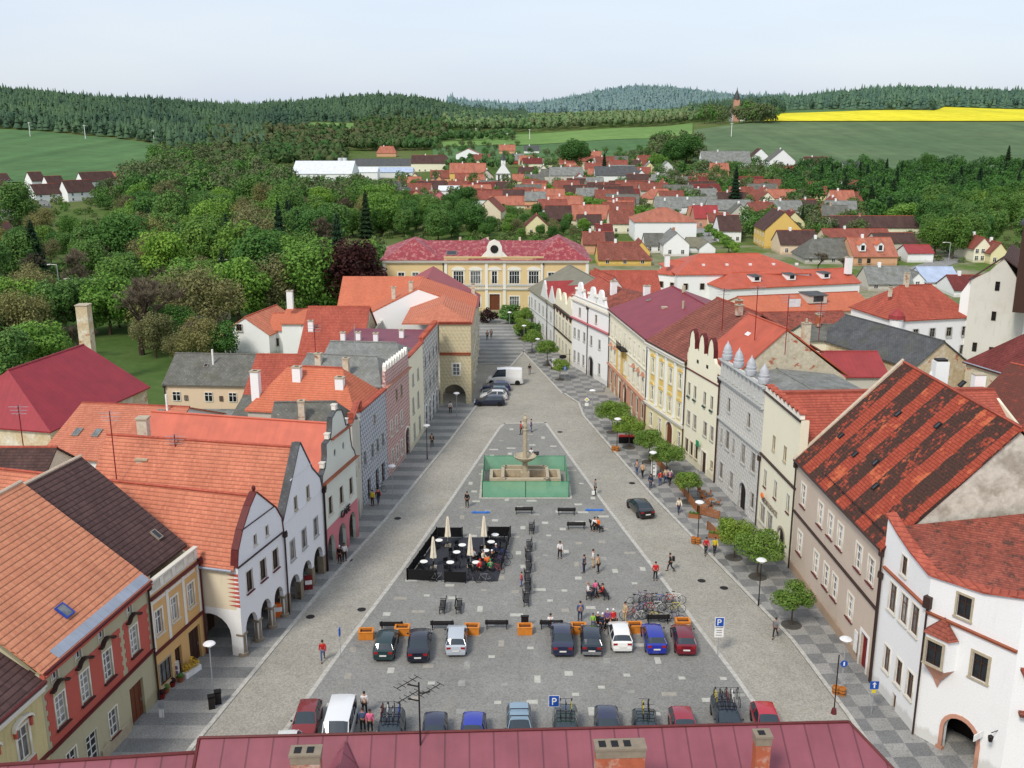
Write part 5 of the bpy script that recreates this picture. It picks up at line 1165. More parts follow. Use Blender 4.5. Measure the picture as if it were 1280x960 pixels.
for (px,py,z,w_,hh,m_,lab) in ((182,560,11,.9,2.8,'chim','cream rendered chimney beside the tile roof windows'),(181,597,10,.9,1.7,'chim','short capped chimney below the cream chimney'),(59,633,12.6,.35,1.1,'white','middle of three white flue pipes on the dark brown roof'),(52,629,12.6,.35,1.1,'white','nearest left of three white flue pipes on the dark brown roof'),(65,637,12.6,.35,1.1,'white','right one of three white flue pipes on the dark brown roof'),
    (115,481,0,1.75,12.6,'oldbeige','square ochre chimney stack rising beyond the crimson roof')):
    p=G(px,py,z); t=thing('chimney' if w_>.5 else 'flue_pipe',lab,'chimney' if w_>.5 else 'flue',p)
    if w_>.5: MB().box(-w_/2,w_/2,-w_/2,w_/2,-3,hh).build('shaft',M[m_],t); MB().box(-w_/2-.1,w_/2+.1,-w_/2-.1,w_/2+.1,hh,hh+.15).build('cap',M['c_stone'],t)
    else: MB().tube((0,0,-.8),(0,0,hh),.13).build('pipe',M['whitemetal'],t); MB().lathe([(0,.2),(.22,.12),(.22,.0),(0,0)],10,(0,0,hh)).build('cowl',M['c_white'],t)
# ---------------------------------------------------------------- buildings behind the right row
h=mid('long white building under a smooth salmon hipped roof with five vents',(847,343),(1012,341),8,317.5,17,'white','salmon2',hl=7,hr=9,nw=8,nf=2)
for i in range(5): p=(6.5+i*5.2,3.2); MB().box(p[0]-.3,p[0]+.3,p[1],p[1]+.6,8+p[1]*h.rise/8.5,8.5+p[1]*h.rise/8.5).build('roof_vent',M['c_whitec'],h.roof)
h.chim(-1.2,5,9,2.4,1.0,1.0,'white')
h=mid('white wing with dark windows under the salmon roof',(821,341),(848,344),7.5,327,12,'white','salmon2',nw=2,nf=2)
h=mid('low white building with three flat dormers on a salmon hipped roof',(906,361),(1075,353),6,339,12,'white','salmon2',hl=5)
for i in range(3): x=8.2+i*8.3; dormer(h,x,1.6,6.9,1.8,1.1,'white','c_dark' if False else 'slated',2.6,flat=True)
h.chim(h.L-1.2,3,7.5,3.6,1.2,1.2,'white')
mid('red tile roof behind the white merlon parapet with a small white gable',(742,368),(826,368),8,339,14,'white','red',nw=0)
h=mid('white gabled attic between the scroll parapet and the purple roof',(748,372),(786,370),8,342,10,'white','red',ridge='y')
mid('orange roof annex beside the purple metal roof',(745,392),(815,388),9,371,8,'cream','orange2')
h=mid('orange roof with a grey dormer beyond the brown tile ridge',(940,393),(1092,386),6.5,368,12,'cream','bright'); dormer(h,14,2,7.6,3.5,1.4,'offgrey','slated',4,flat=True); MB().box(8,10.2,1.5,1.7,7.2,8.6).build('skylight',M['whitemetal'],h.roof)
mid('old red roof behind the smooth salmon gable',(958,411),(1066,409),7,390,10,'cream','oldred')
h=mid('cream wall building with a patchy slate roof and small chimneys',(1010,425),(1100,424),8,406,7,'lightcream','slate',hr=0); h.chim(2.4,3,9.5,1.8,.6,1.0,'brick')
mid('maroon sheet-roofed shed behind the scalloped parapet',(1040,470),(1110,470),7,440,10,'offgrey','reda')
h=mid('pale blue corner house with a red hipped roof and small corner turret',(1119,400),(1215,395),8,357,13,'bluewhite','red',hl=5,hr=4,nw=0)
h.win([1.4,4.0,7.2,10.4,13.4],4.8,1.0,1.5,'grey',hole=False,y=-.2,trim=.08,pane='darkglass'); h.win([1.4,4.0,7.2,10.4,13.4],1.6,1.0,1.5,'grey',hole=False,y=-.2,trim=.08,pane='darkglass')
b=MB(); b.tube((.4,.2,4.5),(.4,.2,8.2),1.1,n=12); tt=b.build('turret',M['bluewhite'],h.root); b=MB(); b.lathe([(1.35,8.2),(1.25,8.8),(.7,9.4),(.15,9.8),(0,9.9)],12,(.4,.2,0)); b.build('turret_roof',M['reda'],tt)
h.chim(6,6.5,12,2.6,.6,.8,'chim'); h.chim(2,5,11,1.6,.5,.5,'chim')
h=mid('grey slate-roofed barn with a cracked beige gable',(1143,459),(1209,452),8.0,427,20,'oldbeige','slated',ridge='y')
h=mid('dark red mossy hipped roof with a long eave and broad chimney',(1208,452),(1320,486),9,415,16,'oldcream','darkred',hl=4); h.gutter(0,h.L,9.0,mat='metal'); h.chim(6,8,9+h.rise-1.5,3.0,1.3,1.3,'oldgrey'); h.win([3,7.4],7.4,.7,.6,'dark',hole=False,y=-.2,trim=0,sill=False,pane='darkglass')
h=mid('dark mossy red roof beyond the patched roof with a stepped white chimney',(1210,512),(1330,545),9.0,468,14,'white','mossyred')
def zrow(p,py):
    v=-(py-480)/CF; return CH+p.y*(-_s+v*_c)/(_c+v*_s)
p=G(1219,508,12); ZT=zrow(p,468); t=thing('chimney','stepped white chimney standing beyond the patched roof ridge','chimney',(p.x,p.y,0)); b=MB(); b.box(-.75,.75,-.6,.6,6,ZT-1.6).box(-.55,.55,-.45,.45,ZT-1.6,ZT); b.build('shaft',M['white'],t); MB().box(-.6,.6,-.5,.5,ZT,ZT+.1).build('cap',M['c_stone'],t)
p=G(1173,480,13); ZT=zrow(p,451); t=thing('chimney','white chimney on a slanting wall behind the patched roof','chimney',(p.x,p.y,0)); b=MB(); b.box(-.7,.7,-.6,.6,6,ZT); b.prism([(-3.6,.2,6),(-.7,.2,6),(-.7,.2,ZT-1.2)],(0,.4,0)); b.build('shaft',M['white'],t); MB().box(-.55,.55,-.45,.45,ZT,ZT+.22).build('cap',M['c_dark'],t)
# church at the right edge
O=V((76,160,0)); E=V((88,154,0)); h=Row('church','white stone church with a steep plank roof and wooden bell tower',O,E,cat='church'); h.notch=[]
O=G(1206,418,5); O.z=0; E=O+V((math.cos(R(-29)),math.sin(R(-29)),0))*8.6
bpy.data.objects.remove(h.root); h=Row('church','white stone church with a steep plank roof and dark wooden bell tower',O,E,cat='church'); h.notch=[]
ze=zat(h,h.L*.5,0,352); zr=zat(h,h.L*.5,0,322)
b=MB(); b.prism([(0,0,0),(h.L,0,0),(h.L,0,ze-2),(h.L*.52,0,zr),(h.L*.3,0,zr-2.4),(.0,0,ze)],(0,.8,0)); b.box(h.L*.3,h.L-.02,.8,20,0,ze-2.2); b.prism([(h.L*.3,.8,ze-2.2),(h.L-.02,.8,ze-2.2),(h.L*.52,.8,zr-.1)],(0,19,0)); b.build('wall',M['churchwhite'],h.root)
b=MB(); b.slab([(h.L*.52,-.3,zr+.2),(h.L+6,-.3,ze-3),(h.L+6,20,ze-3),(h.L*.52,20,zr+.2)],.25); b.slab([(-.3,-.3,ze+.1),(h.L*.52,-.3,zr+.2),(h.L*.52,1.5,zr+.2),(-.3,1.5,ze+.1)],.25); h.roof=b.build('roof',M['dark'],h.root)
b=MB(); b.box(h.L,h.L+6,-1,20,0,ze-3.2); b.build('side_wall',M['white'],h.root)
b=MB(); b.box(-1.4,-.02,.5,4,0,ze-2.5); b.prism([(-1.4,.5,ze-2.5),(-.02,.5,ze-2.5),(-.02,.5,ze)],(0,3.5,0)); b.build('buttress_wall',M['white'],h.root)
for x,z in ((h.L*.47,ze-1.5),(h.L*.47,ze-6.5),(h.L*.2,ze-12),(h.L*.5,ze-12.5)): h.win([x],z,.7,1.5,'dark',hole=False,y=-.2,trim=0,mull=0,sill=False,pane='darkglass')
b=MB(); tp=h.Mi@V((82.3,158,0)); tx,ty=tp.x,tp.y; z1=zat(h,tx,ty,280); z0=ze-4; b.box(tx-1.8,tx+1.8,ty-1.8,ty+1.8,z0,z1); tw=b.build('bell_tower',M['c_darkwood'],h.root)
b=MB(); b.lathe([(2.4,z1-.2),(2.3,z1+.3),(1.9,z1+.9),(1.6,z1+1.6),(1.9,z1+2.2),(1.2,z1+4.2),(.7,z1+5.5),(.4,z1+7.5),(.08,z1+11)],12,(tx,ty,0)); b.build('tower_roof',M['c_copper'],tw)
b=MB(); b.tube((tx,ty,z1+10.5),(tx,ty,z1+13),.05); b.tube((tx-.5,ty,z1+12.3),(tx+.5,ty,z1+12.3),.05); b.ball((tx,ty,z1+10.9),.3,.3,.3); b.build('cross',M['c_dark'],tw)
# ---------------------------------------------------------------- the town beyond
F_=far
F_('mossy grey gabled roof house near the church street',1085,1140,366,354,333,9,'offgrey','slate2',nw=3)
F_('small white gabled house beside the shiny metal roof',1135,1157,362,352,341,8,'white','slate2',ridge='y',chim=0,nw=1)
F_('low house with a shiny pale metal roof',1155,1200,362,352,336,12,'white','bluemetal',chim=0)
F_('dark red roofed house left of the church',1192,1236,372,362,344,10,'white','darkred')
F_('beige gabled house with red roof across the road right of the poplars',1216,1238,328,310,291,14,'lightcream','red',ridge='y',nw=3,nf=2)
F_('yellow-green gabled house beside the beige gabled house',1237,1258,332,316,298,12,'pyellow','redbrown',ridge='y',nw=2,nf=1)
h=F_('orange roofed brick house with two white arched dormers',1066,1121,333,320,297,14,'salmonwall','bright',nw=0); dormer(h,h.L*.22,1.0,h.ze+1.2,1.8,1.8,'white','bright',4); dormer(h,h.L*.62,1.0,h.ze+1.2,1.8,1.8,'white','bright',4); h.door(h.L*.68,3.2,3.4,'c_darkwood',arch=1.2,cut=False); h.win([h.L*.15,h.L*.35],1,1.0,1.3,'dark',hole=False,y=-.2,trim=0)
h.root.children[-1]
F_('grey slate roofed house left of the orange dormer roof',1006,1062,332,322,298,14,'offgrey','slate',nw=4,hl=4)
F_('long brown tiled farm roof behind the orange dormer roof',1042,1150,292,284,270,12,'lightcream','dark',nw=0,chim=2)
F_('long red farm roof left of the poplars',1031,1113,301,296,286,9,'cream','red')
F_('shed with half brown half red roof left of the white yard wall',1095,1146,316,303,291,10,'darkwall' if 'darkwall' in M else 'offgrey','dark',chim=0)
F_('white yard building with a crimson lean-to roof',1134,1166,328,316,309,8,'white','reda',chim=0,name='outbuilding')
h=F_('big yellow house with a brown roof and weathered gable',955,1001,312,287,265,15,'yellow','dark',ridge='y',ns=4,nf=2,side='l')
F_('cream house with a long brown roof right of the yellow gable',975,1022,318,305,288,11,'peach','dark',nw=3)
F_('orange red barn roof far right of the yellow gable',946,978,268,262,252,9,'cream','red'); F_('brown roof barn next to the orange red barn',978,1022,266,260,250,10,'cream','dark',chim=0)
F_('white house with a brown roof along the side street',899,926,303,288,269,12,'white','dark',nw=3); F_('cream house with a mossy red roof by the street hedge',886,912,288,277,266,9,'cream','redbrown',nw=2)
F_('house with a crimson roof beside the orange gable',868,898,285,272,257,10,'dustpink','reda',nw=2); F_('orange roof house left of the crimson roof',862,880,281,270,258,8,'salmonwall','bright')
F_('big white hall with an orange hipped roof',793,870,301,277,261,17,'white','bright',hl=9,hr=9,chim=0)
F_('beige house with a mossy brown roof left of the white hall',762,793,293,279,262,12,'lightcream','redbrown',nw=2)
F_('white house with a grey roof and broad gable below the white hall',829,861,320,305,291,13,'white','slate2',ridge='y',nw=2,chim=2)
F_('grey roofed wing of the broad white gable',806,830,316,306,292,8,'white','slate',nw=2,chim=0); F_('small white gabled house with olive roof by the side street',874,894,318,310,302,12,'white','olivemetal',ridge='y',chim=0); F_('olive roofed link between two white gables',860,877,317,308,297,9,'white','olivemetal',chim=0)
F_('bright yellow house with a brown hipped roof behind the row',748,814,333,324,303,12,'yellow','redbrown',nw=3,hr=4); F_('narrow yellow gable beside the bright yellow house',791,812,322,314,299,9,'yellow','redbrown',ridge='y',chim=0)
F_('red roofed house with white gable left of the bright yellow house',741,768,312,302,290,10,'white','dark'); F_('house with a brick red roof behind the school right wing',729,756,318,305,290,10,'salmonwall','redbrown'); F_('white chimneyed cottage next to the brick red roof',745,766,300,292,280,8,'white','darkred')
F_('cottage with a pale gable and dark red roof beyond the school',722,752,290,280,268,9,'lightcream','dark',nw=1); F_('long grey roof low house beyond the white hall',820,900,262,256,246,10,'offgrey','slate2'); F_('blue grey roofed house near the side street end',850,880,268,258,249,9,'white','slate2'); F_('grey slate roof house right of the blue grey roof',886,940,276,262,250,12,'offgrey','slate2',chim=0)
F_('grey roof cottage under the spruce',905,960,272,266,256,9,'white','slate2')
F_('red hipped roof house left of the brick garden wall',804,848,255,248,236,12,'cream','bright',hl=5,hr=5); F_('white gabled cottage with a maroon roof near the red hipped roof',768,800,252,246,236,9,'white','darkred'); F_('pink house with a brown roof below the A-shaped gable',735,765,243,237,228,9,'dustpink','dark'); F_('long dark red roof behind the pink house',762,818,240,235,226,9,'offgrey','dark',chim=0)
F_('long house with dark grey roof and white walls',744,797,228,219,208,12,'white','slated',nw=3); F_('steep white A-shaped gable with black trim',790,813,229,224,213,10,'white','slated',ridge='y'); F_('small grey gabled house right of the A-shaped gable',815,838,234,226,218,9,'offgrey','slate2')
F_('pale grey gabled cottage below the copse',822,846,221,213,202,10,'ltgrey','slate2',ridge='y',nw=1,chim=0)
F_('long white terrace with a grey roof near the green crop',877,938,213,203,189,13,'white','slate2',nw=6,nf=1); F_('tall white gabled house with a slate roof by the green crop',961,993,217,201,187,14,'white','slate',ridge='y',nw=1,nf=1); F_('white gabled house left of the tall white one',938,962,208,197,186,12,'white','dark',ridge='y',chim=0)
F_('small red roofed annex below the grey terrace',888,911,222,213,204,8,'dustpink','bright'); F_('crimson lean-to garage at the tall white gable',980,998,219,213,207,7,'white','reda',chim=0,name='garage'); F_('brown roofed bungalow on the field edge',1006,1036,208,203,196,9,'cream','dark'); F_('white bungalow with dark roof right of the brown bungalow',1055,1078,212,208,202,8,'white','slated',chim=0)
F_('orange roofed villa among the dark firs at the right',1040,1070,266,257,238,12,'cream','bright',nw=2,chim=1); F_('brown roofed cottage left of the firs villa',1002,1022,263,257,249,9,'white','dark')
F_('long white house hidden in trees at the far right edge',1219,1258,227,220,214,9,'white','slate2',nw=3,chim=0)
F_('white greenhouse roof among the gardens at the right',1230,1250,264,261,258,6,'white','whitemetal',chim=0,name='greenhouse')
F_('grey terrace house with a large slate roof in the town centre',687,729,232,219,209,13,'offgrey','slate2',nw=2,nf=1); F_('beige house with an olive roof above the grey terrace',664,690,211,205,198,10,'lightcream','olivemetal'); F_('brown gabled cottage with dark roof by the chapel lane',705,734,246,241,231,9,'white','dark')
F_('crimson small house at the top of the lane',641,654,206,200,191,8,'redpanel','slate2'); F_('red roofed cottage near the far meadow',738,752,202,196,189,8,'white','bright'); F_('white cottage with dark roof near the far meadow',655,674,193,188,182,8,'white','slated')
F_('bright red roofed house beside the white barn gable',624,644,194,188,181,9,'salmonwall','bright'); F_('white barn gable with a shallow crimson roof',570,601,201,193,186,14,'white','reda',ridge='y',chim=0); F_('white house with red roof left of the chapel',590,612,206,200,193,9,'lightcream','redbrown')
F_('cream factory block with a brown hipped roof',514,563,216,204,194,16,'lightcream','dark',nw=7,hr=4,name='factory'); F_('yellow block with orange roof and four small dormers',562,607,228,216,204,13,'yellow','bright',nw=7,name='factory')
F_('white windowless factory shed with a low metal roof',365,440,231,217,208,30,'white','whitemetal',chim=0,name='factory_hall'); F_('long low factory hall with a grey roof and white fascia',440,515,214,207,200,20,'white','slated',chim=0,name='factory_hall'); F_('blue glazed factory annex below the grey hall',472,516,223,215,210,12,'ltgrey','bluemetal',chim=0,name='factory_hall'); F_('white factory annex with a step in its roof',443,472,225,215,210,12,'white','whitemetal',chim=0,name='factory_hall')
O=GT(429,220); t=thing('silo','tall white twin silo beside the factory halls','silo',O); 
for x in (-1.6,1.6): MB().tube((x,0,-1),(x,0,12),1.6,n=14).build('silo_cylinder',M['whitemetal'],t)
F_('red roofed farmhouse alone among the trees',471,495,197,191,182,10,'salmonwall','bright',hl=3,hr=3)
F_('orange house below the cream factory block',538,562,229,222,213,9,'salmonwall','redbrown',chim=0); F_('dark roofed low house by the factory wall',455,500,242,236,227,9,'white','slated'); F_('orange roofed house among the brown roofs',498,526,236,229,221,9,'white','bright'); F_('long maroon brown roof near the white box house',520,558,244,236,226,10,'salmonwall','dark')
F_('white box house with a pale flat roof',548,574,246,238,233,9,'white','whitemetal',chim=0); F_('small pink gabled cottage',540,557,254,247,240,7,'pink','reda',ridge='y',chim=0); F_('dark hipped roof cottage left of the pink cottage',493,520,252,246,234,10,'offgrey','slated',hl=4,hr=4,chim=0); F_('white cottage with grey gable by the allotments',430,454,240,234,229,8,'white','whitemetal',chim=0)
O=GT(620,231); W=18*zcam(O)/CF; h=Row('chapel','white chapel with a grey roof and small ridge turret',V((O.x,O.y,0)),V((O.x+W,O.y,0)),cat='chapel',group=None,z=O.z-.3); h.notch=[]; bodywalls(h,h.L,18,zat(h,0,0,217),6,'y','white'); bodyroof(h,h.L,18,zat(h,0,0,217),6,'y','slate2',hl=5)
h.win([h.L*.2,h.L*.5,h.L*.8],1.6,1.0,4,'dark',hole=False,y=-.2,trim=0,sill=False,pane='darkglass'); b=MB(); zz=zat(h,0,0,207); b.box(h.L/2-1.3,h.L/2+1.3,6,8.6,zz-2,zz+3); b.build('turret',M['white'],h.root); b=MB(); b.lathe([(2.0,zz+3),(1.3,zz+4.4),(.9,zz+5.2),(.2,zz+7.5),(0,zz+9.5)],8,(h.L/2,7.3,0)); b.build('turret_roof',M['c_copper'],h.root)
F_('long dark brown roofs beside the chapel',573,655,257,250,237,16,'offgrey','dark',chim=2); F_('small white gable with a dark roof right of the chapel',651,676,238,231,224,9,'white','slated',ridge='y',chim=0)
h=F_('beige gabled barn with a brick red roof above the school',594,626,277,264,249,14,'cream','redbrown',ridge='y',chim=0,rot=-8)
F_('long orange roofed stable above the school',612,674,263,256,245,10,'lightcream','bright'); F_('orange farmhouse right of the long stable',668,706,258,249,236,12,'cream','bright'); F_('white gable with orange roof beside the lime hedge',686,706,251,243,236,9,'white','bright',ridge='y',chim=0)
F_('orange house with a white end wall above the dark barn',684,729,267,259,245,11,'white','bright'); F_('dark brown wooden barn above the school',682,714,283,273,257,10,'c_darkwood','dark',chim=0,name='barn'); F_('long orange roof right of the dark wooden barn',714,762,283,274,256,12,'cream','bright'); F_('brown roofed outhouse behind the long orange roof',706,742,262,256,249,9,'offgrey','dark',chim=2)
for (lb,xl,xr,yb,ye,yr,wl,rf) in (('white row house with a dark roof at the left edge of the estate',0,14,230,225,217,'white','dark'),('white row house second from the left in the estate',41,62,236,226,215,'white','dark'),('white row house third in the estate behind the front pair',62,86,240,232,220,'white','dark'),('white estate house in front with dark balconies',46,82,255,243,230,'white','dark'),('white estate house with a blank bright gable',86,121,254,240,225,'white','dark'),('white estate house nearest the green crop',105,143,236,227,215,'white','dark'),('yellow cottage with orange roof at the end of the estate',143,166,231,224,215,'yellow','bright'),('brown roofed estate house behind the tall tree',-4,15,248,240,227,'dustpink','dark'),('low white garage house below the front estate house',47,68,262,258,251,'white','slate2'),('white house with a grey roof on the left edge',-6,25,277,268,259,'white','slate2'),('white house with a mossy red roof on the left edge',-6,28,304,293,279,'white','dark'),('pink roofed house behind the tall tree at the left edge',-4,12,258,252,244,'white','darkred')):
    F_(lb,xl,xr,yb,ye,yr,9,wl,rf,rot=50,nw=3,nf=1 if ye-yb>-11 else 2,chim=0)
# church among trees on the hill
O=GT(914,153); h=Row('church','distant hill church with a red tower in the grove','church' and V((O.x,O.y,0)),V((O.x+16,O.y,0)),cat='church',z=O.z); bodywalls(h,16,10,10,6,'x','white'); bodyroof(h,16,10,10,6,'x','dark'); b=MB(); b.box(2,8,-2,4,0,24); b.build('tower',M['dustpink'],h.root); b=MB(); b.lathe([(4,24),(3,28),(.6,34),(0,38)],8,(5,1,0)); b.build('tower_roof',M['c_copper'],h.root)
FP_=[]
def fill(zs,n,seed):
    r=random.Random(seed); k=c=0
    ROOF=[('bright','orange'),('red','red'),('redbrown','weathered red'),('dark','brown'),('slate2','grey'),('darkred','dark red'),('redbrown','weathered red'),('slate','mossy grey')]
    while c<n and k<n*60:
        k+=1; x0,x1,y0,y1=zs[r.randrange(len(zs))]; px=r.uniform(x0,x1); py=r.uniform(y0,y1); p=GT(px,py); w_=r.uniform(9,15)
        if any(abs(p.x+w_/2-a)<9.5+e_/2 and abs(p.y+4-b_)<9.5 for a,b_,e_ in FP_): continue
        rf,rn=r.choice(ROOF); wl,wn=r.choice([('white','white'),('lightcream','cream'),('offgrey','grey'),('salmonwall','salmon'),('pyellow','yellow')])
        pw=w_*CF/zcam(p); s_=CF/zcam(p); r_=r.choice('xxxy'); e=r.uniform(2.8,4.4)
        if r_=='y': w_=pw=8*s_
        FP_.append((p.x+w_/2,p.y+4,w_)); c+=1
        far('%s-walled house with a %s tiled roof among the crowded town roofs'%(wn,rn) if 'slate' not in rf else '%s-walled house with a %s slate roof among the crowded town roofs'%(wn,rn),px,px+pw,py,py-e*s_*.97,py-(e+4)*s_*.96,r.uniform(8,10),wl,rf,r_,r.uniform(-14,14) if r_=='x' else 0,nw=r.choice([0,2,3]),group='small houses filling the town behind the square',chim=r.choice([0,1,1,2]))
for o in COL.objects:
    if o.parent is None and o.get('group')=='houses of the town behind the square': FP_.append((o.location.x+5,o.location.y+5,11))
fill([(640,860,232,300),(560,700,240,262),(860,1060,240,290),(700,960,236,262),(640,820,205,232),(490,680,228,262)],100,4)
# ================================================================ trees
rt=random.Random(11); npr=np.random.RandomState(5)
def leafcloud(n,lobes,size,seed,droop=0,flat=.35,inner=.25):
    """many leaf-clump faces spread through ellipsoid lobes (cx,cy,cz,rx,ry,rz)"""
    r=np.random.RandomState(seed); L=np.array(lobes,float); w=(L[:,3]*L[:,4]*L[:,5])**.67; w/=w.sum()
    k=r.choice(len(L),n,p=w); d=r.normal(size=(n,3)); d/=np.linalg.norm(d,axis=1,keepdims=True)
    rad=np.where(r.rand(n)<inner,r.rand(n)**.5*.8,.82+.26*r.rand(n)); 
    c=L[k,:3]+d*L[k,3:6]*rad[:,None]
    nrm=d+r.normal(size=(n,3))*.55+np.array([0,0,flat]); nrm/=np.linalg.norm(nrm,axis=1,keepdims=True)
    a=np.cross(nrm,r.normal(size=(n,3))); a/=np.linalg.norm(a,axis=1,keepdims=True); b=np.cross(nrm,a)
    s=size*(.55+.8*r.rand(n))[:,None]
    q=np.stack([c-a*s*.5,c-b*s*.34+nrm*s*.08,c+a*s*.5,c+b*s*.34-nrm*s*.06],1)
    q[:,:,2]-=droop*np.abs(r.rand(n))[:,None]*s*.3
    return q.reshape(-1,3)
def quadmesh(name,verts,mat,k=4):
    n=len(verts)//k; me=bpy.data.meshes.new(name); me.vertices.add(len(verts)); me.vertices.foreach_set('co',verts.astype(np.float32).ravel())
    me.loops.add(n*k); me.loops.foreach_set('vertex_index',np.arange(n*k,dtype=np.int32)); me.polygons.add(n)
    me.polygons.foreach_set('loop_start',np.arange(0,n*k,k,dtype=np.int32)); me.polygons.foreach_set('loop_total',np.full(n,k,np.int32)) 
    me.materials.append(mat); me.update(); me.validate(); return me
def crownlobes(seed,rx,rz,cz,n=9,sp=.68,ls=.44):
    r=random.Random(seed); o=[(0,0,cz,rx*.62,rx*.62,rz*.72)]
    for i in range(n):
        t=2*math.pi*i/n+r.uniform(-.4,.4); ph=r.uniform(-.75,.95); q=math.cos(ph*1.2)
        o.append((rx*sp*q*math.cos(t),rx*sp*q*math.sin(t),cz+rz*.62*ph,rx*ls*r.uniform(.75,1.15),rx*ls*r.uniform(.75,1.15),rz*ls*r.uniform(.6,.95)))
    return o
def trunk_mb(h,r,br=6,seed=1,spread=2.2,top=.8):
    q=random.Random(seed); b=MB(); p=V((0,0,-.2)); pts=[p]; 
    for i in range(4): p=V((q.uniform(-.15,.15)*h*.1,q.uniform(-.15,.15)*h*.1,h*top*(i+1)/4)); pts.append(p)
    for i in range(4): b.tube(pts[i],pts[i+1],r*(1-.2*i)*(1.25 if i==0 else 1),r*(1-.2*(i+1)),n=7)
    for i in range(br):
        t=2*math.pi*i/br+q.random(); z=h*q.uniform(.35,.75); k=min(3,int(z/(h*top)*4)); s=pts[k].lerp(pts[k+1],(z/(h*top)*4)-k); e=s+V((math.cos(t)*spread,math.sin(t)*spread,q.uniform(.15,.35)*h)); m=s.lerp(e,.5)+V((0,0,-.1*h*.3))
        b.tube(s,m,r*.42,r*.28,n=5); b.tube(m,e,r*.28,r*.1,n=5)
    return b
bark=simple('bark',C(86,72,58),.95,var=.25); barkd=simple('dark_bark',C(60,50,42),.95,var=.25)
LM=dict(bright=leafmat('spring_leaves',C(94,138,54),C(132,168,80)),mid=leafmat('mid_green_leaves',C(80,118,58),C(112,146,76)),dark=leafmat('dark_green_leaves',C(64,104,52),C(92,132,64)),
  olive=leafmat('olive_brown_buds',C(112,116,76),C(138,136,92)),copper=leafmat('copper_leaves',C(46,26,32),C(72,44,40)),street=leafmat('street_tree_leaves',C(92,126,50),C(134,160,78),1.2),
  spruce=leafmat('spruce_needles',C(34,56,42),C(56,80,54),.6,.05),birch=leafmat('willow_leaves',C(86,124,52),C(116,148,70)),blossom=leafmat('white_blossom',C(196,194,184),C(160,164,140)),hedge=leafmat('hedge_leaves',C(84,128,46),C(108,150,60)))
PROTO={}
def decid(key,H,rx,rz,cz,n,ls,mat,seed,nl=10,sp=.69,l2=.42,tr=.28,inner=.25):
    if H>9: nl+=4
    cr=quadmesh('crown',leafcloud(n,crownlobes(seed,rx,rz,cz,nl,sp,l2),ls,seed,inner=inner),LM[mat]); PROTO[key]=(trunk_mb(H,tr,6,seed,rx*.5).mesh('trunk',bark),cr,H)
decid('linden1',12,5.2,5.6,6.1,7500,.52,'bright',1,13); decid('linden2',12,4.9,5.8,6.2,7500,.52,'mid',2,13); decid('oak1',13,6.2,6.0,6.8,8000,.56,'dark',3,14)
decid('tall1',16,4.6,7.6,8.3,7500,.54,'mid',4,15); decid('tall2',15,5.0,7.2,7.8,7500,.54,'bright',5,15); decid('olive1',12,5.4,5.6,6.3,5200,.4,'olive',6,13,inner=.5); decid('olive2',13,4.8,6.2,6.8,5200,.4,'olive',7,13,inner=.5)
decid('copper',14.5,5.8,6.4,8.2,6500,.62,'copper',8,13); decid('willow',13,4.8,6.4,6.6,4600,.6,'birch',9,11); decid('blossom',5.5,2.4,2.2,3.2,1500,.36,'blossom',10,8,tr=.12); decid('dark2',14,5.0,6.8,7.2,7500,.54,'dark',12,14)
decid('street1',5.2,2.2,1.7,3.45,5600,.21,'street',21,12,tr=.1,sp=.72,l2=.42); decid('street2',5.6,2.6,1.9,3.6,6500,.22,'street',22,13,tr=.1,sp=.72,l2=.42); decid('bush',2.4,1.7,1.2,1.1,900,.36,'hedge',23,6,tr=.08); decid('bushd',2.6,1.9,1.3,1.2,900,.4,'mid',24,6,tr=.08); decid('redbush',2.6,1.9,1.5,1.3,1200,.3,'copper',25,6,tr=.08)
decid('limehedge',7,3.2,2.6,4.2,2600,.5,'bright',26,8)
def conifer(key,H,r0,seed,n=3600):
    r=np.random.RandomState(seed); z=(1-r.rand(n)**.55)*(H*.93)+H*.06; rr=r0*(1-z/H)*(0.75+.25*np.sin(z*5.2))+.12; t=r.rand(n)*2*math.pi; q=.35+.65*r.rand(n)**.5
    c=np.stack([np.cos(t)*rr*q,np.sin(t)*rr*q,z-rr*q*.25],1); d=np.stack([np.cos(t),np.sin(t),-.35+0*t],1); a=d*(.5+.4*r.rand(n))[:,None]; b=np.stack([-np.sin(t),np.cos(t),r.normal(size=n)*.5],1)*.2
    v=np.stack([c-a*.5,c-b,c+a*.6,c+b],1).reshape(-1,3); PROTO[key]=(MB().tube((0,0,-.2),(0,0,H*.9),.28,.05,n=6).mesh('trunk',barkd),quadmesh('crown',v,LM['spruce']),H)
conifer('spruce1',16,3.2,31); conifer('spruce2',14,2.8,32); conifer('fir',12,3.6,33)
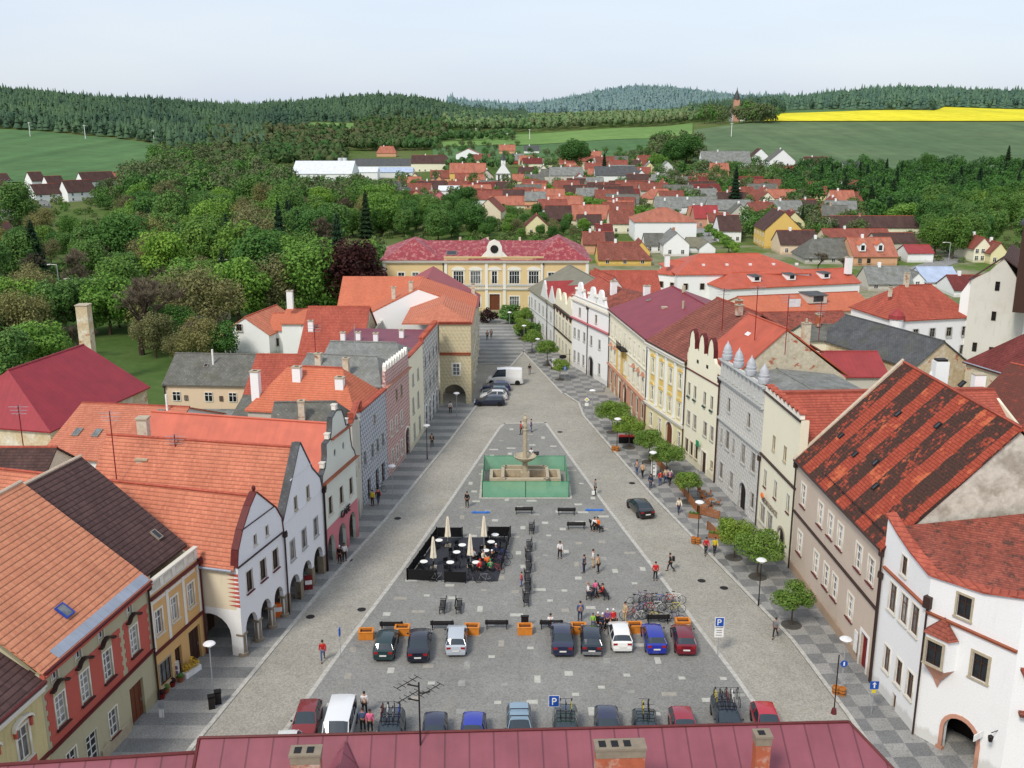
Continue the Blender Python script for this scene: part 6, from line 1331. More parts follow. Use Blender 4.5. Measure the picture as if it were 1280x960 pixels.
# leafless tree: branches several times forked plus fine twigs
def bare(key,H,seed,spread=1.0,lv=5):
    q=random.Random(seed); b=MB(); tw=[]
    def grow(p,d,L,r,l):
        e=p+d*L; b.tube(p,e,r,r*.68,n=6 if l>3 else 4,cap=False)
        if l==0:
            for k in range(5):
                dd=(d+V((q.uniform(-1,1),q.uniform(-1,1),q.uniform(-.5,.9)))*.7).normalized(); tw.append((e-d*L*q.random()*.6,dd,L*.8))
            return
        for k in range(3 if l>1 else 3):
            dd=(d+V((q.uniform(-1,1),q.uniform(-1,1),q.uniform(-.25,.7)))*.75*spread).normalized(); grow(p+d*L*q.uniform(.65,1),dd,L*q.uniform(.66,.84),r*.6,l-1)
    grow(V((0,0,-.2)),V((.03,0,1)).normalized(),H*.24,H*.022,lv)
    v=[]
    for p,d,L in tw:
        a=d.orthogonal().normalized()*.03
        for m in range(2):
            d2=(d+V((q.uniform(-1,1),q.uniform(-1,1),q.uniform(-1,1)))*.5).normalized(); v+= [p-a,p+a,p+d2*L+a*.3,p+d2*L-a*.3]
    PROTO[key]=(b.mesh('trunk',barkd),quadmesh('twigs',np.array([tuple(x) for x in v]),simple('twigs',C(104,94,78),.95) if 'twigs' not in bpy.data.materials else bpy.data.materials['twigs']),H)
bare('bare1',13,41); bare('bare2',11,42,1.1)
NT_=[0]
def tree(key,p,h,lab,group=None,cat='tree',name=None,wide=1.0):
    tm,cm,H=PROTO[key]; s=h/H; NT_[0]+=1
    name=name or ('spruce_tree' if key[:3] in('spr','fir') else 'bush' if 'bush' in key else 'tree')
    t=thing(name,lab,cat,p,rt.uniform(0,6.28),group); t.scale=(s*wide,s*wide,s)
    inst('trunk',tm,t); inst('twigs' if key.startswith('bare') else 'crown',cm,t); return t
HB=[]
def refresh():
    HB.clear()
    for o in COL.objects:
        if o.parent is None and o.type=='EMPTY' and o.get('category') in('house','school','church','chapel'):
            xs=[];
            for ch in o.children:
                if ch.name.startswith(('wall','roof')) and ch.type=='MESH':
                    Mw=Matrix.Translation(o.location)@Matrix.Rotation(o.rotation_euler.z,4,'Z')
                    for c in ch.bound_box: w_=Mw@(ch.matrix_local@V(c)); xs.append((w_.x,w_.y))
            if xs: HB.append((min(x for x,_ in xs),max(x for x,_ in xs),min(y for _,y in xs),max(y for _,y in xs)))
refresh()
def free(p,r=2.5):
    return not any(a-r<p.x<b+r and c-r<p.y<d+r for a,b,c,d in HB)
# ---- trees one can pick out
T1='leafy park trees'
for key,px,py,h,lab,wd in (('bare1',178,446,18,'big leafless tree right of the square chimney stack in the park',1.3),('olive1',196,428,10,'budding olive tree behind the big leafless tree',1.1),('olive2',150,412,9,'thin budding tree left behind the big leafless tree',1.1),('bare2',222,432,9,'leafless tree toward the white blossom',1.2),('bare2',100,452,10,'leafless slender tree behind the square chimney stack',1.0),('bare2',20,440,10,'leafless tree over the pavement at the left edge',1.1),
 ('linden1',52,470,10,'bright green tree left of the square chimney stack',1.1),('linden2',12,486,10,'bright green tree at the left edge above the crimson roof',1.1),('olive1',58,425,9,'olive budding tree over the park pavement at the left',1.1),
 ('linden1',236,404,12,'bright green tree nearest the leafless tree in the front park row',1),('linden2',262,382,9,'small bright tree behind the front park row',.9),('linden1',300,405,12.5,'second bright green tree in the front park row',1),('olive2',345,398,13,'olive tinted tree in the middle of the front park row',1),('tall2',396,400,15.5,'tall bright green tree next to the copper beech',1.12),('linden2',428,396,8.5,'low green tree at the foot of the copper beech',1),
 ('copper',446,398,17,'dark copper beech left of the school',1.0),('blossom',272,418,5.5,'white blossoming tree by the villa',1.1),('blossom',245,424,4,'small white blossoming shrub by the villa',1),('linden1',358,365,12,'bright green tree above the front park row',1.0),('linden2',313,362,7,'small green tree by the park road',1.0),
 ('spruce1',352,340,19,'tall dark spruce in the middle of the park',1.0),('spruce2',392,345,10,'dark small spruce left above the copper beech',1.0),('spruce1',46,352,16,'broad dark spruce below the estate houses',1.4),('spruce2',16,350,9,'dark spruce at the left edge below the estate houses',1.3),('tall1',25,285,19,'tall green tree covering the estate houses',1.3),('olive2',38,275,9,'bare purple brown tree beside the estate',1.2),
 ('spruce1',918,262,19,'tall dark spruce behind the grey cottages',1.1),('spruce2',755,222,15,'dark spruce in the town centre',1.0),('dark2',718,212,23,'big dark crowned tree at the edge of the meadow',1.3),('spruce2',856,222,11,'dark spruce near the grey terrace',1),
 ('spruce1',1257,222,20,'tall spruce at the right edge by the green crop',1.1),('spruce1',1279,226,18,'tall spruce cut by the right edge of the picture',1.1),('dark2',1158,220,16,'round dark tree standing before the green crop',1.1),('spruce2',1178,222,8,'small spruce before the green crop',1),
 ('spruce2',1110,285,12,'spruce standing before the firs villa',1.2),('spruce1',1088,262,11,'bluish spruce at the front of the firs villa',1.3),('willow',1190,325,15,'tall light green birch right of the farm roofs',.9),('tall1',1215,320,14,'poplar right of the birch',1.0),('willow',1168,318,12,'weeping birch left of the poplar',1.1),('linden1',1183,352,4,'low round bush by the road fork',1.5),('linden1',1130,288,11,'broad bright tree behind the farm roofs',1.5),
 ('bare2',1022,340,8,'leafless tree before the orange dormer roof',1.1),('bare2',1052,345,7,'second leafless tree before the orange dormer roof',1.1),('spruce2',1002,285,8,'small spruce beside the brown barn roof',1),
 ('dark2',840,208,20,'tallest dark tree of the copse on the field edge',1.2),('dark2',858,205,24,'dense poplar clump on the field edge',1.3),('linden1',822,215,13,'bright green tree left of the copse',1.2)):
    tree(key,GT(px,py),h*(1.2 if 225<px<440 and py>360 and h>7 else 1.0),lab,wide=wd)
# street trees on the right pavement, in the round grates
stl=[(684,457,'street1',5.6,'street tree with a parked car behind it near the white house'),(652,424,'street1',5,'street tree farthest up the right pavement'),(665,441,'street1',5.2,'street tree left of the far white lamp'),(700,475,'street1',4.2,'smallest street tree by the blue sign'),
 (765,541,'street2',5.6,'street tree beside the dark bench and lamp at the ochre tub'),(786,560,'street2',5.3,'street tree over the red covered stall'),(811,578,'street1',5.3,'street tree left of the cafe board'),(833,596,'street2',5.3,'street tree at the start of the wooden terrace'),(860,628,'street1',4.4,'small street tree inside the wooden terrace'),
 (917,698,'street2',5.0,'street tree left of the two on the terrace end'),(947,722,'street2',5.6,'biggest street tree by the gateway of the cream house'),(989,782,'street1',4.7,'nearest street tree in a round grate by the long beige house')]
for px,py,k,h_,lab in stl:
    h_*=.84
    p=G(px,py); p.z=HP; tree(k,p,h_,lab,'street trees along the right pavement',cat='tree',name='street_tree')
    g=thing('tree_grate','round grate under the '+lab.replace('street tree','tree'),'tree grate',p); b=MB(); 
    b.lathe([(.25,.02),(.8,.02),(.85,.0)],16); 
    for i in range(8): b.box(-.8,.8,-.015,.015,.02,.035,rz=math.pi*i/8,c=(0,0))
    b.build('grate',M['c_grate'],g)
tree('redbush',G(609,404),3,'dark red bush before the school door',name='bush'); 
for px,py in ((640,405),(655,420),(668,420)): tree('bushd',G(px,py),3.0,'green shrub at the far end of the street','shrubs at the far end of the street',cat='shrub')
for px,py,k,h_ in ((655,412,'street1',4.6),(640,398,'bushd',3.4),(672,408,'street1',4.2)): tree(k,G(px,py),h_,'green young tree before the school windows','young trees before the school',cat='tree')
# lime avenue climbing through the town
for i,(px,py) in enumerate(((660,232),(672,237),(684,242),(693,247),(702,252),(712,254),(722,257),(731,260),(740,262),(748,264),(756,265),(768,268),(780,270),(790,272),(800,274),(812,276),(824,278))): tree('limehedge',GT(px,py+3),6.5,'round clipped lime in the avenue through the town','limes of the avenue through the town')
for i,(px,py) in enumerate(((886,296),(893,302),(899,306),(905,311),(911,316),(918,320))): tree('limehedge',GT(px,py),4.5,'small clipped lime along the side street','clipped limes along the side street')
# ---- zones
def zone(x0,x1,y0,y1,n,keys,hr,lab,grp,sp=15,cat='tree',r=2.5):
    pts=[];k=0
    while len(pts)<n and k<n*30:
        k+=1; px=rt.uniform(x0,x1); py=rt.uniform(y0,y1)
        if any((px-a)**2+((py-b_)*2.4)**2<(sp*(.4+.6*(py-150)/(y1-150+1)))**2 for a,b_ in pts): continue
        p=GT(px,py)
        if not free(p,r): continue
        pts.append((px,py)); tree(rt.choice(keys),p,rt.uniform(*hr),lab,grp,cat)
zone(110,292,340,428,20,['olive1','olive2','linden2','bare1','bare1','tall1','linden1'],(10,15),'budding or leafy tree in the near park behind the grey roof','trees of the near park behind the grey roof',26)
zone(180,292,428,468,11,['olive1','linden2','bare1','dark2','olive2'],(6,10),'small budding tree on the grass behind the beige old house','trees on the grass behind the beige old house',17)
G1='leafy trees of the park left of the town'; LB='leafy tree among others in the park left of the town'
zone(-60,130,335,440,22,['linden2','olive1','tall1','linden1','olive2','bare1'],(10,15),LB,G1,28)
zone(185,470,296,380,52,['linden2','dark2','tall1','oak1','olive1','dark2','tall2','olive2','willow','bare1','spruce1'],(11,20),LB,G1,20)
zone(50,150,300,345,9,['linden2','dark2','olive1'],(7,10),LB,G1,20)
zone(150,300,300,345,11,['linden2','dark2','tall1','oak1','olive1','tall2'],(13,17),LB,G1,22)
zone(150,480,262,300,46,['dark2','tall1','oak1','linden2','olive1','olive2','linden1','spruce2','bare1','willow'],(9,18),LB,G1,17)
zone(-60,60,296,330,8,['dark2','linden2','olive1'],(8,12),LB,G1,22)
zone(474,600,266,302,22,['dark2','oak1','linden2'],(10,14),'dense green tree in the gardens above the school','trees of the gardens above the school',15)
zone(590,745,272,302,26,['linden1','linden2','olive1','dark2'],(4,7),'small garden tree above the school','small trees of the gardens above the school',12)
zone(1150,1300,262,312,30,['dark2','linden2','tall1','willow','oak1'],(10,15),'leafy tree above the road at the right','trees above the road at the right',15)
zone(1010,1300,222,262,34,['spruce1','spruce2','fir'],(9,15),'dark fir in the belt below the green crop','firs of the belt below the green crop',15)
PF=[]
def fproto(seed,H,r,n,ls,low=.5):
    q=leafcloud(n,crownlobes(seed,r,H*.46,H*low,11),ls,seed,inner=.12); v=list(map(tuple,q)); f=[]
    for i in range(0,len(q),4): f+=[(i,i+1,i+2),(i,i+2,i+3)]
    b0=len(v); v+=[(-.2,0,0),(.2,0,0),(0,.25,H*.6)]; f.append((b0,b0+1,b0+2)); return np.array(v),np.array(f)
for i in range(6): PF.append(fproto(100+i,11,4.6,520,1.0))
PB=[fproto(200+i,5,3.2,170,.9,.45) for i in range(4)]
def zwood(name,lab,zs,protos,mat,seed,clear=2.0):
    r=np.random.RandomState(seed); VV=[];FF=[];base=0;c=0
    for (x0,x1,y0,y1,n,s0,s1,sp) in zs:
        pts=[];k=0
        while len(pts)<n and k<n*25:
            k+=1; px=r.uniform(x0,x1); py=r.uniform(y0,y1)
            if any((px-a)**2+((py-b_)*2.4)**2<sp*sp for a,b_ in pts): continue
            p=GT(px,py)
            if not free(p,clear): continue
            pts.append((px,py)); v,f=protos[r.randint(len(protos))]; s=r.uniform(s0,s1); a=r.rand()*6.28; ca,sa=math.cos(a),math.sin(a); vz=v*s
            VV.append(np.stack([vz[:,0]*ca-vz[:,1]*sa+p.x,vz[:,0]*sa+vz[:,1]*ca+p.y,vz[:,2]*r.uniform(.85,1.2)+p.z-.3],1)); FF.append(f+base); base+=len(v); c+=1
    Vv=np.concatenate(VV); Ff=np.concatenate(FF); me=bpy.data.meshes.new(name); me.vertices.add(len(Vv)); me.vertices.foreach_set('co',Vv.astype(np.float32).ravel()); me.loops.add(Ff.size); me.loops.foreach_set('vertex_index',Ff.astype(np.int32).ravel()); me.polygons.add(len(Ff)); me.polygons.foreach_set('loop_start',np.arange(0,Ff.size,3,dtype=np.int32)); me.polygons.foreach_set('loop_total',np.full(len(Ff),3,np.int32)); me.materials.append(mat); me.update()
    o=bpy.data.objects.new(name,me); COL.objects.link(o); meta(o,lab,'woodland' if 'wood' in name else 'shrubs',kind='stuff'); print(name,c)
def worldleaf(name,cols,s=.04):
    a=NT(name,.8,.08); p=a.geo(); n=a.noise(p,s,3,.8); c=a.ramp(n,[(.3,cols[0]),(.45,cols[1]),(.55,cols[2]),(.7,cols[3])]); c=a.mix(1,c,a.ramp(a.noise(p,.5,3),[(.3,g4(.75)),(.7,g4(1.2))]),'MULTIPLY'); m=a.out(c)
    tr=a.n('BsdfTranslucent',{'Color':c}); ad=a.n('MixShader',{0:.2,1:a.b.outputs[0],2:tr.outputs[0]}); a.t.links.new(ad.outputs[0],a.t.nodes['Material Output'].inputs[0]); return m
WL=worldleaf('mixed_spring_foliage',(C(56,88,52),C(92,132,64),C(108,114,82),C(70,104,60))); WL3=worldleaf('dark_belt_foliage',(C(48,82,46),C(82,124,60),C(66,98,56),C(56,90,50)),.05); WL2=worldleaf('bushy_foliage',(C(62,94,46),C(92,130,60),C(108,116,76),C(76,108,54)),.08)
zwood('park_wood','far part of the park wood that reads as one mass',[(160,362,232,264,120,1.15,1.6,7),(355,490,242,264,60,.9,1.2,8),(190,330,198,232,60,1.2,1.6,7),(-60,40,275,300,10,.6,.8,12),(120,165,246,264,12,.7,1.0,8)],PF,WL,61)
zwood('tree_belt_wood','belt of trees below the green crop that reads as one mass',[(985,1310,212,262,230,.75,1.15,8),(1090,1300,255,285,60,.8,1.1,10)],PF,WL3,62)
zwood('garden_trees_wood','small trees scattered between the far houses',[(640,860,190,240,90,.45,.8,8),(820,1010,215,262,90,.55,.95,8),(930,1080,262,300,40,.5,.8,10),(540,660,170,200,30,.6,.9,8),(500,640,228,262,30,.5,.8,9),(730,900,240,275,30,.35,.6,9),(876,975,206,222,16,.6,.9,8)],PF,WL,63,.5)
zwood('copse_wood','copse on the field edge and trees round the hill church',[(812,878,186,206,34,1.1,1.75,6),(876,906,150,156,12,1.6,2.1,5),(924,966,150,156,18,1.6,2.2,5)],PF,WL,64,.2)
zwood('undergrowth','undergrowth of the park and verges',[(-60,480,240,400,420,.5,1.1,9),(480,760,264,306,90,.35,.8,9),(1000,1300,226,330,130,.4,.8,11),(640,1000,200,300,110,.3,.6,10)],PB,WL2,65,1.5)
zone(600,1180,366,430,7,['bushd'],(1.5,2.5),'green shrub in a back yard','shrubs in the back yards',20,cat='shrub',r=1.0)
# ---- far woods, read as masses
def pconifer(seed,H=18,r=3.0):
    q=random.Random(seed); v=[];f=[]
    for (z0,z1,rr) in ((.12,.55,1.0),(.36,.78,.74),(.6,1.0,.48)):
        b0=len(v); n=6
        for k in range(n): t=2*math.pi*k/n+q.random()*.5; v.append((r*rr*q.uniform(.75,1.2)*math.cos(t),r*rr*q.uniform(.75,1.2)*math.sin(t),H*z0*q.uniform(.85,1.1)))
        v.append((q.uniform(-.2,.2),q.uniform(-.2,.2),H*z1)); f+=[(b0+k,b0+(k+1)%n,b0+n) for k in range(n)]
    return np.array(v),np.array(f)
def pdecid(seed,H=14,r=5,n=70):
    q=leafcloud(n,crownlobes(seed,r,H*.36,H*.6,7),3.0,seed,inner=.05); tri=[]
    v=[];f=[]
    for i in range(0,len(q),4): b0=len(v); v+=list(q[i:i+4]); f+=[(b0,b0+1,b0+2),(b0,b0+2,b0+3)]
    import itertools
    b0=len(v); m=6; 
    for i in range(5):
        ph=math.pi*(i)/4
        for k in range(m): t=2*math.pi*k/m; v.append((r*.78*math.sin(ph)*math.cos(t),r*.78*math.sin(ph)*math.sin(t),H*.58-H*.34*math.cos(ph)))
    for i in range(4):
        for k in range(m): a,b_=b0+i*m+k,b0+i*m+(k+1)%m; f+=[(a,b_,b_+m),(a,b_+m,a+m)]
    return np.array(v),np.array(f)
def wood(name,lab,regions,protos,mat,spacing,s0=.8,s1=1.2,holes=(),seed=1,edge=0):
    r=np.random.RandomState(seed); VV=[];FF=[];base=0;cnt=0
    for (px0,px1,f0,f1) in regions:
        t0,t1=pt(px0),pt(px1); d=f0 if not callable(f0) else min(f0(t0),f0(t1))-300; dmax=f1 if not callable(f1) else 1e9
        dlo=d; d=max(d,300)
        while d<min(dmax,5200):
            w=(t1-t0)*d; n=max(1,int(w/spacing))
            for i in range(n):
                t=t0+(t1-t0)*(i+r.rand())/n; dd=d+r.rand()*spacing
                lo=f0(t) if callable(f0) else f0; hi=f1(t) if callable(f1) else f1
                if dd<lo or dd>hi: continue
                px=t*1292+640
                if any(a<px<b_ and c<dd<e for a,b_,c,e in holes): continue
                x=t*dd; v,f=protos[r.randint(len(protos))]; s=r.uniform(s0,s1); ca,sa=math.cos(r.rand()*6.28),math.sin(r.rand()*6.28)
                a=r.rand()*6.28; ca,sa=math.cos(a),math.sin(a); vz=v*s; o=np.stack([vz[:,0]*ca-vz[:,1]*sa+x,vz[:,0]*sa+vz[:,1]*ca+dd,vz[:,2]*r.uniform(.85,1.2)+hgt(x,dd)-.5],1)
                VV.append(o); FF.append(f+base); base+=len(v); cnt+=1
            d+=spacing
    if not VV: return
    Vv=np.concatenate(VV); Ff=np.concatenate(FF); me=bpy.data.meshes.new(name); me.vertices.add(len(Vv)); me.vertices.foreach_set('co',Vv.astype(np.float32).ravel()); me.loops.add(Ff.size); me.loops.foreach_set('vertex_index',Ff.astype(np.int32).ravel()); me.polygons.add(len(Ff)); me.polygons.foreach_set('loop_start',np.arange(0,Ff.size,3,dtype=np.int32)); me.polygons.foreach_set('loop_total',np.full(len(Ff),3,np.int32)); me.materials.append(mat); me.update()
    o=bpy.data.objects.new(name,me); COL.objects.link(o); meta(o,lab,'woodland',kind='stuff'); print(name,cnt)
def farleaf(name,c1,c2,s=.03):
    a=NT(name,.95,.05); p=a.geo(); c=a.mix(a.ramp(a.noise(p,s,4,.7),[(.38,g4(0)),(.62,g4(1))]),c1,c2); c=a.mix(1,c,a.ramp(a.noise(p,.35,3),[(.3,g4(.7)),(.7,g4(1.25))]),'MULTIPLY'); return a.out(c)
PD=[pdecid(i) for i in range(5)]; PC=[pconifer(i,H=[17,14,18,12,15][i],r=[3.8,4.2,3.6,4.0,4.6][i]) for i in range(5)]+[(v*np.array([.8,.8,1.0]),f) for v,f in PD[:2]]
FC=farleaf('far_spruce_wood',C(60,82,68),C(84,108,78),.012); FC2=farleaf('haze_tinted_spruce_wood',C(104,128,132),C(116,140,134),.01); FD=farleaf('far_leaf_wood',C(84,112,66),C(64,92,56)); FD2=farleaf('mixed_budding_wood',C(98,128,82),C(112,124,88)); FDm=farleaf('mixed_park_wood',C(58,92,50),C(92,94,66),.02)  # haze is tinted into both spruce colours, bluer for the farthest woods
edgeL=lerpf([(pt(-200),950),(pt(0),992),(pt(130),968),(pt(200),905),(pt(262),812),(pt(330),900)])
wood('spruce_wood','dark spruce wood on the ridge beyond the left field',[(-220,330,edgeL,lambda t:1780)],PC,FC,8,.8,1.15,seed=2)
wood('spruce_wood','dark spruce wood on the middle ridge behind the park',[(330,660,1330,2080)],PC,FC,10,.85,1.2,holes=((385,448,1150,1425),(462,556,1380,1565)),seed=3)
wood('mixed_wood','mixed wood between the park and the left meadow',[(250,540,760,1200),(440,560,1100,1400)],PD,FDm,11,.75,1.1,holes=((430,560,760,1000),(385,448,1195,1425)),seed=4)
wood('leaf_wood','light green wood behind the central meadow',[(556,880,1240,1700)],PD,FD2,12,.8,1.15,seed=5)
wood('hedgerow','row of trees along the left end of the central meadow',[(540,640,1090,1140),(440,545,1000,1060)],PD,FD,9,.6,.9,seed=6)
wood('haze_tinted_wood','wood tinted bluish with haze on the central hill',[(560,980,1900,3600)],PC,FC2,19,1.2,1.7,seed=7)
wood('haze_tinted_wood','distant wood tinted bluish with haze on the left skyline',[(200,620,3300,5000)],PC,FC2,34,1.6,2.4,seed=8)
wood('spruce_wood','dark wood on the skyline above the yellow field',[(955,1750,lerpf([(pt(955),1505),(pt(1010),1495),(pt(1090),1372),(pt(1170),1362),(pt(1175),1492),(pt(1280),1452),(pt(1700),1410)]),lambda t:2150)],PC,farleaf('ridge_spruce_wood',C(72,98,86),C(92,118,92)),11,.9,1.3,seed=9)
wood('spruce_wood','dark wood right of the central hill',[(860,980,1300,1900)],PC,FC,12,.9,1.3,seed=10)
wood('leaf_wood','green belt of trees left of the copse',[(555,640,700,800)],PD,FD,12,.4,.7,seed=12)
print('trees',NT_[0])
# ================================================================ near roof below the tower
KX=CF
A=G(248,913,14); Bq=G(1062,893,14); C0=thing('house','house with the dusty red sheet roof right below the viewpoint','house',(A.x,A.y,-.4),math.atan2(Bq.y-A.y,Bq.x-A.x)); 
LW=(Bq-A).length; b=MB(); sl=.62; dn=13
b.slab([(0,0,14),(0,-dn,14-dn*sl),(LW+dn*.75,-dn,14-dn*sl),(LW,0,14)],.15); b.slab([(LW,0,14),(LW+dn*.75,-dn,14-dn*sl),(LW+6,7,5.6)],.15)
b.slab([(0,0,14),(LW,0,14),(LW+6,7,5.6),(0,7,5.6)],.15); rf=b.build('roof',M['fore'],C0)
b=MB(); wx=(G(430,917,14)-A).length
b.add([(wx,-.4,14.0),(wx,-12,13.6),(wx-7,-12,14-12*sl-.1),(wx+7,-12,14-12*sl-.1),(wx-.01,-.6,13.85)],[(0,2,1),(0,1,3)]); b.build('roof_wing',M['fore'],rf)
b=MB(); b.tube((0,0,14.03),(LW,0,14.03),.07,n=6); b.tube((LW,0,14.03),(LW+dn*.75,-dn,14.03-dn*sl),.06,n=6); b.tube((0,0,14),(0,-dn,14-dn*sl),.08,n=6); b.build('ridge_flashing',M['c_gutter'],rf)
b=MB(); b.box(.2,LW+3,-dn+.5,6.3,0,5.6); b.build('wall',M['cream'],C0)
for px,py,wd,dp,lab in ((383,921,1.15,.6,3),(774,913,1.95,.6,3.4),(952,901,.62,.5,2.6)):
    p=C0.matrix_basis.inverted()@G(px,py,15.1) if False else None
    q=G(px,py,14.0+lab*.0); Mi_=(Matrix.Translation(V((A.x,A.y,0)))@Matrix.Rotation(C0.rotation_euler.z,4,'Z')).inverted(); l=Mi_@q; o_=Mi_@V((0,0,CH)); zt_=14+(CH-14)*lab/(l.y-o_.y); l=o_.lerp(l,1-lab/(l.y-o_.y)); zt_=l.z
    b=MB(); b.box(l.x-wd/2,l.x+wd/2,l.y-dp,l.y,8,zt_-.45); b.mat(1).box(l.x-wd/2-.02,l.x+wd/2+.02,l.y-dp-.02,l.y+.02,zt_-.45,zt_-.1); b.mat(1).box(l.x-wd/2-.06,l.x+wd/2+.06,l.y-dp-.06,l.y+.06,zt_-.1,zt_)
    for i in range(int(wd/.5)): b.mat(2).box(l.x-wd/2+.12+i*.5,l.x-wd/2+.4+i*.5,l.y-dp+.1,l.y-.1,zt_+.002,zt_+.02)
    b.build('chimney',[M['brick'],M['c_stonedark'],M['c_black']],rf)
l=Mi_@G(306,939,12.9); b=MB(); b.box(l.x-.45,l.x+.45,l.y-.3,l.y,12.4,13.15); b.build('skylight',M['metal'],rf)
A2=G(-120,975,12.5);B2=G(246,934,13.2); t=thing('house','lower sheet-roofed house end in the bottom left corner','house',(A2.x,A2.y,0),math.atan2(B2.y-A2.y,B2.x-A2.x)); L2_=(B2-A2).length
b=MB(); b.slab([(0,0,12.9),(0,-9,8),(L2_,-9,8),(L2_,0,12.9)],.15); b.slab([(0,0,12.9),(L2_,0,12.9),(L2_,5,9.5),(0,5,9.5)],.15); r2=b.build('roof',M['fore'],t); MB().tube((0,0,12.95),(L2_,0,12.95),.08).build('ridge_flashing',M['c_gutter'],r2); MB().box(.1,L2_-.1,-8.5,4.5,0,9).build('wall',M['cream'],t)
# aerials on the near roof
def near_aerial(px,py0,py1,lab,arms):
    p=G(px,py0,14); t=thing('television_aerial',lab,'aerial',p,0,None); h_=1.0
    v=-(py1-480)/CF; h_=CH+p.y*(-_s+v*_c)/(_c+v*_s)-14
    MB().tube((0,0,-1.0),(0,0,h_),.04,n=6).build('mast',M['c_dark'],t)
    for k in range(arms):
        a=R(50); z=h_-.1-k*.35; s_=-1 if k%2==0 else 1
        b=MB(); e=V((s_*1.0,.75*s_*-1,z)); b.tube((0,0,z-.1),(s_*.5,-.0,z+.0),.035,n=5); b.tube((s_*.5-.4,-.4,z+.05),(s_*.5+.4,.55,z+.05),.02,n=5)
        for i in range(5): q=-.4+i*.2; xx=s_*.5+q; yy=-.4+(q+.4)*1.18; b.tube((xx-.18,yy+.16,z+.05),(xx+.18,yy-.16,z+.05),.014,n=4)
        b.build('yagi_antenna',M['c_dark'],t)
near_aerial(525,914,853,'dark branching aerial mast on the near red roof',3)
p=G(1042,893,14); t=thing('lightning_rod','thin lightning rod at the right end of the near roof','lightning rod',p); MB().tube((0,0,0),(0,0,3.0),.03,n=5).build('rod',M['c_dark'],t); MB().lathe([(0,.0),(.14,.05),(.1,.3),(0,.35)],8).build('base',M['c_gutter'],t)
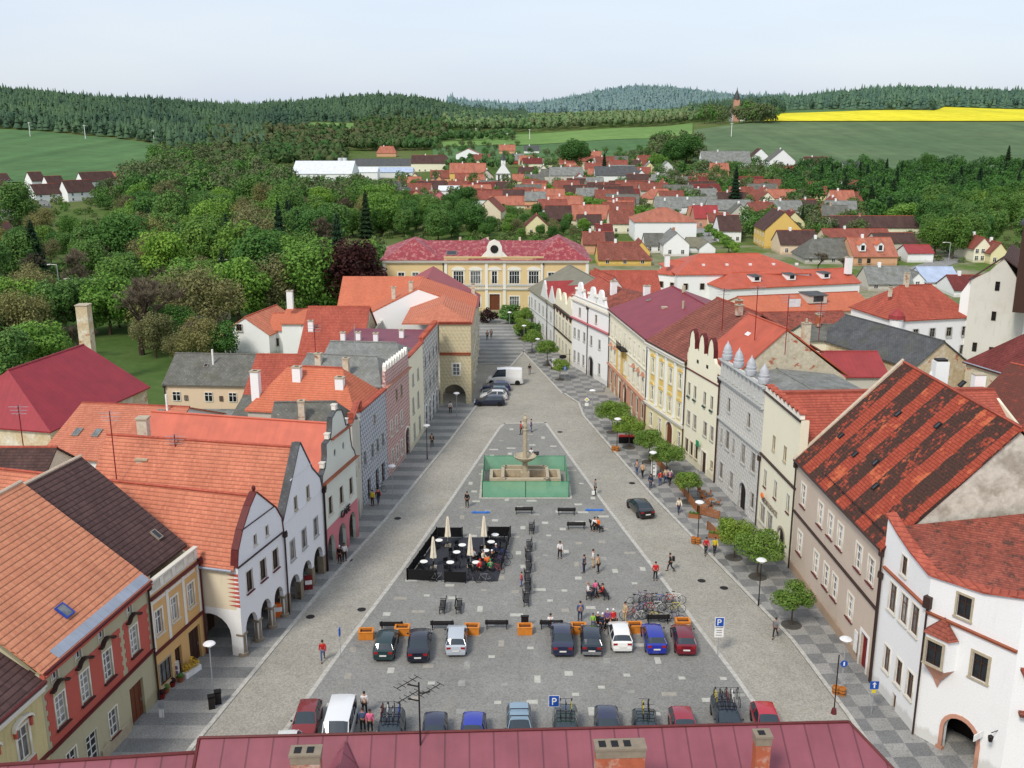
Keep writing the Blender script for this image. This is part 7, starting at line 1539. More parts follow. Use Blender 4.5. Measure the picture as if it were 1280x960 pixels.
# ================================================================ cars
def carmesh(kind):
    """returns dict of meshes; car points to +y, origin at the middle on the ground"""
    P_={ 'hatch':dict(L=3.95,W=1.66,H=1.42,st=[(-1.97,.62,0),(-1.9,.86,0),(-1.75,.96,.0),(-1.45,.98,1.32),(-1.2,.97,1.42),(-.3,.96,1.44),(.25,.95,1.40),(.95,.92,0),(1.5,.84,0),(1.85,.72,0),(1.97,.5,0)]),
     'sedan':dict(L=4.4,W=1.72,H=1.4,st=[(-2.2,.6,0),(-2.14,.88,0),(-1.98,.94,0),(-1.45,.97,0),(-.85,.97,1.36),(-.5,.96,1.4),(-.0,.95,1.41),(.35,.95,1.37),(1.05,.92,0),(1.75,.84,0),(2.08,.72,0),(2.2,.5,0)]),
     'estate':dict(L=4.4,W=1.72,H=1.44,st=[(-2.2,.62,0),(-2.14,.9,0),(-2.05,.96,0),(-1.85,.97,1.36),(-1.6,.97,1.44),(-.5,.96,1.46),(.3,.95,1.4),(1.0,.92,0),(1.7,.84,0),(2.05,.72,0),(2.2,.5,0)]),
     'van':dict(L=4.8,W=1.85,H=1.95,st=[(-2.4,.6,0),(-2.36,1.0,0),(-2.32,1.08,0),(-2.2,1.1,1.84),(-2.0,1.1,1.94),(-.5,1.1,1.96),(1.1,1.1,1.9),(1.95,1.0,0),(2.25,.85,0),(2.4,.55,0)]),
     'cargo':dict(L=5.6,W=2.0,H=2.5,st=[(-2.8,.6,0),(-2.78,1.2,0),(-2.74,1.3,0),(-2.7,1.35,2.42),(-2.5,1.35,2.52),(-.2,1.35,2.55),(1.2,1.3,2.46),(2.05,1.15,0),(2.6,.95,0),(2.8,.6,0)])}[kind]
    W=P_['W']/2; st=P_['st']; n=len(st); b=MB(); gl=dict(w=MB(),r=MB(),s=MB(),s2=MB())
    rings=[]
    for i,(y,zb,zr) in enumerate(st):
        k=min(1,.86+.14*min((y-st[0][0])/.25,(st[-1][0]-y)/.55,1)); w=W*k
        if zr: 
            wr=W*(.74 if kind not in('van','cargo') else .88); pts=[(w*.9,.2),(w,.36),(w,zb-.1),(w*.97,zb),(wr,zr-.03),(wr*.6,zr+.02),(0,zr+.03)]
        else: pts=[(w*.9,.22),(w,.36),(w,max(.42,zb-.12)),(w*.95,zb-.01),(w*.8,zb+.015),(w*.5,zb+.03),(0,zb+.035)]
        rings.append([(x,y,z) for x,z in pts]+[(-x,y,z) for x,z in reversed(pts[:-1])])
    m=len(rings[0]); vs=[p for r in rings for p in r]; fb=[];
    roofst=[i for i,s_ in enumerate(st) if s_[2]]; r0,r1=roofst[0],roofst[-1]
    for i in range(n-1):
        for k in range(m-1):
            q=(i*m+k,i*m+k+1,(i+1)*m+k+1,(i+1)*m+k)
            kk=min(k,m-2-k); 
            if kk==3 and r0-1<=i<=r1: 
                if (kind=='cargo' and i<r1-1): fb.append(q); continue
                gl['s' if k==3 else 's2'].add([vs[j] for j in q],[(0,1,2,3)]); continue
            if kk in(4,5) and i==r1: gl['w'].add([vs[j] for j in q],[(0,1,2,3)]); continue
            if kk in(4,5) and i==r0-1: 
                if kind!='cargo': gl['r'].add([vs[j] for j in q],[(0,1,2,3)]); continue
            fb.append(q)
    fb.append(tuple(range(m))); fb.append(tuple((n-1)*m+j for j in range(m-1,-1,-1)))
    b.add(vs,fb); 
    for s_ in(1,-1):   # pillars and wheel-arch lips
        wr=W*(.745 if kind not in('van','cargo') else .885)
        for yy in ([st[r0][0]+ (st[r1][0]-st[r0][0])*.52] if kind!='cargo' else []):
            zb=.965 if kind!='van' else 1.1; zr=st[r0+1][2]; b.prism([(s_*W*.985,yy-.05,zb),(s_*W*.985,yy+.05,zb),(s_*(wr+.008),yy+.05,zr-.04),(s_*(wr+.008),yy-.05,zr-.04)],(s_*.012,0,0))
        for i0,i1 in ((r1,r1+1),(r0,r0-1)):
            a=V(rings[i0][4]); c=V(rings[i1][3]); a.x*=s_; c.x*=s_; b.tube(a,c,.035,n=5)
    body=b.mesh('body',M['c_blue'],smooth=34); me=dict(body=body)
    me['windshield']=gl['w'].mesh('windshield',M['carglass']); me['sw']=gl['s'].mesh('side_window',M['carglass']); me['sw2']=gl['s2'].mesh('side_window',M['carglass'])
    if gl['r'].v: me['rear_window']=gl['r'].mesh('rear_window',M['carglass'])
    y0,y1=st[0][0],st[-1][0]
    me['bumper_r']=MB().box(-W*.86,W*.86,y0-.07,y0+.1,.3,.52).mesh('bumper',M['c_plastic']); me['bumper_f']=MB().box(-W*.84,W*.84,y1-.12,y1+.06,.26,.46).mesh('bumper',M['c_plastic'])
    zt=.78 if kind not in('van','cargo') else .95
    me['tail']=MB().box(-.16,.16,-.03,.05,-.09,.09).mesh('taillight',M['c_tail']); me['head']=MB().box(-.2,.2,-.06,.04,-.08,.08).mesh('headlight',M['c_head'])
    me['plate']=MB().box(-.26,.26,-.012,.0,-.06,.06).mesh('number_plate',M['c_plate']); me['mirror']=MB().ball((0,0,0),.09,.06,.07,8,5).mesh('mirror',M['c_plastic'])
    r_=.31 if kind not in('cargo',) else .35
    w=MB(); w.lathe([(r_*.62,-.1),(r_*.94,-.1),(r_,-.06),(r_,.06),(r_*.94,.1),(r_*.62,.1)],18); me['tyre']=w.mesh('tyre',M['c_rubber'],smooth=30)
    w=MB(); w.lathe([(0,.075),(r_*.2,.09),(r_*.62,.06),(r_*.64,.1)],14); w.lathe([(r_*.64,-.1),(0,-.08)],14); me['rim']=w.mesh('rim',M['c_chrome'])
    w=MB(); w.lathe([(0,.0),(r_*1.16,.0)],18); me['arch']=w.mesh('wheel_arch',M['c_black'])
    return dict(m=me,W=W,y0=y0,y1=y1,r=r_,zt=zt,st=st,kind=kind,H=P_['H'],r0=r0,r1=r1)
CK={k:carmesh(k) for k in('hatch','sedan','estate','van','cargo')}
PAINT={}
def car(kind,pos,rz,col,lab,group=None,wide=1.0,rack=None,bikes=0,name=None,z=0,bump=None):
    K=CK[kind]; m=K['m']; t=thing(name or ('van' if kind in('van','cargo') else 'car'),lab,'van' if kind in('van','cargo') else 'car',(pos.x,pos.y,z),rz,group)
    if col not in PAINT: PAINT[col]=carpaint('%d_%d_%d'%col,col)
    pc=PAINT[col]; inst('body',m['body'],t,mats={0:pc}); inst('windshield',m['windshield'],t); inst('side_window',m['sw'],t); inst('side_window',m['sw2'],t)
    if 'rear_window' in m: inst('rear_window',m['rear_window'],t)
    inst('bumper',m['bumper_r'],t,mats={0:bump or pc}); inst('bumper',m['bumper_f'],t,mats={0:bump or pc})
    W=K['W']
    for s_ in(1,-1):
        inst('taillight',m['tail'],t,(s_*W*.66,K['y0']+.02 if kind in('van','cargo') else K['y0']+.05,K['zt'])); inst('headlight',m['head'],t,(s_*W*.62,K['y1']-.03,.6)); inst('mirror',m['mirror'],t,(s_*(W+.07),K['st'][K['r1']][0]+.42,1.0 if kind!='cargo' else 1.3))
        for yy in (K['y0']+.78,K['y1']-.78):
            wh=inst('wheel',m['tyre'],t,(s_*(W-.09),yy,K['r'])); wh.rotation_euler=(0,R(90)*s_,0); inst('rim',m['rim'],wh)
            a=inst('wheel_arch',m['arch'],t,(s_*(W+.004),yy,K['r']+.03)); a.rotation_euler=(0,R(90)*s_,0)
    inst('number_plate',m['plate'],t,(0,K['y0']-.075,.44 if kind=='van' else .62 if kind!='sedan' else .6)); inst('number_plate',m['plate'],t,(0,K['y1']+.075,.38))
    zt=K['H']+.05
    if rack or bikes:
        b=MB()
        for yy in (-.75,.05): b.box(-W*.72,W*.72,yy-.02,yy+.02,zt+.06,zt+.1); b.box(-W*.72,-W*.68,yy-.02,yy+.02,zt-.08,zt+.06); b.box(W*.68,W*.72,yy-.02,yy+.02,zt-.08,zt+.06)
        b.build('roof_rack',M['c_dark'],t)
    Mt=Matrix.Translation(V((pos.x,pos.y,z)))@Matrix.Rotation(rz,4,'Z')
    cols=['c_white','c_darkred','c_dark','c_yellowc','c_blue','c_chrome']
    for i in range(bikes):
        x=(i-(bikes-1)/2)*.38; q=Mt@V((x,-.35,zt+.11)); bike(q,rz+(math.pi if i%2 else 0),cols[(i+bikes)%6],'bicycle on the roof rack of the '+lab.split(' in ')[0].split(' with ')[0].split(' at ')[0],group='bicycles carried on the roof of the '+lab.split(' with ')[0].split(' in ')[0].split(' at ')[0])
    return t
# ---- bicycle: points to +y
def bikeparts():
    p={}
    w=MB(); n=20
    for i in range(n):
        a,c=2*math.pi*i/n,2*math.pi*(i+1)/n; w.tube((0,.34*math.cos(a),.34*math.sin(a)),(0,.34*math.cos(c),.34*math.sin(c)),.022,n=5,cap=False)
    for i in range(8): a=2*math.pi*i/8; w.tube((0,0,0),(0,.32*math.cos(a),.32*math.sin(a)),.004,n=3,cap=False)
    p['wheel']=w.mesh('wheel',M['c_rubber'])
    f=MB(); bb=V((0,-.08,.3)); st=V((0,-.22,.82)); hd=V((0,.36,.82)); ra=V((0,-.52,.34)); fa=V((0,.54,.34))
    for a,c,r in ((bb,st,.018),(bb,hd+V((0,.03,-.1)),.02),(st,hd,.018),(bb,ra,.012),(st,ra,.011),(hd,fa,.016),(st,st+V((0,-.03,.1)),.014),(hd,hd+V((0,-.02,.12)),.014)): f.tube(a,c,r,n=6)
    p['frame']=f.mesh('frame',M['c_red'])
    h=MB(); h.tube((-.28,.32,.96),(.28,.32,.96),.014,n=5); p['handlebar']=h.mesh('handlebar',M['c_dark'])
    s=MB(); s.prism([(-.07,-.36,.92),(.07,-.36,.92),(.02,-.1,.93),(-.02,-.1,.93)],(0,0,.05)); p['saddle']=s.mesh('saddle',M['c_dark'])
    c=MB(); c.tube((-.09,-.08,.3),(.09,-.08,.3),.02,n=5); c.box(.07,.09,-.1,-.06,.16,.3); c.box(-.09,-.07,-.1,-.06,.3,.44); p['crank']=c.mesh('crank',M['c_chrome']); return p
BK=bikeparts()
def bike(pos,rz,col,lab,group='bicycles',lean=0):
    t=thing('bicycle',lab,'bicycle',pos,rz,group); t.rotation_euler=(0,lean,rz)
    inst('wheel',BK['wheel'],t,(0,.54,.34)); inst('wheel',BK['wheel'],t,(0,-.52,.34)); inst('frame',BK['frame'],t,mats={0:M[col]}); inst('handlebar',BK['handlebar'],t); inst('saddle',BK['saddle'],t); inst('crank',BK['crank'],t)
    return t
rp=random.Random(21)
# back row, tails to the camera
for px,py,k,col,lab,bu in ((479,829,'hatch',(26,52,54),'dark petrol hatchback at the left end of the back row',0),(521,831,'sedan',(18,22,40),'near black saloon second from the left in the back row',0),(569,823,'hatch',(176,184,192),'silver hatchback alone right of the black saloon',0),(704,823,'sedan',(34,38,66),'boxy navy saloon in front of the bench with a seated man',0),
 (741,823,'hatch',(24,36,50),'dark blue hatchback with grey bumper between navy and white cars',1),(778,818,'hatch',(226,226,222),'white hatchback in the middle of the right-hand back row',0),(821,821,'hatch',(28,44,150),'bright blue hatchback in the back row',0),(859,822,'hatch',(108,16,34),'dark red hatchback at the right end of the back row',0)):
    p=G(px,py); car(k,V((p.x,p.y+ (2.0 if k=='hatch' else 2.2),0)),R(rp.uniform(-2.5,2.5)+ (p.x*-.15)),col,lab,'cars parked in the square',bump=M['c_greyc'] if bu else None,z=.02)
# front row
for px,py,k,col,lab,rk,bk in ((362,912,'hatch',(222,222,218),'white car mostly hidden behind the left end of the near roof',0,0),(388,873,'hatch',(122,26,26),'dark red car at the left end of the front row',0,0),(430,868,'van',(226,228,228),'white minibus in the front row',0,0),(491,889,'estate',(20,32,44),'dark estate with four bicycles on its roof beside the white minibus',1,4),
 (545,889,'hatch',(20,26,62),'navy car right of the aerial mast',0,0),(592,889,'hatch',(26,46,160),'bright blue car in the front row',0,0),(649,882,'estate',(128,152,170),'pale blue estate with an empty roof rack',1,0),(706,885,'estate',(30,50,42),'dark green estate with three bicycles on its roof by the blue parking sign',1,3),(757,881,'hatch',(26,34,66),'navy car right of the blue parking sign',0,0),
 (804,885,'hatch',(26,42,40),'dark green hatchback with two bicycles on its roof in the front row',1,2),(851,882,'hatch',(146,20,42),'red car between two cars carrying bicycles',0,0),(904,871,'estate',(20,28,42),'black estate with five bicycles on its roof near the right end',1,5),(953,876,'hatch',(176,24,42),'bright red car at the right end of the front row',0,0)):
    zt=1.9 if k=='van' else 1.4; p=G(px,py,zt); car(k,V((p.x,p.y-(1.4 if k!='van' else 2.1),0)),math.pi+R(rp.uniform(-2,2)+p.x*-.2),col,lab,'cars parked in the square',rack=rk,bikes=bk,z=.02)
p=G(800,640); car('sedan',V((p.x,p.y,0)),R(14),(16,20,24),'black saloon driving up the right roadway',None)
for px,py,k,col,lab in ((612,508,'estate',(22,30,54),'dark blue estate nearest in the side-on parked row'),(617,501,'hatch',(214,214,214),'white hatchback behind the dark blue estate in the side-on row'),(619,496,'hatch',(60,84,96),'grey teal car third in the side-on row'),(620,490,'estate',(24,34,90),'blue estate before the white delivery van'),(631,481,'cargo',(232,232,230),'long white delivery van parked at the far end of the side-on row')):
    p=G(px,py); car(k,V((p.x,p.y+.8,0)),R(90+rp.uniform(-3,3)),col,lab,'cars parked side-on at the far left')
p=G(689,459); car('hatch',V((p.x+.6,p.y,0)),R(8),(206,208,210),'pale car half hidden behind a street tree on the far right pavement',z=HP); p=GT(869,303); car('hatch',p,R(70),(150,170,200),'silver blue car parked in the side street beyond the roofs',z=p.z)
p=G(700,512+0)
# ================================================================ people
def limb(b,p,q,r0,r1,n=8): b.tube(p,q,r0,r1,n,cap=False); b.ball(q,r1,r1,r1,8,5)
def personmesh(pose):
    """skin grown over one skeleton; returns body, top, trousers, shoes and hair meshes. Faces +y"""
    S=1.0; sit=pose=='sit'; hip=V((0,0,.50 if sit else .93)); lean=V((0,.06 if pose in('walk','lean') else 0,0)); 
    chest=hip+V((0,.0,.42))+lean; neck=hip+V((0,0,.56))+lean*1.3; head=neck+V((0,.02,.16))
    sh=.19; L=dict()
    if sit: legs=[((.1,0,.50),(.12,.45,.50),(.12,.45,.06)),((-.1,0,.50),(-.13,.44,.50),(-.12,.36,.06))]
    elif pose=='walk': legs=[((.1,0,.92),(.11,.2,.5),(.11,.26,.07)),((-.1,0,.92),(-.1,-.06,.5),(-.1,-.38,.14))]
    elif pose=='stand': legs=[((.1,0,.92),(.12,.03,.5),(.13,0,.07)),((-.1,0,.92),(-.12,.02,.5),(-.13,0,.07))]
    else: legs=[((.1,0,.92),(.14,.08,.5),(.17,.05,.07)),((-.1,0,.92),(-.1,.0,.5),(-.12,-.08,.07))]
    a0=chest+V((sh,0,.08)); a1=chest+V((-sh,0,.08))
    if pose=='walk': arms=[(a0,a0+V((.05,-.12,-.28)),a0+V((.06,-.06,-.54))),(a1,a1+V((-.05,.1,-.28)),a1+V((-.05,.26,-.5)))]
    elif sit: arms=[(a0,a0+V((.05,.04,-.28)),a0+V((-.03,.26,-.38))),(a1,a1+V((-.05,.04,-.28)),a1+V((.03,.26,-.38)))]
    elif pose=='lean': arms=[(a0,a0+V((.06,.08,-.26)),a0+V((-.02,.28,-.2))),(a1,a1+V((-.05,.02,-.29)),a1+V((-.04,.1,-.54)))]
    else: arms=[(a0,a0+V((.06,-.02,-.28)),a0+V((.05,.05,-.55))),(a1,a1+V((-.06,-.02,-.28)),a1+V((-.05,.05,-.55)))]
    def skin_obj(verts,edges,rad,root=0,name='body'):
        me=bpy.data.meshes.new(name); me.from_pydata([tuple(v) for v in verts],edges,[]); o=bpy.data.objects.new('tmp',me); COL.objects.link(o)
        m=o.modifiers.new('s','SKIN'); m.use_smooth_shade=True
        for i,r in enumerate(rad): me.skin_vertices[0].data[i].radius=(r,r) if not isinstance(r,tuple) else r
        me.skin_vertices[0].data[root].use_root=True
        s=o.modifiers.new('u','SUBSURF'); s.levels=1; dg=bpy.context.evaluated_depsgraph_get(); r_=bpy.data.meshes.new_from_object(o.evaluated_get(dg)); bpy.data.objects.remove(o); r_.name=name; r_.materials.clear(); return r_
    vs=[hip,hip+V((0,0,.2))+lean*.5,chest,neck,head,head+V((0,.005,.12))]; ed=[(0,1),(1,2),(2,3),(3,4),(4,5)]; rd=[.13,.12,(.16,.12),.055,.085,.075]
    for k,(h_,kn,an) in enumerate(legs):
        i=len(vs); ft=V(an)+V((0,.16,-.03)); vs+=[V(h_)-V((0,0,.04)),V(kn),V(an),ft]; ed+=[(0,i),(i,i+1),(i+1,i+2),(i+2,i+3)]; rd+=[.085,.055,.038,.035]
    hands=[]
    for k,(s_,e_,w_) in enumerate(arms):
        i=len(vs); d=(w_-e_).normalized(); side=V((1,0,0)) if k==0 else V((-1,0,0)); palm=w_+d*.07; vs+=[s_,e_,w_,palm]; ed+=[(2,i),(i,i+1),(i+1,i+2),(i+2,i+3)]; rd+=[.06,.042,.028,.036]
        for f in range(4):
            j=len(vs); off=V((0,(f-1.5)*.02,0)); vs+=[palm+off+d*.045,palm+off+d*(.085-.008*abs(f-1.3))+V((0,.012,0))]; ed+=[(i+3,j),(j,j+1)]; rd+=[.0085,.0075]
        j=len(vs); vs+=[palm+V((0,.045,0))-d*.02,palm+V((0,.06,0))+d*.025]; ed+=[(i+3,j),(j,j+1)]; rd+=[.01,.009]
    body=skin_obj(vs,ed,rd); body.materials.append(M['c_skin'])
    # face: nose, ears
    import bmesh
    bm=bmesh.new(); bm.from_mesh(body)
    f=MB(); f.ball(head+V((0,.095,.03)),.014,.022,.022,6,4); f.ball(head+V((.085,0,.03)),.012,.02,.03,6,4); f.ball(head+V((-.085,0,.03)),.012,.02,.03,6,4)
    fm=f.mesh('f',M['c_skin']); bm.from_mesh(fm); bm.to_mesh(body); bm.free()
    tv=[hip+V((0,0,-.04)),hip+V((0,0,.2))+lean*.5,chest,chest+V((0,0,.1))+lean*.2]; te=[(0,1),(1,2),(2,3)]; tr_=[(.155,.13),(.15,.125),(.185,.135),(.1,.09)]
    for k,(s_,e_,w_) in enumerate(arms):
        i=len(tv); tv+=[s_,e_,w_-(w_-e_)*.1]; te+=[(2,i),(i,i+1),(i+1,i+2)]; tr_+=[.078,.06,.045]
    top=skin_obj(tv,te,tr_,name='jacket'); top.materials.append(M['c_red'])
    pv=[hip]; pe=[]; pr=[(.15,.125)]
    for k,(h_,kn,an) in enumerate(legs): i=len(pv); pv+=[V(h_)-V((0,0,.05)),V(kn),V(an)+V((0,0,.03))]; pe+=[(0,i),(i,i+1),(i+1,i+2)]; pr+=[.1,.072,.06]
    tro=skin_obj(pv,pe,pr,name='trousers'); tro.materials.append(M['c_denim'])
    s=MB()
    for k,(h_,kn,an) in enumerate(legs): a=V(an); s.ball(a+V((0,.07,-.03)),.055,.15,.045,8,5)
    sho=s.mesh('shoes',M['c_dark'],smooth=60)
    h=MB(); h.ball(head+V((0,-.018,.075)),.098,.108,.105,10,7); hair=h.mesh('hair',M['c_hair'],smooth=60)
    f=MB()
    for sx in(.032,-.032): f.ball(head+V((sx,.088,.055)),.011,.008,.009,6,4)
    f.box(-.022,.022,.086+head.y,.093+head.y,head.z-.022,head.z-.014); face=f.mesh('eyes_and_mouth',M['c_dark'])
    return dict(body=body,jacket=top,trousers=tro,shoes=sho,hair=hair,face=face,head=head)
PM={k:personmesh(k) for k in('stand','walk','sit','lean')}
def person(px,py,pose,rz,top,tro,lab,z=0,hair='c_hair',helmet=None,s=1.0,pos=None,bag=None,group=None,gz=None):
    p=pos if pos is not None else G(px,py,z); t=thing('person',lab,'person',p,rz,group); t.scale=(s,)*3; m=PM[pose]
    inst('body',m['body'],t); inst('jacket',m['jacket'],t,mats={0:M[top]}); inst('trousers',m['trousers'],t,mats={0:M[tro]}); inst('shoes',m['shoes'],t); inst('face',m['face'],t)
    inst('helmet' if helmet else 'hair',m['hair'],t,mats={0:M[helmet or hair]},sc_=None)
    if bag: 
        b=MB(); b.box(-.16,.16,-.34,-.13,m['head'].z-.6,m['head'].z-.2); b.build('rucksack',M[bag],t)
    return t
D=math.radians
for a in ((404,826,'walk',D(190),'c_red','c_jeans','person in a red brown jacket walking on the left roadway'),(584,634,'stand',D(160),'c_dark','c_dark','person in black standing left of the green fountain screen'),
 (466,632,'stand',D(150),'c_yellowc','c_dark','person in a yellow vest at the sgraffito shop'),(473,630,'walk',D(20),'c_redcloth','c_denim','person in red with a dark rucksack on the left pavement'),(455+6,612,'stand',D(90),'c_dark','c_dark','person in dark clothes beside the shop bicycles'),
 (540,559,'walk',D(0),'c_dark','c_dark','person in black by the dark lamp post on the left pavement'),(563,517,'stand',D(0),'c_whitec','c_dark','person with a white top near the arch of the corner house'),(609,425,'walk',D(0),'c_dark','c_dark','left of two dark walkers at the far end of the street'),(614,423,'walk',D(0),'c_denim','c_dark','right of two dark walkers at the far end of the street'),
 (662,468,'walk',D(180),'c_dark','c_greyc','grey dark walker on the triangular roadway tip'),(744,618,'stand',D(100),'c_greyc','c_dark','person with a white shopping bag right of the fountain'),(700,698,'lean',D(170),'c_whitec','c_dark','person in a white cap bending over something on the paving'),(730,716,'stand',D(60),'c_denim','c_denim','person in navy blue right of the white capped person'),
 (741,709,'stand',D(-90),'c_whitec','c_beigec','person in a white shirt facing the beige one'),(748,716,'lean',D(60),'c_beigec','c_dark','person in a beige top bending forward'),(819,725,'stand',D(180),'c_redcloth','c_trous','person in a red jacket and white shoes at the kerb'),(838,714,'walk',D(90),'c_dark','c_trous','person in dark clothes striding over the right roadway'),
 (848,642,'walk',D(190),'c_creamcloth','c_denim','person in a cream jacket and jeans on the right pavement'),(796,593,'walk',D(10),'c_greyc','c_jeans','left of two grey walkers near the street trees'),(803,597,'walk',D(10),'c_beigec','c_trous','right of two grey walkers near the street trees'),(813,611,'walk',D(180),'c_denim','c_denim','person in navy with a rucksack by the white board'),
 (825,607,'stand',D(30),'c_redcloth','c_jeans','person in bright red by the white board'),(837,606,'walk',D(0),'c_purplec','c_trous','person in purple grey right of the red one'),(832,604,'stand',D(0),'c_beigec','c_jeans','person in beige just behind the purple grey one'),(882,693,'walk',D(180),'c_redcloth','c_trous','person in a red anorak by the barrel tub'),(893,693,'walk',D(180),'c_yellowc','c_trous','person in a yellow anorak beside the red anorak'),
 (969,797,'walk',D(150),'c_greyc','c_trous','person in grey with white shoes left of the nearest street tree'),(725,776,'stand',D(0),'c_jeans','c_denim','child in a light blue cap left of the green shirt'),(781,777,'stand',D(120),'c_beigec','c_beigec','person in a beige coat right of the cyclists group'),
 (456,893,'stand',D(0),'c_whitec','c_dark','person in a white shirt with hands behind beside the minibus'),(454,914,'stand',D(180),'c_jeans','c_dark','person in blue by the bonnet of the white minibus'),(463,916,'stand',D(180),'c_pinkc','c_dark','person in pink by the bonnet of the white minibus'),
 (651,543,'stand',D(90),'c_redcloth','c_dark','person in dull red behind the fountain statue'),(655,541,'stand',D(0),'c_whitec','c_trous','person in white behind the fountain statue'),(664,540,'stand',D(-90),'c_purplec','c_jeans','person in a dark red top and jeans right of the statue')):
    zz=HP if (a[0]<600 and a[1]>500 and a[0] not in(404,584,456,454,463)) or (a[0]>790 and a[1]<700 and a[0] not in(838,)) or a[0] in (969,609,614) else .02
    person(*a,z=zz,bag='c_dark' if a[0] in(473,813,838) else None)
b=thing('shopping_bag','white shopping bag carried at the right of the fountain','bag',G(741.5,618,.25)); MB().box(-.16,.16,-.08,.08,0,.38).build('bag',M['c_white'],b)
# ================================================================ street furniture
def bench_meshes():
    w=.95; s=MB(); 
    for i in range(4): s.box(-w,w,-.22+i*.115,-.13+i*.115,.42,.45)
    bk=MB()
    for i in range(3): bk.box(-w,w,-.30-.02*i,-.27-.02*i,.52+i*.13,.62+i*.13)
    l=MB(); l.box(-.03,.03,-.24,-.18,0,.42).box(-.03,.03,.16,.22,0,.44).box(-.03,.03,-.24,.24,.38,.42); l.prism([(-.03,-.24,.4),(-.03,-.19,.4),(-.03,-.3,.92),(-.03,-.35,.92)],(.06,0,0)); l.box(-.025,.025,-.27,.24,.62,.65)
    return s.mesh('seat',M['c_dark']),bk.mesh('backrest',M['c_dark']),l.mesh('leg',M['c_black'])
BS=bench_meshes()
def bench(px,py,rz,lab,group='dark slatted benches of the square'):
    t=thing('bench',lab,'bench',G(px,py,.02),rz,group); inst('seat',BS[0],t); inst('backrest',BS[1],t); inst('leg',BS[2],t,(.8,0,0)); inst('leg',BS[2],t,(-.8,0,0)); return t
for px,py,rz,lab in ((490,787,0,'dark bench left above the near black saloon'),(553,786,0,'dark bench between the silver car and the near black saloon'),(621,785,0,'dark bench left of the orange planter with a black box'),(689,785,0,'dark bench with a man in white sitting on it'),(757,783,0,'dark bench crowded by cyclists'),(822,778,0,'dark bench before the heap of bicycles'),
 (655,642,0,'dark bench nearest the fountain on the left'),(708,643,0,'dark bench nearest the fountain on the right'),(720,661,0,'dark bench right of the end-on bench row'),(664,664,90,'end-on bench farthest from the camera in the bench file'),(661,686,90,'end-on bench second in the bench file'),(660.5,699,-90,'end-on bench third in the bench file'),(660,712,90,'end-on bench fourth in the bench file'),(659.5,726,-90,'end-on bench fifth in the bench file'),(659,739,90,'end-on bench sixth in the bench file'),(658,753,-90,'end-on bench nearest the camera in the bench file'),
 (553,762,90,'left bench of the facing pair below the cafe'),(574,762,-90,'right bench of the facing pair below the cafe'),(737,745,80,'left bench of the pair with children'),(755,745,-80,'right bench of the pair with children'),(746,662,-60,'small bench with two people right of the fountain'),(664,572,0,'bench behind the fountain')):
    bench(px,py,D(rz),lab)
for px,py,lab in ((458,797,'orange planter at the left kerb end of the planter row'),(503,792,'orange planter behind the near black saloon'),(590,791,'orange planter right of the silver hatchback'),(656,791,'orange planter with a black box on its rim'),(723,790,'orange planter between navy and dark blue cars'),(793,789,'orange planter behind the white hatchback'),(853,784,'orange planter at the right end of the planter row')):
    t=thing('planter',lab,'planter',G(px,py,.02),D(rp.uniform(-3,3)),'orange box planters'); b=MB(); w=.58; 
    b.box(-w,w,-.42,-.34,0,.62).box(-w,w,.34,.42,0,.62).box(-w,-w+.08,-.34,.34,0,.62).box(w-.08,w,-.34,.34,0,.62); b.build('box',M['c_planter'],t); MB().box(-w-.03,w+.03,-.45,-.3,.622,.68).box(-w-.03,w+.03,.3,.45,.622,.68).box(-w-.03,-w+.12,-.3,.3,.622,.68).box(w-.12,w+.03,-.3,.3,.622,.68).build('rim',M['c_planter'],t)
    MB().box(-w+.08,w-.08,-.34,.34,.1,.5).build('soil',M['c_soil'],t)
for px,py,lab in ((601,641,'blue plank lying left of the benches by the fountain'),(743,638,'blue plank lying right of the benches by the fountain')):
    t=thing('plank',lab,'plank',G(px,py,.02),0,'blue planks on the paving'); MB().box(-.95,.95,-.16,.16,.0,.1).box(-.8,-.6,-.2,.2,.1,.14).box(.6,.8,-.2,.2,.1,.14).build('board',M['c_blueplank'],t)
t=thing('box','small black box standing behind the orange planter','box',G(656,783,.02)); MB().box(-.3,.3,-.1,.1,0,.9).box(-.34,.34,-.14,.14,.9,.96).build('case',M['c_dark'],t)
# lamps
def lamp(px,py,h_,lab,tub=False,z=HP,dark=True):
    t=thing('street_lamp',lab,'street lamp',G(px,py,z),0,'mushroom street lamps'); m_=M['c_dark' if dark else 'c_steel']
    MB().tube((0,0,0),(0,0,h_-.3),.05,.04,n=8).tube((0,0,0),(0,0,.6),.08,.07,n=8).build('post',m_,t); MB().lathe([(0,.0),(.16,.0),(.2,.12),(.17,.25),(0,.26)],12,(0,0,h_-.35)).build('glass',M['c_lampglass'],t); MB().lathe([(.44,0),(.36,.08),(.15,.15),(0,.17)],16,(0,0,h_-.1)).build('shade',M['c_whitec'],t)
    if tub:
        for i,(dx,dy) in enumerate(((.0,-.1),(-.42,.1))):
            u=thing('flower_tub',lab.replace('street lamp','barrel tub %s at the lamp'%('in front' if i==0 else 'beside'))if 'street lamp' in lab else lab,'tub',G(px,py,z)+V((dx,dy-.2,0)),0,'orange barrel tubs'); MB().lathe([(0,0),(.22,.0),(.27,.3),(.25,.6),(.21,.6),(.2,.5),(0,.5)],12).build('barrel',simple('barrel_wood',C(176,112,52),.7) if 'barrel_wood' not in bpy.data.materials else bpy.data.materials['barrel_wood'],u)
            MB().lathe([(.275,.2),(.275,.24),(.27,.24)],12).lathe([(.27,.42),(.27,.46),(.265,.46)],12).build('hoops',M['c_darkwood'],u)
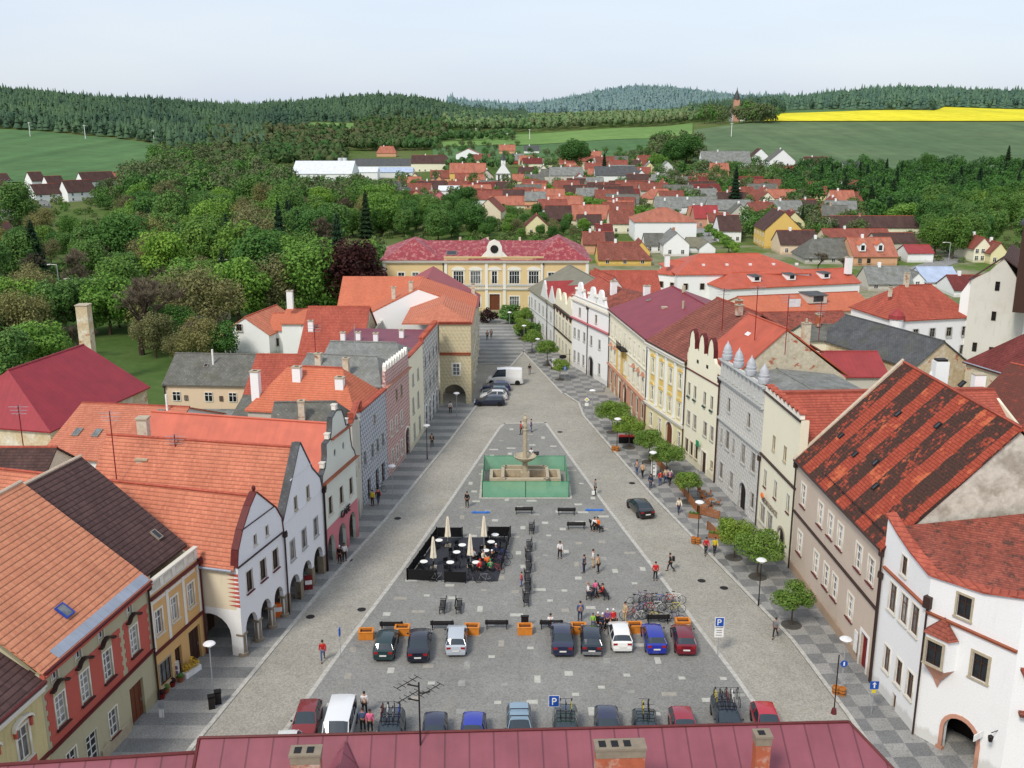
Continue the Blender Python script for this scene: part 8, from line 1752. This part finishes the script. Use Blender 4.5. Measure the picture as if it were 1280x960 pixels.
for px,py,h_,lab,tb,dk in ((267,869,4.2,'nearest pale street lamp on the left pavement',0,0),(948,757,4.3,'street lamp with stickers before the biggest street tree',0,1),(872,678,4.3,'street lamp at the wooden terrace with a tub',1,1),(1051,866,4.4,'street lamp nearest on the right pavement with a tub',1,0),(771,563,4.2,'street lamp beside the red covered stall with a tub',1,1),(815,602,3.6,'street lamp at the start of the wooden terrace fence',0,1),
 (534,574,4.4,'tall dark street lamp on the left pavement',0,1),(491,625,4.0,'pale street lamp by the red sgraffito house',0,0),(571,522,3.6,'street lamp in front of the open arch',0,0),(637,411,3.4,'street lamp at the school fence',0,0),(655,432,3.8,'street lamp on the far right pavement beside the first tree',0,0),(672,447,3.4,'street lamp left of the hanging sign house',0,0),(740,522,4.0,'street lamp before the big white house gate',0,0)):
    lamp(px,py,h_,lab,tb,HP,dk)
# signs
def pole(t,h_,r=.03,m='c_steel'): MB().tube((0,0,0),(0,0,h_),r,n=6).build('pole',M[m],t)
t=thing('parking_sign','blue P parking sign with two white plates at the right kerb','sign',G(897,819,.02)); pole(t,3.2); MB().box(-.36,.36,-.05,-.035,1.55,3.25).build('panel',M['c_white'],t); MB().box(-.31,.31,-.065,-.052,2.5,3.2).build('blue_field',M['c_signblue'],t)
text(None,'P',.72,M['c_white'],t,(-.04,-.075,2.6),(R(90),0,0)); MB().box(-.3,.3,-.06,-.052,2.36,2.42).box(-.22,.22,-.06,-.052,2.12,2.17).box(-.22,.22,-.06,-.052,1.95,2.0).box(-.22,.22,-.06,-.052,1.72,1.77).build('plate_lines',M['c_greyc'],t)
t=thing('parking_sign','square blue P sign between the pale and dark green estates','sign',G(692,918,.02)); pole(t,2.9); MB().box(-.33,.33,-.05,-.03,2.15,2.95).build('panel',M['c_signblue'],t); MB().box(-.36,.36,-.045,-.035,2.12,2.98).build('border',M['c_white'],t); text(None,'P',.72,M['c_white'],t,(0,-.06,2.3),(R(90),0,0))
t=thing('one_way_sign','blue one-way arrow sign with a yellow plate on the right pavement','sign',G(1089,893,HP)); pole(t,2.6); MB().box(-.3,.3,-.05,-.03,2.0,2.6).build('panel',M['c_signblue'],t); b=MB(); b.box(-.05,.05,-.065,-.052,2.1,2.4); b.prism([(-.15,-.065,2.38),(.15,-.065,2.38),(0,-.065,2.54)],(0,.013,0)); b.build('arrow',M['c_white'],t); MB().box(-.14,.14,-.05,-.03,1.7,1.95).build('plate',M['c_yellowc'],t)
t=thing('round_sign','round blue sign on the nearest right street lamp','sign',G(1051,866,HP)+V((0,-.1,2.4))); MB().prism([(.26*math.cos(a),-.02,.26*math.sin(a)) for a in [math.pi*i/8 for i in range(16)]],(0,.03,0)).build('disc',M['c_signblue'],t); MB().box(-.05,.05,-.035,-.022,-.15,.15).build('mark',M['c_white'],t)
t=thing('priority_sign','white diamond sign with a plate on a thin pole near the first street tree','sign',G(733,523,HP)); pole(t,3.1); MB().prism([(-.35,-.05,2.7),(0,-.05,2.35),(.35,-.05,2.7),(0,-.05,3.05)],(0,.03,0)).build('diamond',M['c_white'],t); MB().box(-.25,.25,-.05,-.02,1.8,2.25).build('plate',M['c_white'],t); MB().prism([(-.18,-.06,2.7),(0,-.06,2.52),(.18,-.06,2.7),(0,-.06,2.88)],(0,.008,0)).build('centre',M['c_yellowc'],t)
t=thing('street_sign','blue sign on a pale pole in front of the smallest street tree','sign',G(706,478,HP)); pole(t,3.0); MB().prism([(.3*math.cos(a),-.05,2.3+.3*math.sin(a)) for a in [math.pi*i/8 for i in range(16)]],(0,.03,0)).build('disc',M['c_signblue'],t); MB().box(-.04,.04,-.065,-.052,2.1,2.5).build('mark',M['c_white'],t)
t=thing('cafe_board','tall white board with a black dot at the terrace start','board',G(817,596,HP)); MB().box(-.3,.3,-.04,.04,.2,2.0).box(-.25,-.2,-.03,.03,0,.2).box(.2,.25,-.03,.03,0,.2).build('board',M['c_white'],t); MB().prism([(.1*math.cos(a),-.05,1.1+.1*math.sin(a)) for a in [math.pi*i/4 for i in range(8)]],(0,.01,0)).box(-.12,.12,-.05,-.042,1.5,1.56).box(-.12,.12,-.05,-.042,.6,.66).build('print',M['c_dark'],t)
t=thing('hanging_sign','black oval sign on a bracket at the scalloped attic house','sign',G(711,470,0)+V((-1.0,0,3.2))); MB().ball((0,0,0),.6,.06,.35,12,6).build('oval',M['c_dark'],t); MB().tube((.5,0,.4),(1.3,0,.4),.03).build('bracket',M['c_dark'],t)
t=thing('post','small dark post with blue top on the left roadway','post',G(426,822,.02)); pole(t,2.4,.025); MB().box(-.05,.05,-.16,.16,1.9,2.5).build('plate',M['c_signblue'],t)
for px,py,lab in ((265,885,'front black litter bin at the nearest left lamp'),(273,879,'rear black litter bin at the nearest left lamp'),(444,670,'black litter bin by the pink cafe arcade')):
    t=thing('litter_bin',lab,'bin',G(px,py,HP),D(20),'black litter bins'); MB().box(-.22,.22,-.2,.2,.0,.85).build('body',M['c_dark'],t); MB().box(-.25,.25,-.23,.23,.93,1.0).box(-.24,-.2,-.2,.2,.85,.93).box(.2,.24,-.2,.2,.85,.93).build('lid',M['c_black'],t)
# shop goods before the ochre house
for i,(px,py,m_,lab) in enumerate(((203,873,'c_darkred','red brown flower pot nearest the downpipe'),(208,866,'c_terracotta','clay pot second from the downpipe'),(216,858,'c_darkred','dark red pot by the card stand'),(226,852,'c_terracotta','clay pot right of the card stand'))):
    t=thing('flower_pot',lab,'pot',G(px,py,HP),0,'pots before the ochre shop'); MB().lathe([(0,0),(.16,0),(.24,.35),(.26,.4),(.2,.4),(.0,.33)],12).build('pot',M[m_],t); MB().ball((0,0,.5),.26,.26,.2,8,5).build('plant',LM['copper'] if i%2==0 else LM['mid'],t)
t=thing('card_stand','white postcard rack before the ochre shop','rack',G(221,851,HP)); MB().tube((0,0,0),(0,0,1.6),.03).box(-.25,.25,-.12,-.08,.5,1.6).box(-.25,.25,.08,.12,.5,1.6).build('frame',M['c_white'],t); MB().box(-.2,.2,-.14,-.122,.6,.9).box(-.2,.2,-.14,-.122,1.0,1.3).build('cards',M['c_purplec'],t)
t=thing('flower_trough','white trough of yellow plants before the ochre shop door','planter',G(240,842,HP),D(65)); MB().box(-.8,.8,-.22,.22,0,.42).build('trough',M['c_white'],t); q=quadmesh('flowers',leafcloud(260,[(-.45,0,.75,.35,.25,.35),(.1,0,.9,.3,.22,.5),(.5,0,.7,.3,.22,.3)],.16,77),simple('yellow_flowers',C(206,170,60),.8)); inst('flowers',q,t)
t=thing('poster_rack','silver rack with papers leaning at the end of the grey-green house','rack',G(203,905,HP)); MB().tube((-.2,0,0),(0,.1,1.7),.02).tube((.25,-.3,0),(0,.1,1.7),.02).box(-.2,.2,.05,.1,1.2,1.75).build('frame',M['c_steel'],t); MB().box(-.16,.16,.0,.04,.5,1.1).build('papers',M['c_whitec'],t)
# ================================================================ cafe enclosure
FP=[(509,725),(546,672),(578,672)]; 
def fence(pts,lab,h_=1.15,mat='c_black',z=.02,post=.05,slat=False,name='fence',grp=None):
    P_=[G(*p,z) for p in pts]; t=thing(name,lab,'fence',P_[0],0,grp); o=P_[0]
    for a,c in zip(P_,P_[1:]):
        a=a-o;c=c-o; d=c-a; n=max(1,round(d.length/1.9)); dn=d.normalized(); nn=V((-dn.y,dn.x,0))*.015
        for i in range(n):
            u=a+d*(i/n)+dn*.06; w=a+d*((i+1)/n)-dn*.06; b=MB()
            if slat:
                for k in range(5): z0=.12+k*.18; b.prism([u+nn+V((0,0,z0)),w+nn+V((0,0,z0)),w-nn+V((0,0,z0)),u-nn+V((0,0,z0))],(0,0,.14))
            else: b.prism([u+nn+V((0,0,.08)),w+nn+V((0,0,.08)),w-nn+V((0,0,.08)),u-nn+V((0,0,.08))],(0,0,h_-.15))
            b.build('panel',M[mat],t)
        for i in range(n+1):
            u=a+d*(i/n); MB().box(u.x-post,u.x+post,u.y-post,u.y+post,0,h_).build('post',M[mat],t)
    return t
fence([(578,672),(546,672),(509,725),(546,727)],'black cloth fence around the left part of the cafe'); fence([(556,728),(582,729)],'short black fence panel at the cafe front'); fence([(610,671),(638,671),(627,712)],'black cloth fence around the right part of the cafe')
d_=[G(*p) for p in ((511,724),(547,673),(637,672),(622,727))]; b=MB(); b.prism([V((p.x,p.y,.02)) for p in d_],(0,0,.05)); meta(b.build('cafe_deck',simple('deck_cloth',C(52,54,60),.9)),'dark cafe floor cloth inside the black fences','floor cloth')
for px,py,h_,lab in ((542,709,3.0,'folded cream parasol nearest the left fence'),(560,682,3.0,'folded cream parasol at the back left of the cafe'),(588,708,3.2,'folded cream parasol in front right of the cafe'),(605,684,3.2,'folded cream parasol at the back right of the cafe')):
    t=thing('parasol',lab,'parasol',G(px,py,.07),0,'folded cream parasols'); MB().tube((0,0,0),(0,0,h_),.03,n=8).build('pole',M['c_steel'],t); MB().box(-.3,.3,-.3,.3,0,.08).build('base',M['c_stone'],t)
    vs=[(.05,h_+.05),(.1,h_-.1),(.17,h_-.7),(.24,h_-1.5),(.3,h_-2.0),(.2,h_-2.05),(.05,h_-1.9)]; b=MB(); n=12
    pts=[]; 
    for r_,z_ in vs:
        for k in range(n): a=2*math.pi*k/n; rr=r_*(1.15 if k%2 else .8); pts.append((rr*math.cos(a),rr*math.sin(a),z_))
    b.add(pts,[(i*n+k,i*n+(k+1)%n,(i+1)*n+(k+1)%n,(i+1)*n+k) for i in range(len(vs)-1) for k in range(n)]); b.build('canopy',M['c_creamcloth'],t)
def chairmesh(m_='c_black'):
    b=MB(); b.box(-.22,.22,-.22,.22,.42,.46); c=MB(); c.box(-.22,.22,-.25,-.22,.5,.86); l=MB(); l.box(-.02,.02,-.02,.02,0,.42); return b.mesh('seat',M[m_]),c.mesh('backrest',M[m_]),l.mesh('leg',M[m_])
CM={'b':chairmesh(),'w':chairmesh('c_fencewood')}
def chair(p,rz,lab,grp,k='b'):
    t=thing('chair',lab,'chair',p,rz,grp); m=CM[k]; inst('seat',m[0],t); inst('backrest',m[1],t)
    for x in(-.19,.19):
        for y in(-.19,.19): inst('leg',m[2],t,(x,y,0))
def table(px,py,lab,grp='small cafe tables with white tops',top='c_white',n=2,k='b',z=.07,r_=.36,cg='black cafe chairs'):
    p=G(px,py,z); t=thing('table',lab,'table',p,0,grp); MB().tube((0,0,0),(0,0,.72),.03).build('leg',M['c_dark'],t); MB().lathe([(0,.72),(r_,.72),(r_,.75),(0,.75)],16).build('tabletop',M[top],t); MB().lathe([(.22,0),(.2,.03),(0,.04)],10).build('foot',M['c_dark'],t)
    for i in range(n): a=math.pi*2*i/n+rp.uniform(-.3,.3)+(0 if n!=2 else 0.2); chair(p+V((math.cos(a)*.68,math.sin(a)*.68,0)),a+math.pi/2,'dark chair drawn up to a small table on the cafe floor' if k=='b' else 'wooden chair on the fenced terrace',cg,k)
for px,py,lab in ((549,684,'cafe table behind the nearest left parasol'),(530,711,'cafe table at the left front fence corner'),(578,690,'cafe table in the middle column farthest back'),(571,699,'cafe table in the middle column centre'),(563,712,'cafe table in the middle column front'),(614,686,'cafe table by the back right parasol'),(619,677,'cafe table at the back right corner'),(607,697,'cafe table among the seated cyclists'),(595,712,'cafe table before the front right parasol')): table(px,py,lab,n=3)
for px,py,top,rz,hel,lab in ((609,710,'c_orangec',0,None,'cyclist in an orange shirt sitting in the cafe'),(600,716,'c_redcloth',40,'c_redcloth','cyclist in red at the cafe front edge'),(592,702,'c_whitec',-40,None,'cyclist in white at the cafe'),(615,704,'c_dark',90,'c_whitec','cyclist in black with a white helmet at the cafe'),(620,696,'c_denim',120,'c_whitec','cyclist in navy at the right cafe fence'),(604,704,'c_creamcloth',-120,None,'person in cream at the cafe'),(613,716,'c_green',10,'c_green','cyclist with a green helmet at the cafe front')): person(px,py,'sit',D(rz),top,'c_dark',lab,z=.07,helmet=hel)
for px,py,pose,top,tro,rz,hel,lab in ((688,786,'sit','c_whitec','c_jeans',0,None,'man in white sitting on a bench with his back to the camera'),(741,786,'stand','c_lime','c_jeans',180,None,'child in lime green by the crowded bench'),(747,784,'sit','c_dark','c_dark',180,'c_whitec','cyclist in black and white helmet on the crowded bench'),(753,785,'sit','c_denim','c_dark',180,'c_whitec','cyclist in navy on the crowded bench'),(759,786,'stand','c_purplec','c_dark',160,'c_whitec','cyclist in purple behind the crowded bench'),(766,786,'stand','c_redcloth','c_dark',200,'c_whitec','cyclist in red with a white helmet at the crowded bench'),
  (735,746,'sit','c_whitec','c_denim',-90,'c_hairb','person in white on the left bench of the pair'),(744,744,'stand','c_pinkc','c_denim',180,None,'child in pink between the pair of benches'),(753,747,'sit','c_redcloth','c_dark',90,None,'person in orange red on the right bench of the pair'),(743,662,'sit','c_whitec','c_dark',150,None,'person in white on the small bench right of the fountain'),(747,662,'sit','c_orangec','c_dark',150,None,'person in orange on the small bench right of the fountain'),(652,733,'stand','c_redcloth','c_blue',90,None,'child in red and blue beside the bench file'),(664,573,'sit','c_whitec','c_dark',180,None,'person in white on the bench behind the fountain')):
    person(px,py,pose,D(rz),top,tro,lab,z=.02 if pose=='stand' else .0,helmet=hel,s=.78 if 'child' in lab else 1.0)
# bicycles
cc=['c_red','c_white','c_dark','c_yellowc','c_chrome','c_purplec','c_darkred','c_blue']
k=0
for r_ in range(3):
    for i in range(7):
        px=789+i*10.5+r_*2+rp.uniform(-2,2); py=775-r_*11+rp.uniform(-1.5,1.5)
        if px>852: continue
        bike(G(px,py,.02),D(rp.choice([90,-90,70,-75,110])+rp.uniform(-18,18)),cc[k%8],'bicycle in the heap of bikes left of the dark red hatchback','bicycles heaped beside the bench',lean=rp.uniform(-.3,.3)); k+=1
for px,py,rz,col,lab in ((536,726,80,'c_white','white bicycle leaning on the cafe fence'),(547,727,-85,'c_chrome','grey bicycle leaning on the cafe fence'),(590,727,85,'c_dark','dark bicycle at the cafe front opening'),(606,728,100,'c_chrome','silver bicycle at the cafe front opening'),(621,715,60,'c_red','red bicycle at the cafe right corner'),(627,706,70,'c_purplec','violet bicycle at the right cafe fence'),(631,697,60,'c_blue','blue bicycle at the right cafe fence'),
  (470,609,20,'c_blue','blue bicycle stood before the sgraffito shop'),(475,614,60,'c_dark','black bicycle stood before the sgraffito shop'),(463,618,100,'c_white','white bicycle lying before the sgraffito shop'),(427,697,20,'c_dark','black bicycle at the pink cafe arcade')):
    bike(G(px,py,HP if px<500 else .02),D(rz),col,lab,None,lean=rp.uniform(-.15,.15))
person(425,704,'stand',D(160),'c_dark','c_dark','person in black and white holding a bicycle by the pink arcade',z=HP,helmet='c_whitec'); person(431,701,'stand',D(200),'c_whitec','c_dark','person in white holding a bicycle by the pink arcade',z=HP)
for px,py,m_,lab in ((349,770,'c_orangec','orange clad stand inside the second arcade of the tall gable house'),(386,736,'c_darkred','dark red vending stand in the arcade')): 
    p=G(px,py,HP); t=thing('display_stand',lab,'stand',p,D(15)); MB().box(-.35,.35,-.2,.2,0,1.2).build('cabinet',M[m_],t); MB().box(-.3,.3,-.22,-.202,.5,.9).build('panel',M['c_white'],t)
# wooden terrace
fence([(845,606),(872,643),(899,650)],'brown slatted terrace fence along the right pavement',1.0,'c_fencewood',HP,.06,True); fence([(884,662),(902,678),(922,676)],'second brown slatted fence before the pinnacled house',.9,'c_fencewood',HP,.06,True); fence([(813,573),(833,594)],'short brown fence behind the white board',1.0,'c_fencewood',HP,.06,True)
for px,py,lab in ((878,622,'terrace table near the small tree'),(889,632,'terrace table in the middle'),(880,640,'terrace table nearest the fence corner')): table(px,py,lab,'wooden terrace tables','c_fencewood',3,'w',HP,.4,'wooden chairs of the fenced terrace')
for px,py,lab in ((868,647,'wooden planter box outside the terrace corner'),(893,672,'wooden planter box at the second fence')):
    t=thing('planter_box',lab,'planter',G(px,py,HP),D(-20),'wooden planter boxes'); MB().box(-.6,.6,-.25,.25,0,.45).build('box',M['c_fencewood'],t); q=quadmesh('plants',leafcloud(200,[(-.3,0,.5,.28,.2,.16),(.25,0,.5,.28,.2,.16)],.15,78),LM['mid']); inst('plants',q,t)
for px,py,m_,lab in ((783,553,'c_redcloth','black draped table with a red top under the street tree'),(835,598,'c_white','black cabinet with a white domed lid at the terrace')):
    t=thing('stall',lab,'stall',G(px,py,HP)); MB().box(-1.0 if px==783 else -.4,1.0 if px==783 else .4,-.4,.4,0,.85).build('drape',M['c_black'],t); MB().box(-1.03 if px==783 else -.42,1.03 if px==783 else .42,-.43,.43,.85,.92).build('top',M[m_],t)
# ================================================================ fountain
a=G(603,622,.02); c=G(711,622,.02); W=c.x-a.x; dp=8.6; fx,fy=a.x,a.y; t=thing('fountain','stone fountain with a statue column in its basin','fountain',(fx,fy,.02))
b=MB(); x0,x1=.7,W-.7; y0,y1=3.6,6.8
b.box(x0,x1,y0,y0+.35,0,.9).box(x0,x1,y1-.35,y1,0,.9).box(x0,x0+.35,y0+.35,y1-.35,0,.9).box(x1-.35,x1,y0+.35,y1-.35,0,.9); b.build('outer_basin',M['c_stone'],t)
cx=W/2; b=MB(); o8=[(cx-2.3,y0-1.0),(cx+2.3,y0-1.0),(cx+2.7,y0-.4),(cx+2.7,y1+.2),(cx+2.3,y1+.7),(cx-2.3,y1+.7),(cx-2.7,y1+.2),(cx-2.7,y0-.4)]
for p,q in zip(o8,o8[1:]+o8[:1]): 
    d=V((q[0]-p[0],q[1]-p[1],0)).normalized(); n=V((-d.y,d.x,0))*.35; b.prism([(p[0],p[1],0),(q[0],q[1],0),(q[0]+n.x,q[1]+n.y,0),(p[0]+n.x,p[1]+n.y,0)],(0,0,1.15))
b.build('inner_basin',M['c_stone'],t); MB().box(cx-2.4,cx+2.4,y0-.7,y1+.3,.0,.12).box(x0+.3,cx-2.75,y0+.3,y1-.3,.0,.12).box(cx+2.75,x1-.3,y0+.3,y1-.3,.0,.12).build('basin_floor',simple('wet_stone_floor',C(146,124,96),.7,var=.25),t)
cy=(y0+y1)/2; b=MB(); b.box(cx-.5,cx+.5,cy-.5,cy+.5,.1,1.2); b.lathe([(.34,1.2),(.3,2.0),(.26,2.4),(.24,6.0),(.3,6.2),(.22,6.3)],12,(cx,cy,0)); b.build('column',M['c_stone'],t)
MB().lathe([(.3,2.3),(1.1,2.75),(1.28,3.05),(1.2,3.1),(1.05,2.95),(.26,2.6)],20,(cx,cy,0)).build('bowl',M['c_stone'],t)
b=MB(); b.lathe([(.2,6.3),(.26,6.6),(.2,7.1),(.26,7.5),(.12,7.75),(.07,7.8)],10,(cx,cy,0)); b.ball((cx,cy+.0,7.92),.12,.12,.15); b.tube((cx-.2,cy,7.45),(cx-.36,cy-.1,7.0),.06,.045); b.tube((cx+.2,cy,7.45),(cx+.4,cy-.2,7.6),.06,.04); b.build('statue',M['c_stone'],t)
a_=NT('green_mesh_screen',.7,.1); n=a_.noise(a_.uv(),.8,4); a_.out(a_.mix(n,C(92,160,128),C(140,196,160))); a_.b.inputs['Alpha'].default_value=.78; M['screen']=a_.m
s=thing('safety_screen','green mesh safety screen standing round the fountain','screen',(fx,fy,.02))
for p,q in (((0,0),(W/2,0)),((W/2,0),(W,0)),((W,0),(W,dp/2)),((W,dp/2),(W,dp)),((0,0),(0,dp/2)),((0,dp/2),(0,dp)),((0,dp),(W/2,dp)),((W/2,dp),(W,dp))): b=MB(); b.quad((*p,.05),(*q,.05),(*q,1.85),(*p,1.85)); b.build('mesh_panel',M['screen'],s)
for p in ((0,0),(W/2,0),(W,0),(W,dp/2),(W,dp),(W/2,dp),(0,dp),(0,dp/2)): MB().tube((*p,0),(*p,1.95),.04,n=6).build('post',M['c_dkgreen'],s)
b=MB(); [b.tube((*p,1.87),(*q,1.87),.03,n=5) for p,q in (((0,0),(W,0)),((W,0),(W,dp)),((W,dp),(0,dp)),((0,dp),(0,0)))]; b.build('top_rail',M['c_green'],s)
b=MB(); b.box(-.35,W+.35,-.35,-.1,0,.06).box(-.35,-.1,-.1,dp+.3,0,.06).box(W+.1,W+.35,-.1,dp+.3,0,.06).box(-.1,W+.1,dp+.05,dp+.3,0,.06); o=b.build('fountain_kerb',M['kerb']); o.location=(fx,fy,.02); meta(o,kind='structure')
# fence and hedge before the school
t=thing('metal_fence','low green metal fence before the school lawn','fence',(-5.5,205.5,HP)); b=MB(); 
for i in range(40): b.box(i*.3,i*.3+.03,0,.03,0,1.1)
b.box(0,12,0,.03,1.0,1.05).box(0,12,0,.03,.15,.2); b.build('railing',M['c_dkgreen'],t)
b=MB(); b.quad((-8,205.8,.1),(14,205.8,.1),(14,210.1,.1),(-8,210.1,.1)); meta(b.build('lawn',lg),kind='structure')
# poles in the fields
for px,py,h_,lab in ((38,172,13,'white power pole at the left end of the left field'),(107,175,13,'white power pole in the middle of the left field'),(193,180,12,'white power pole at the right of the left field'),(914,172,13,'white power pole on the green crop below the grove'),(662,175,11,'white power pole on the central meadow'),(595,172,10,'white power pole near the bright red roof'),(634,178,9,'short power pole right of the bright red roof')):
    p=GT(px,py); t=thing('power_pole',lab,'pole',p,0,'white power poles in the fields'); MB().tube((0,0,-1),(0,0,h_),.35,.25,n=6).build('post',M['c_whitec'],t); MB().box(-1.4,1.4,-.12,.12,h_-.8,h_-.55).build('crossarm',M['c_whitec'],t)
for px,py,h_,lab in ((77,383,9,'white lamp post with an arm at the park junction'),(97,392,7,'grey wire post right of the park lamp'),(132,398,8,'dark wire post by the park path'),(1184,342,8,'white lamp post by the road fork'),(288,368,8,'grey lamp post at the park road')):
    p=GT(px,py); t=thing('lamp_post',lab,'lamp post',p); MB().tube((0,0,0),(0,0,h_),.12,.09,n=6).build('post',M['c_steel'],t); MB().tube((0,0,h_),(-1.6,0,h_+.2),.06,n=5).box(-2.1,-1.5,-.15,.15,h_+.05,h_+.2).build('lamp_head',M['c_lampglass'],t)
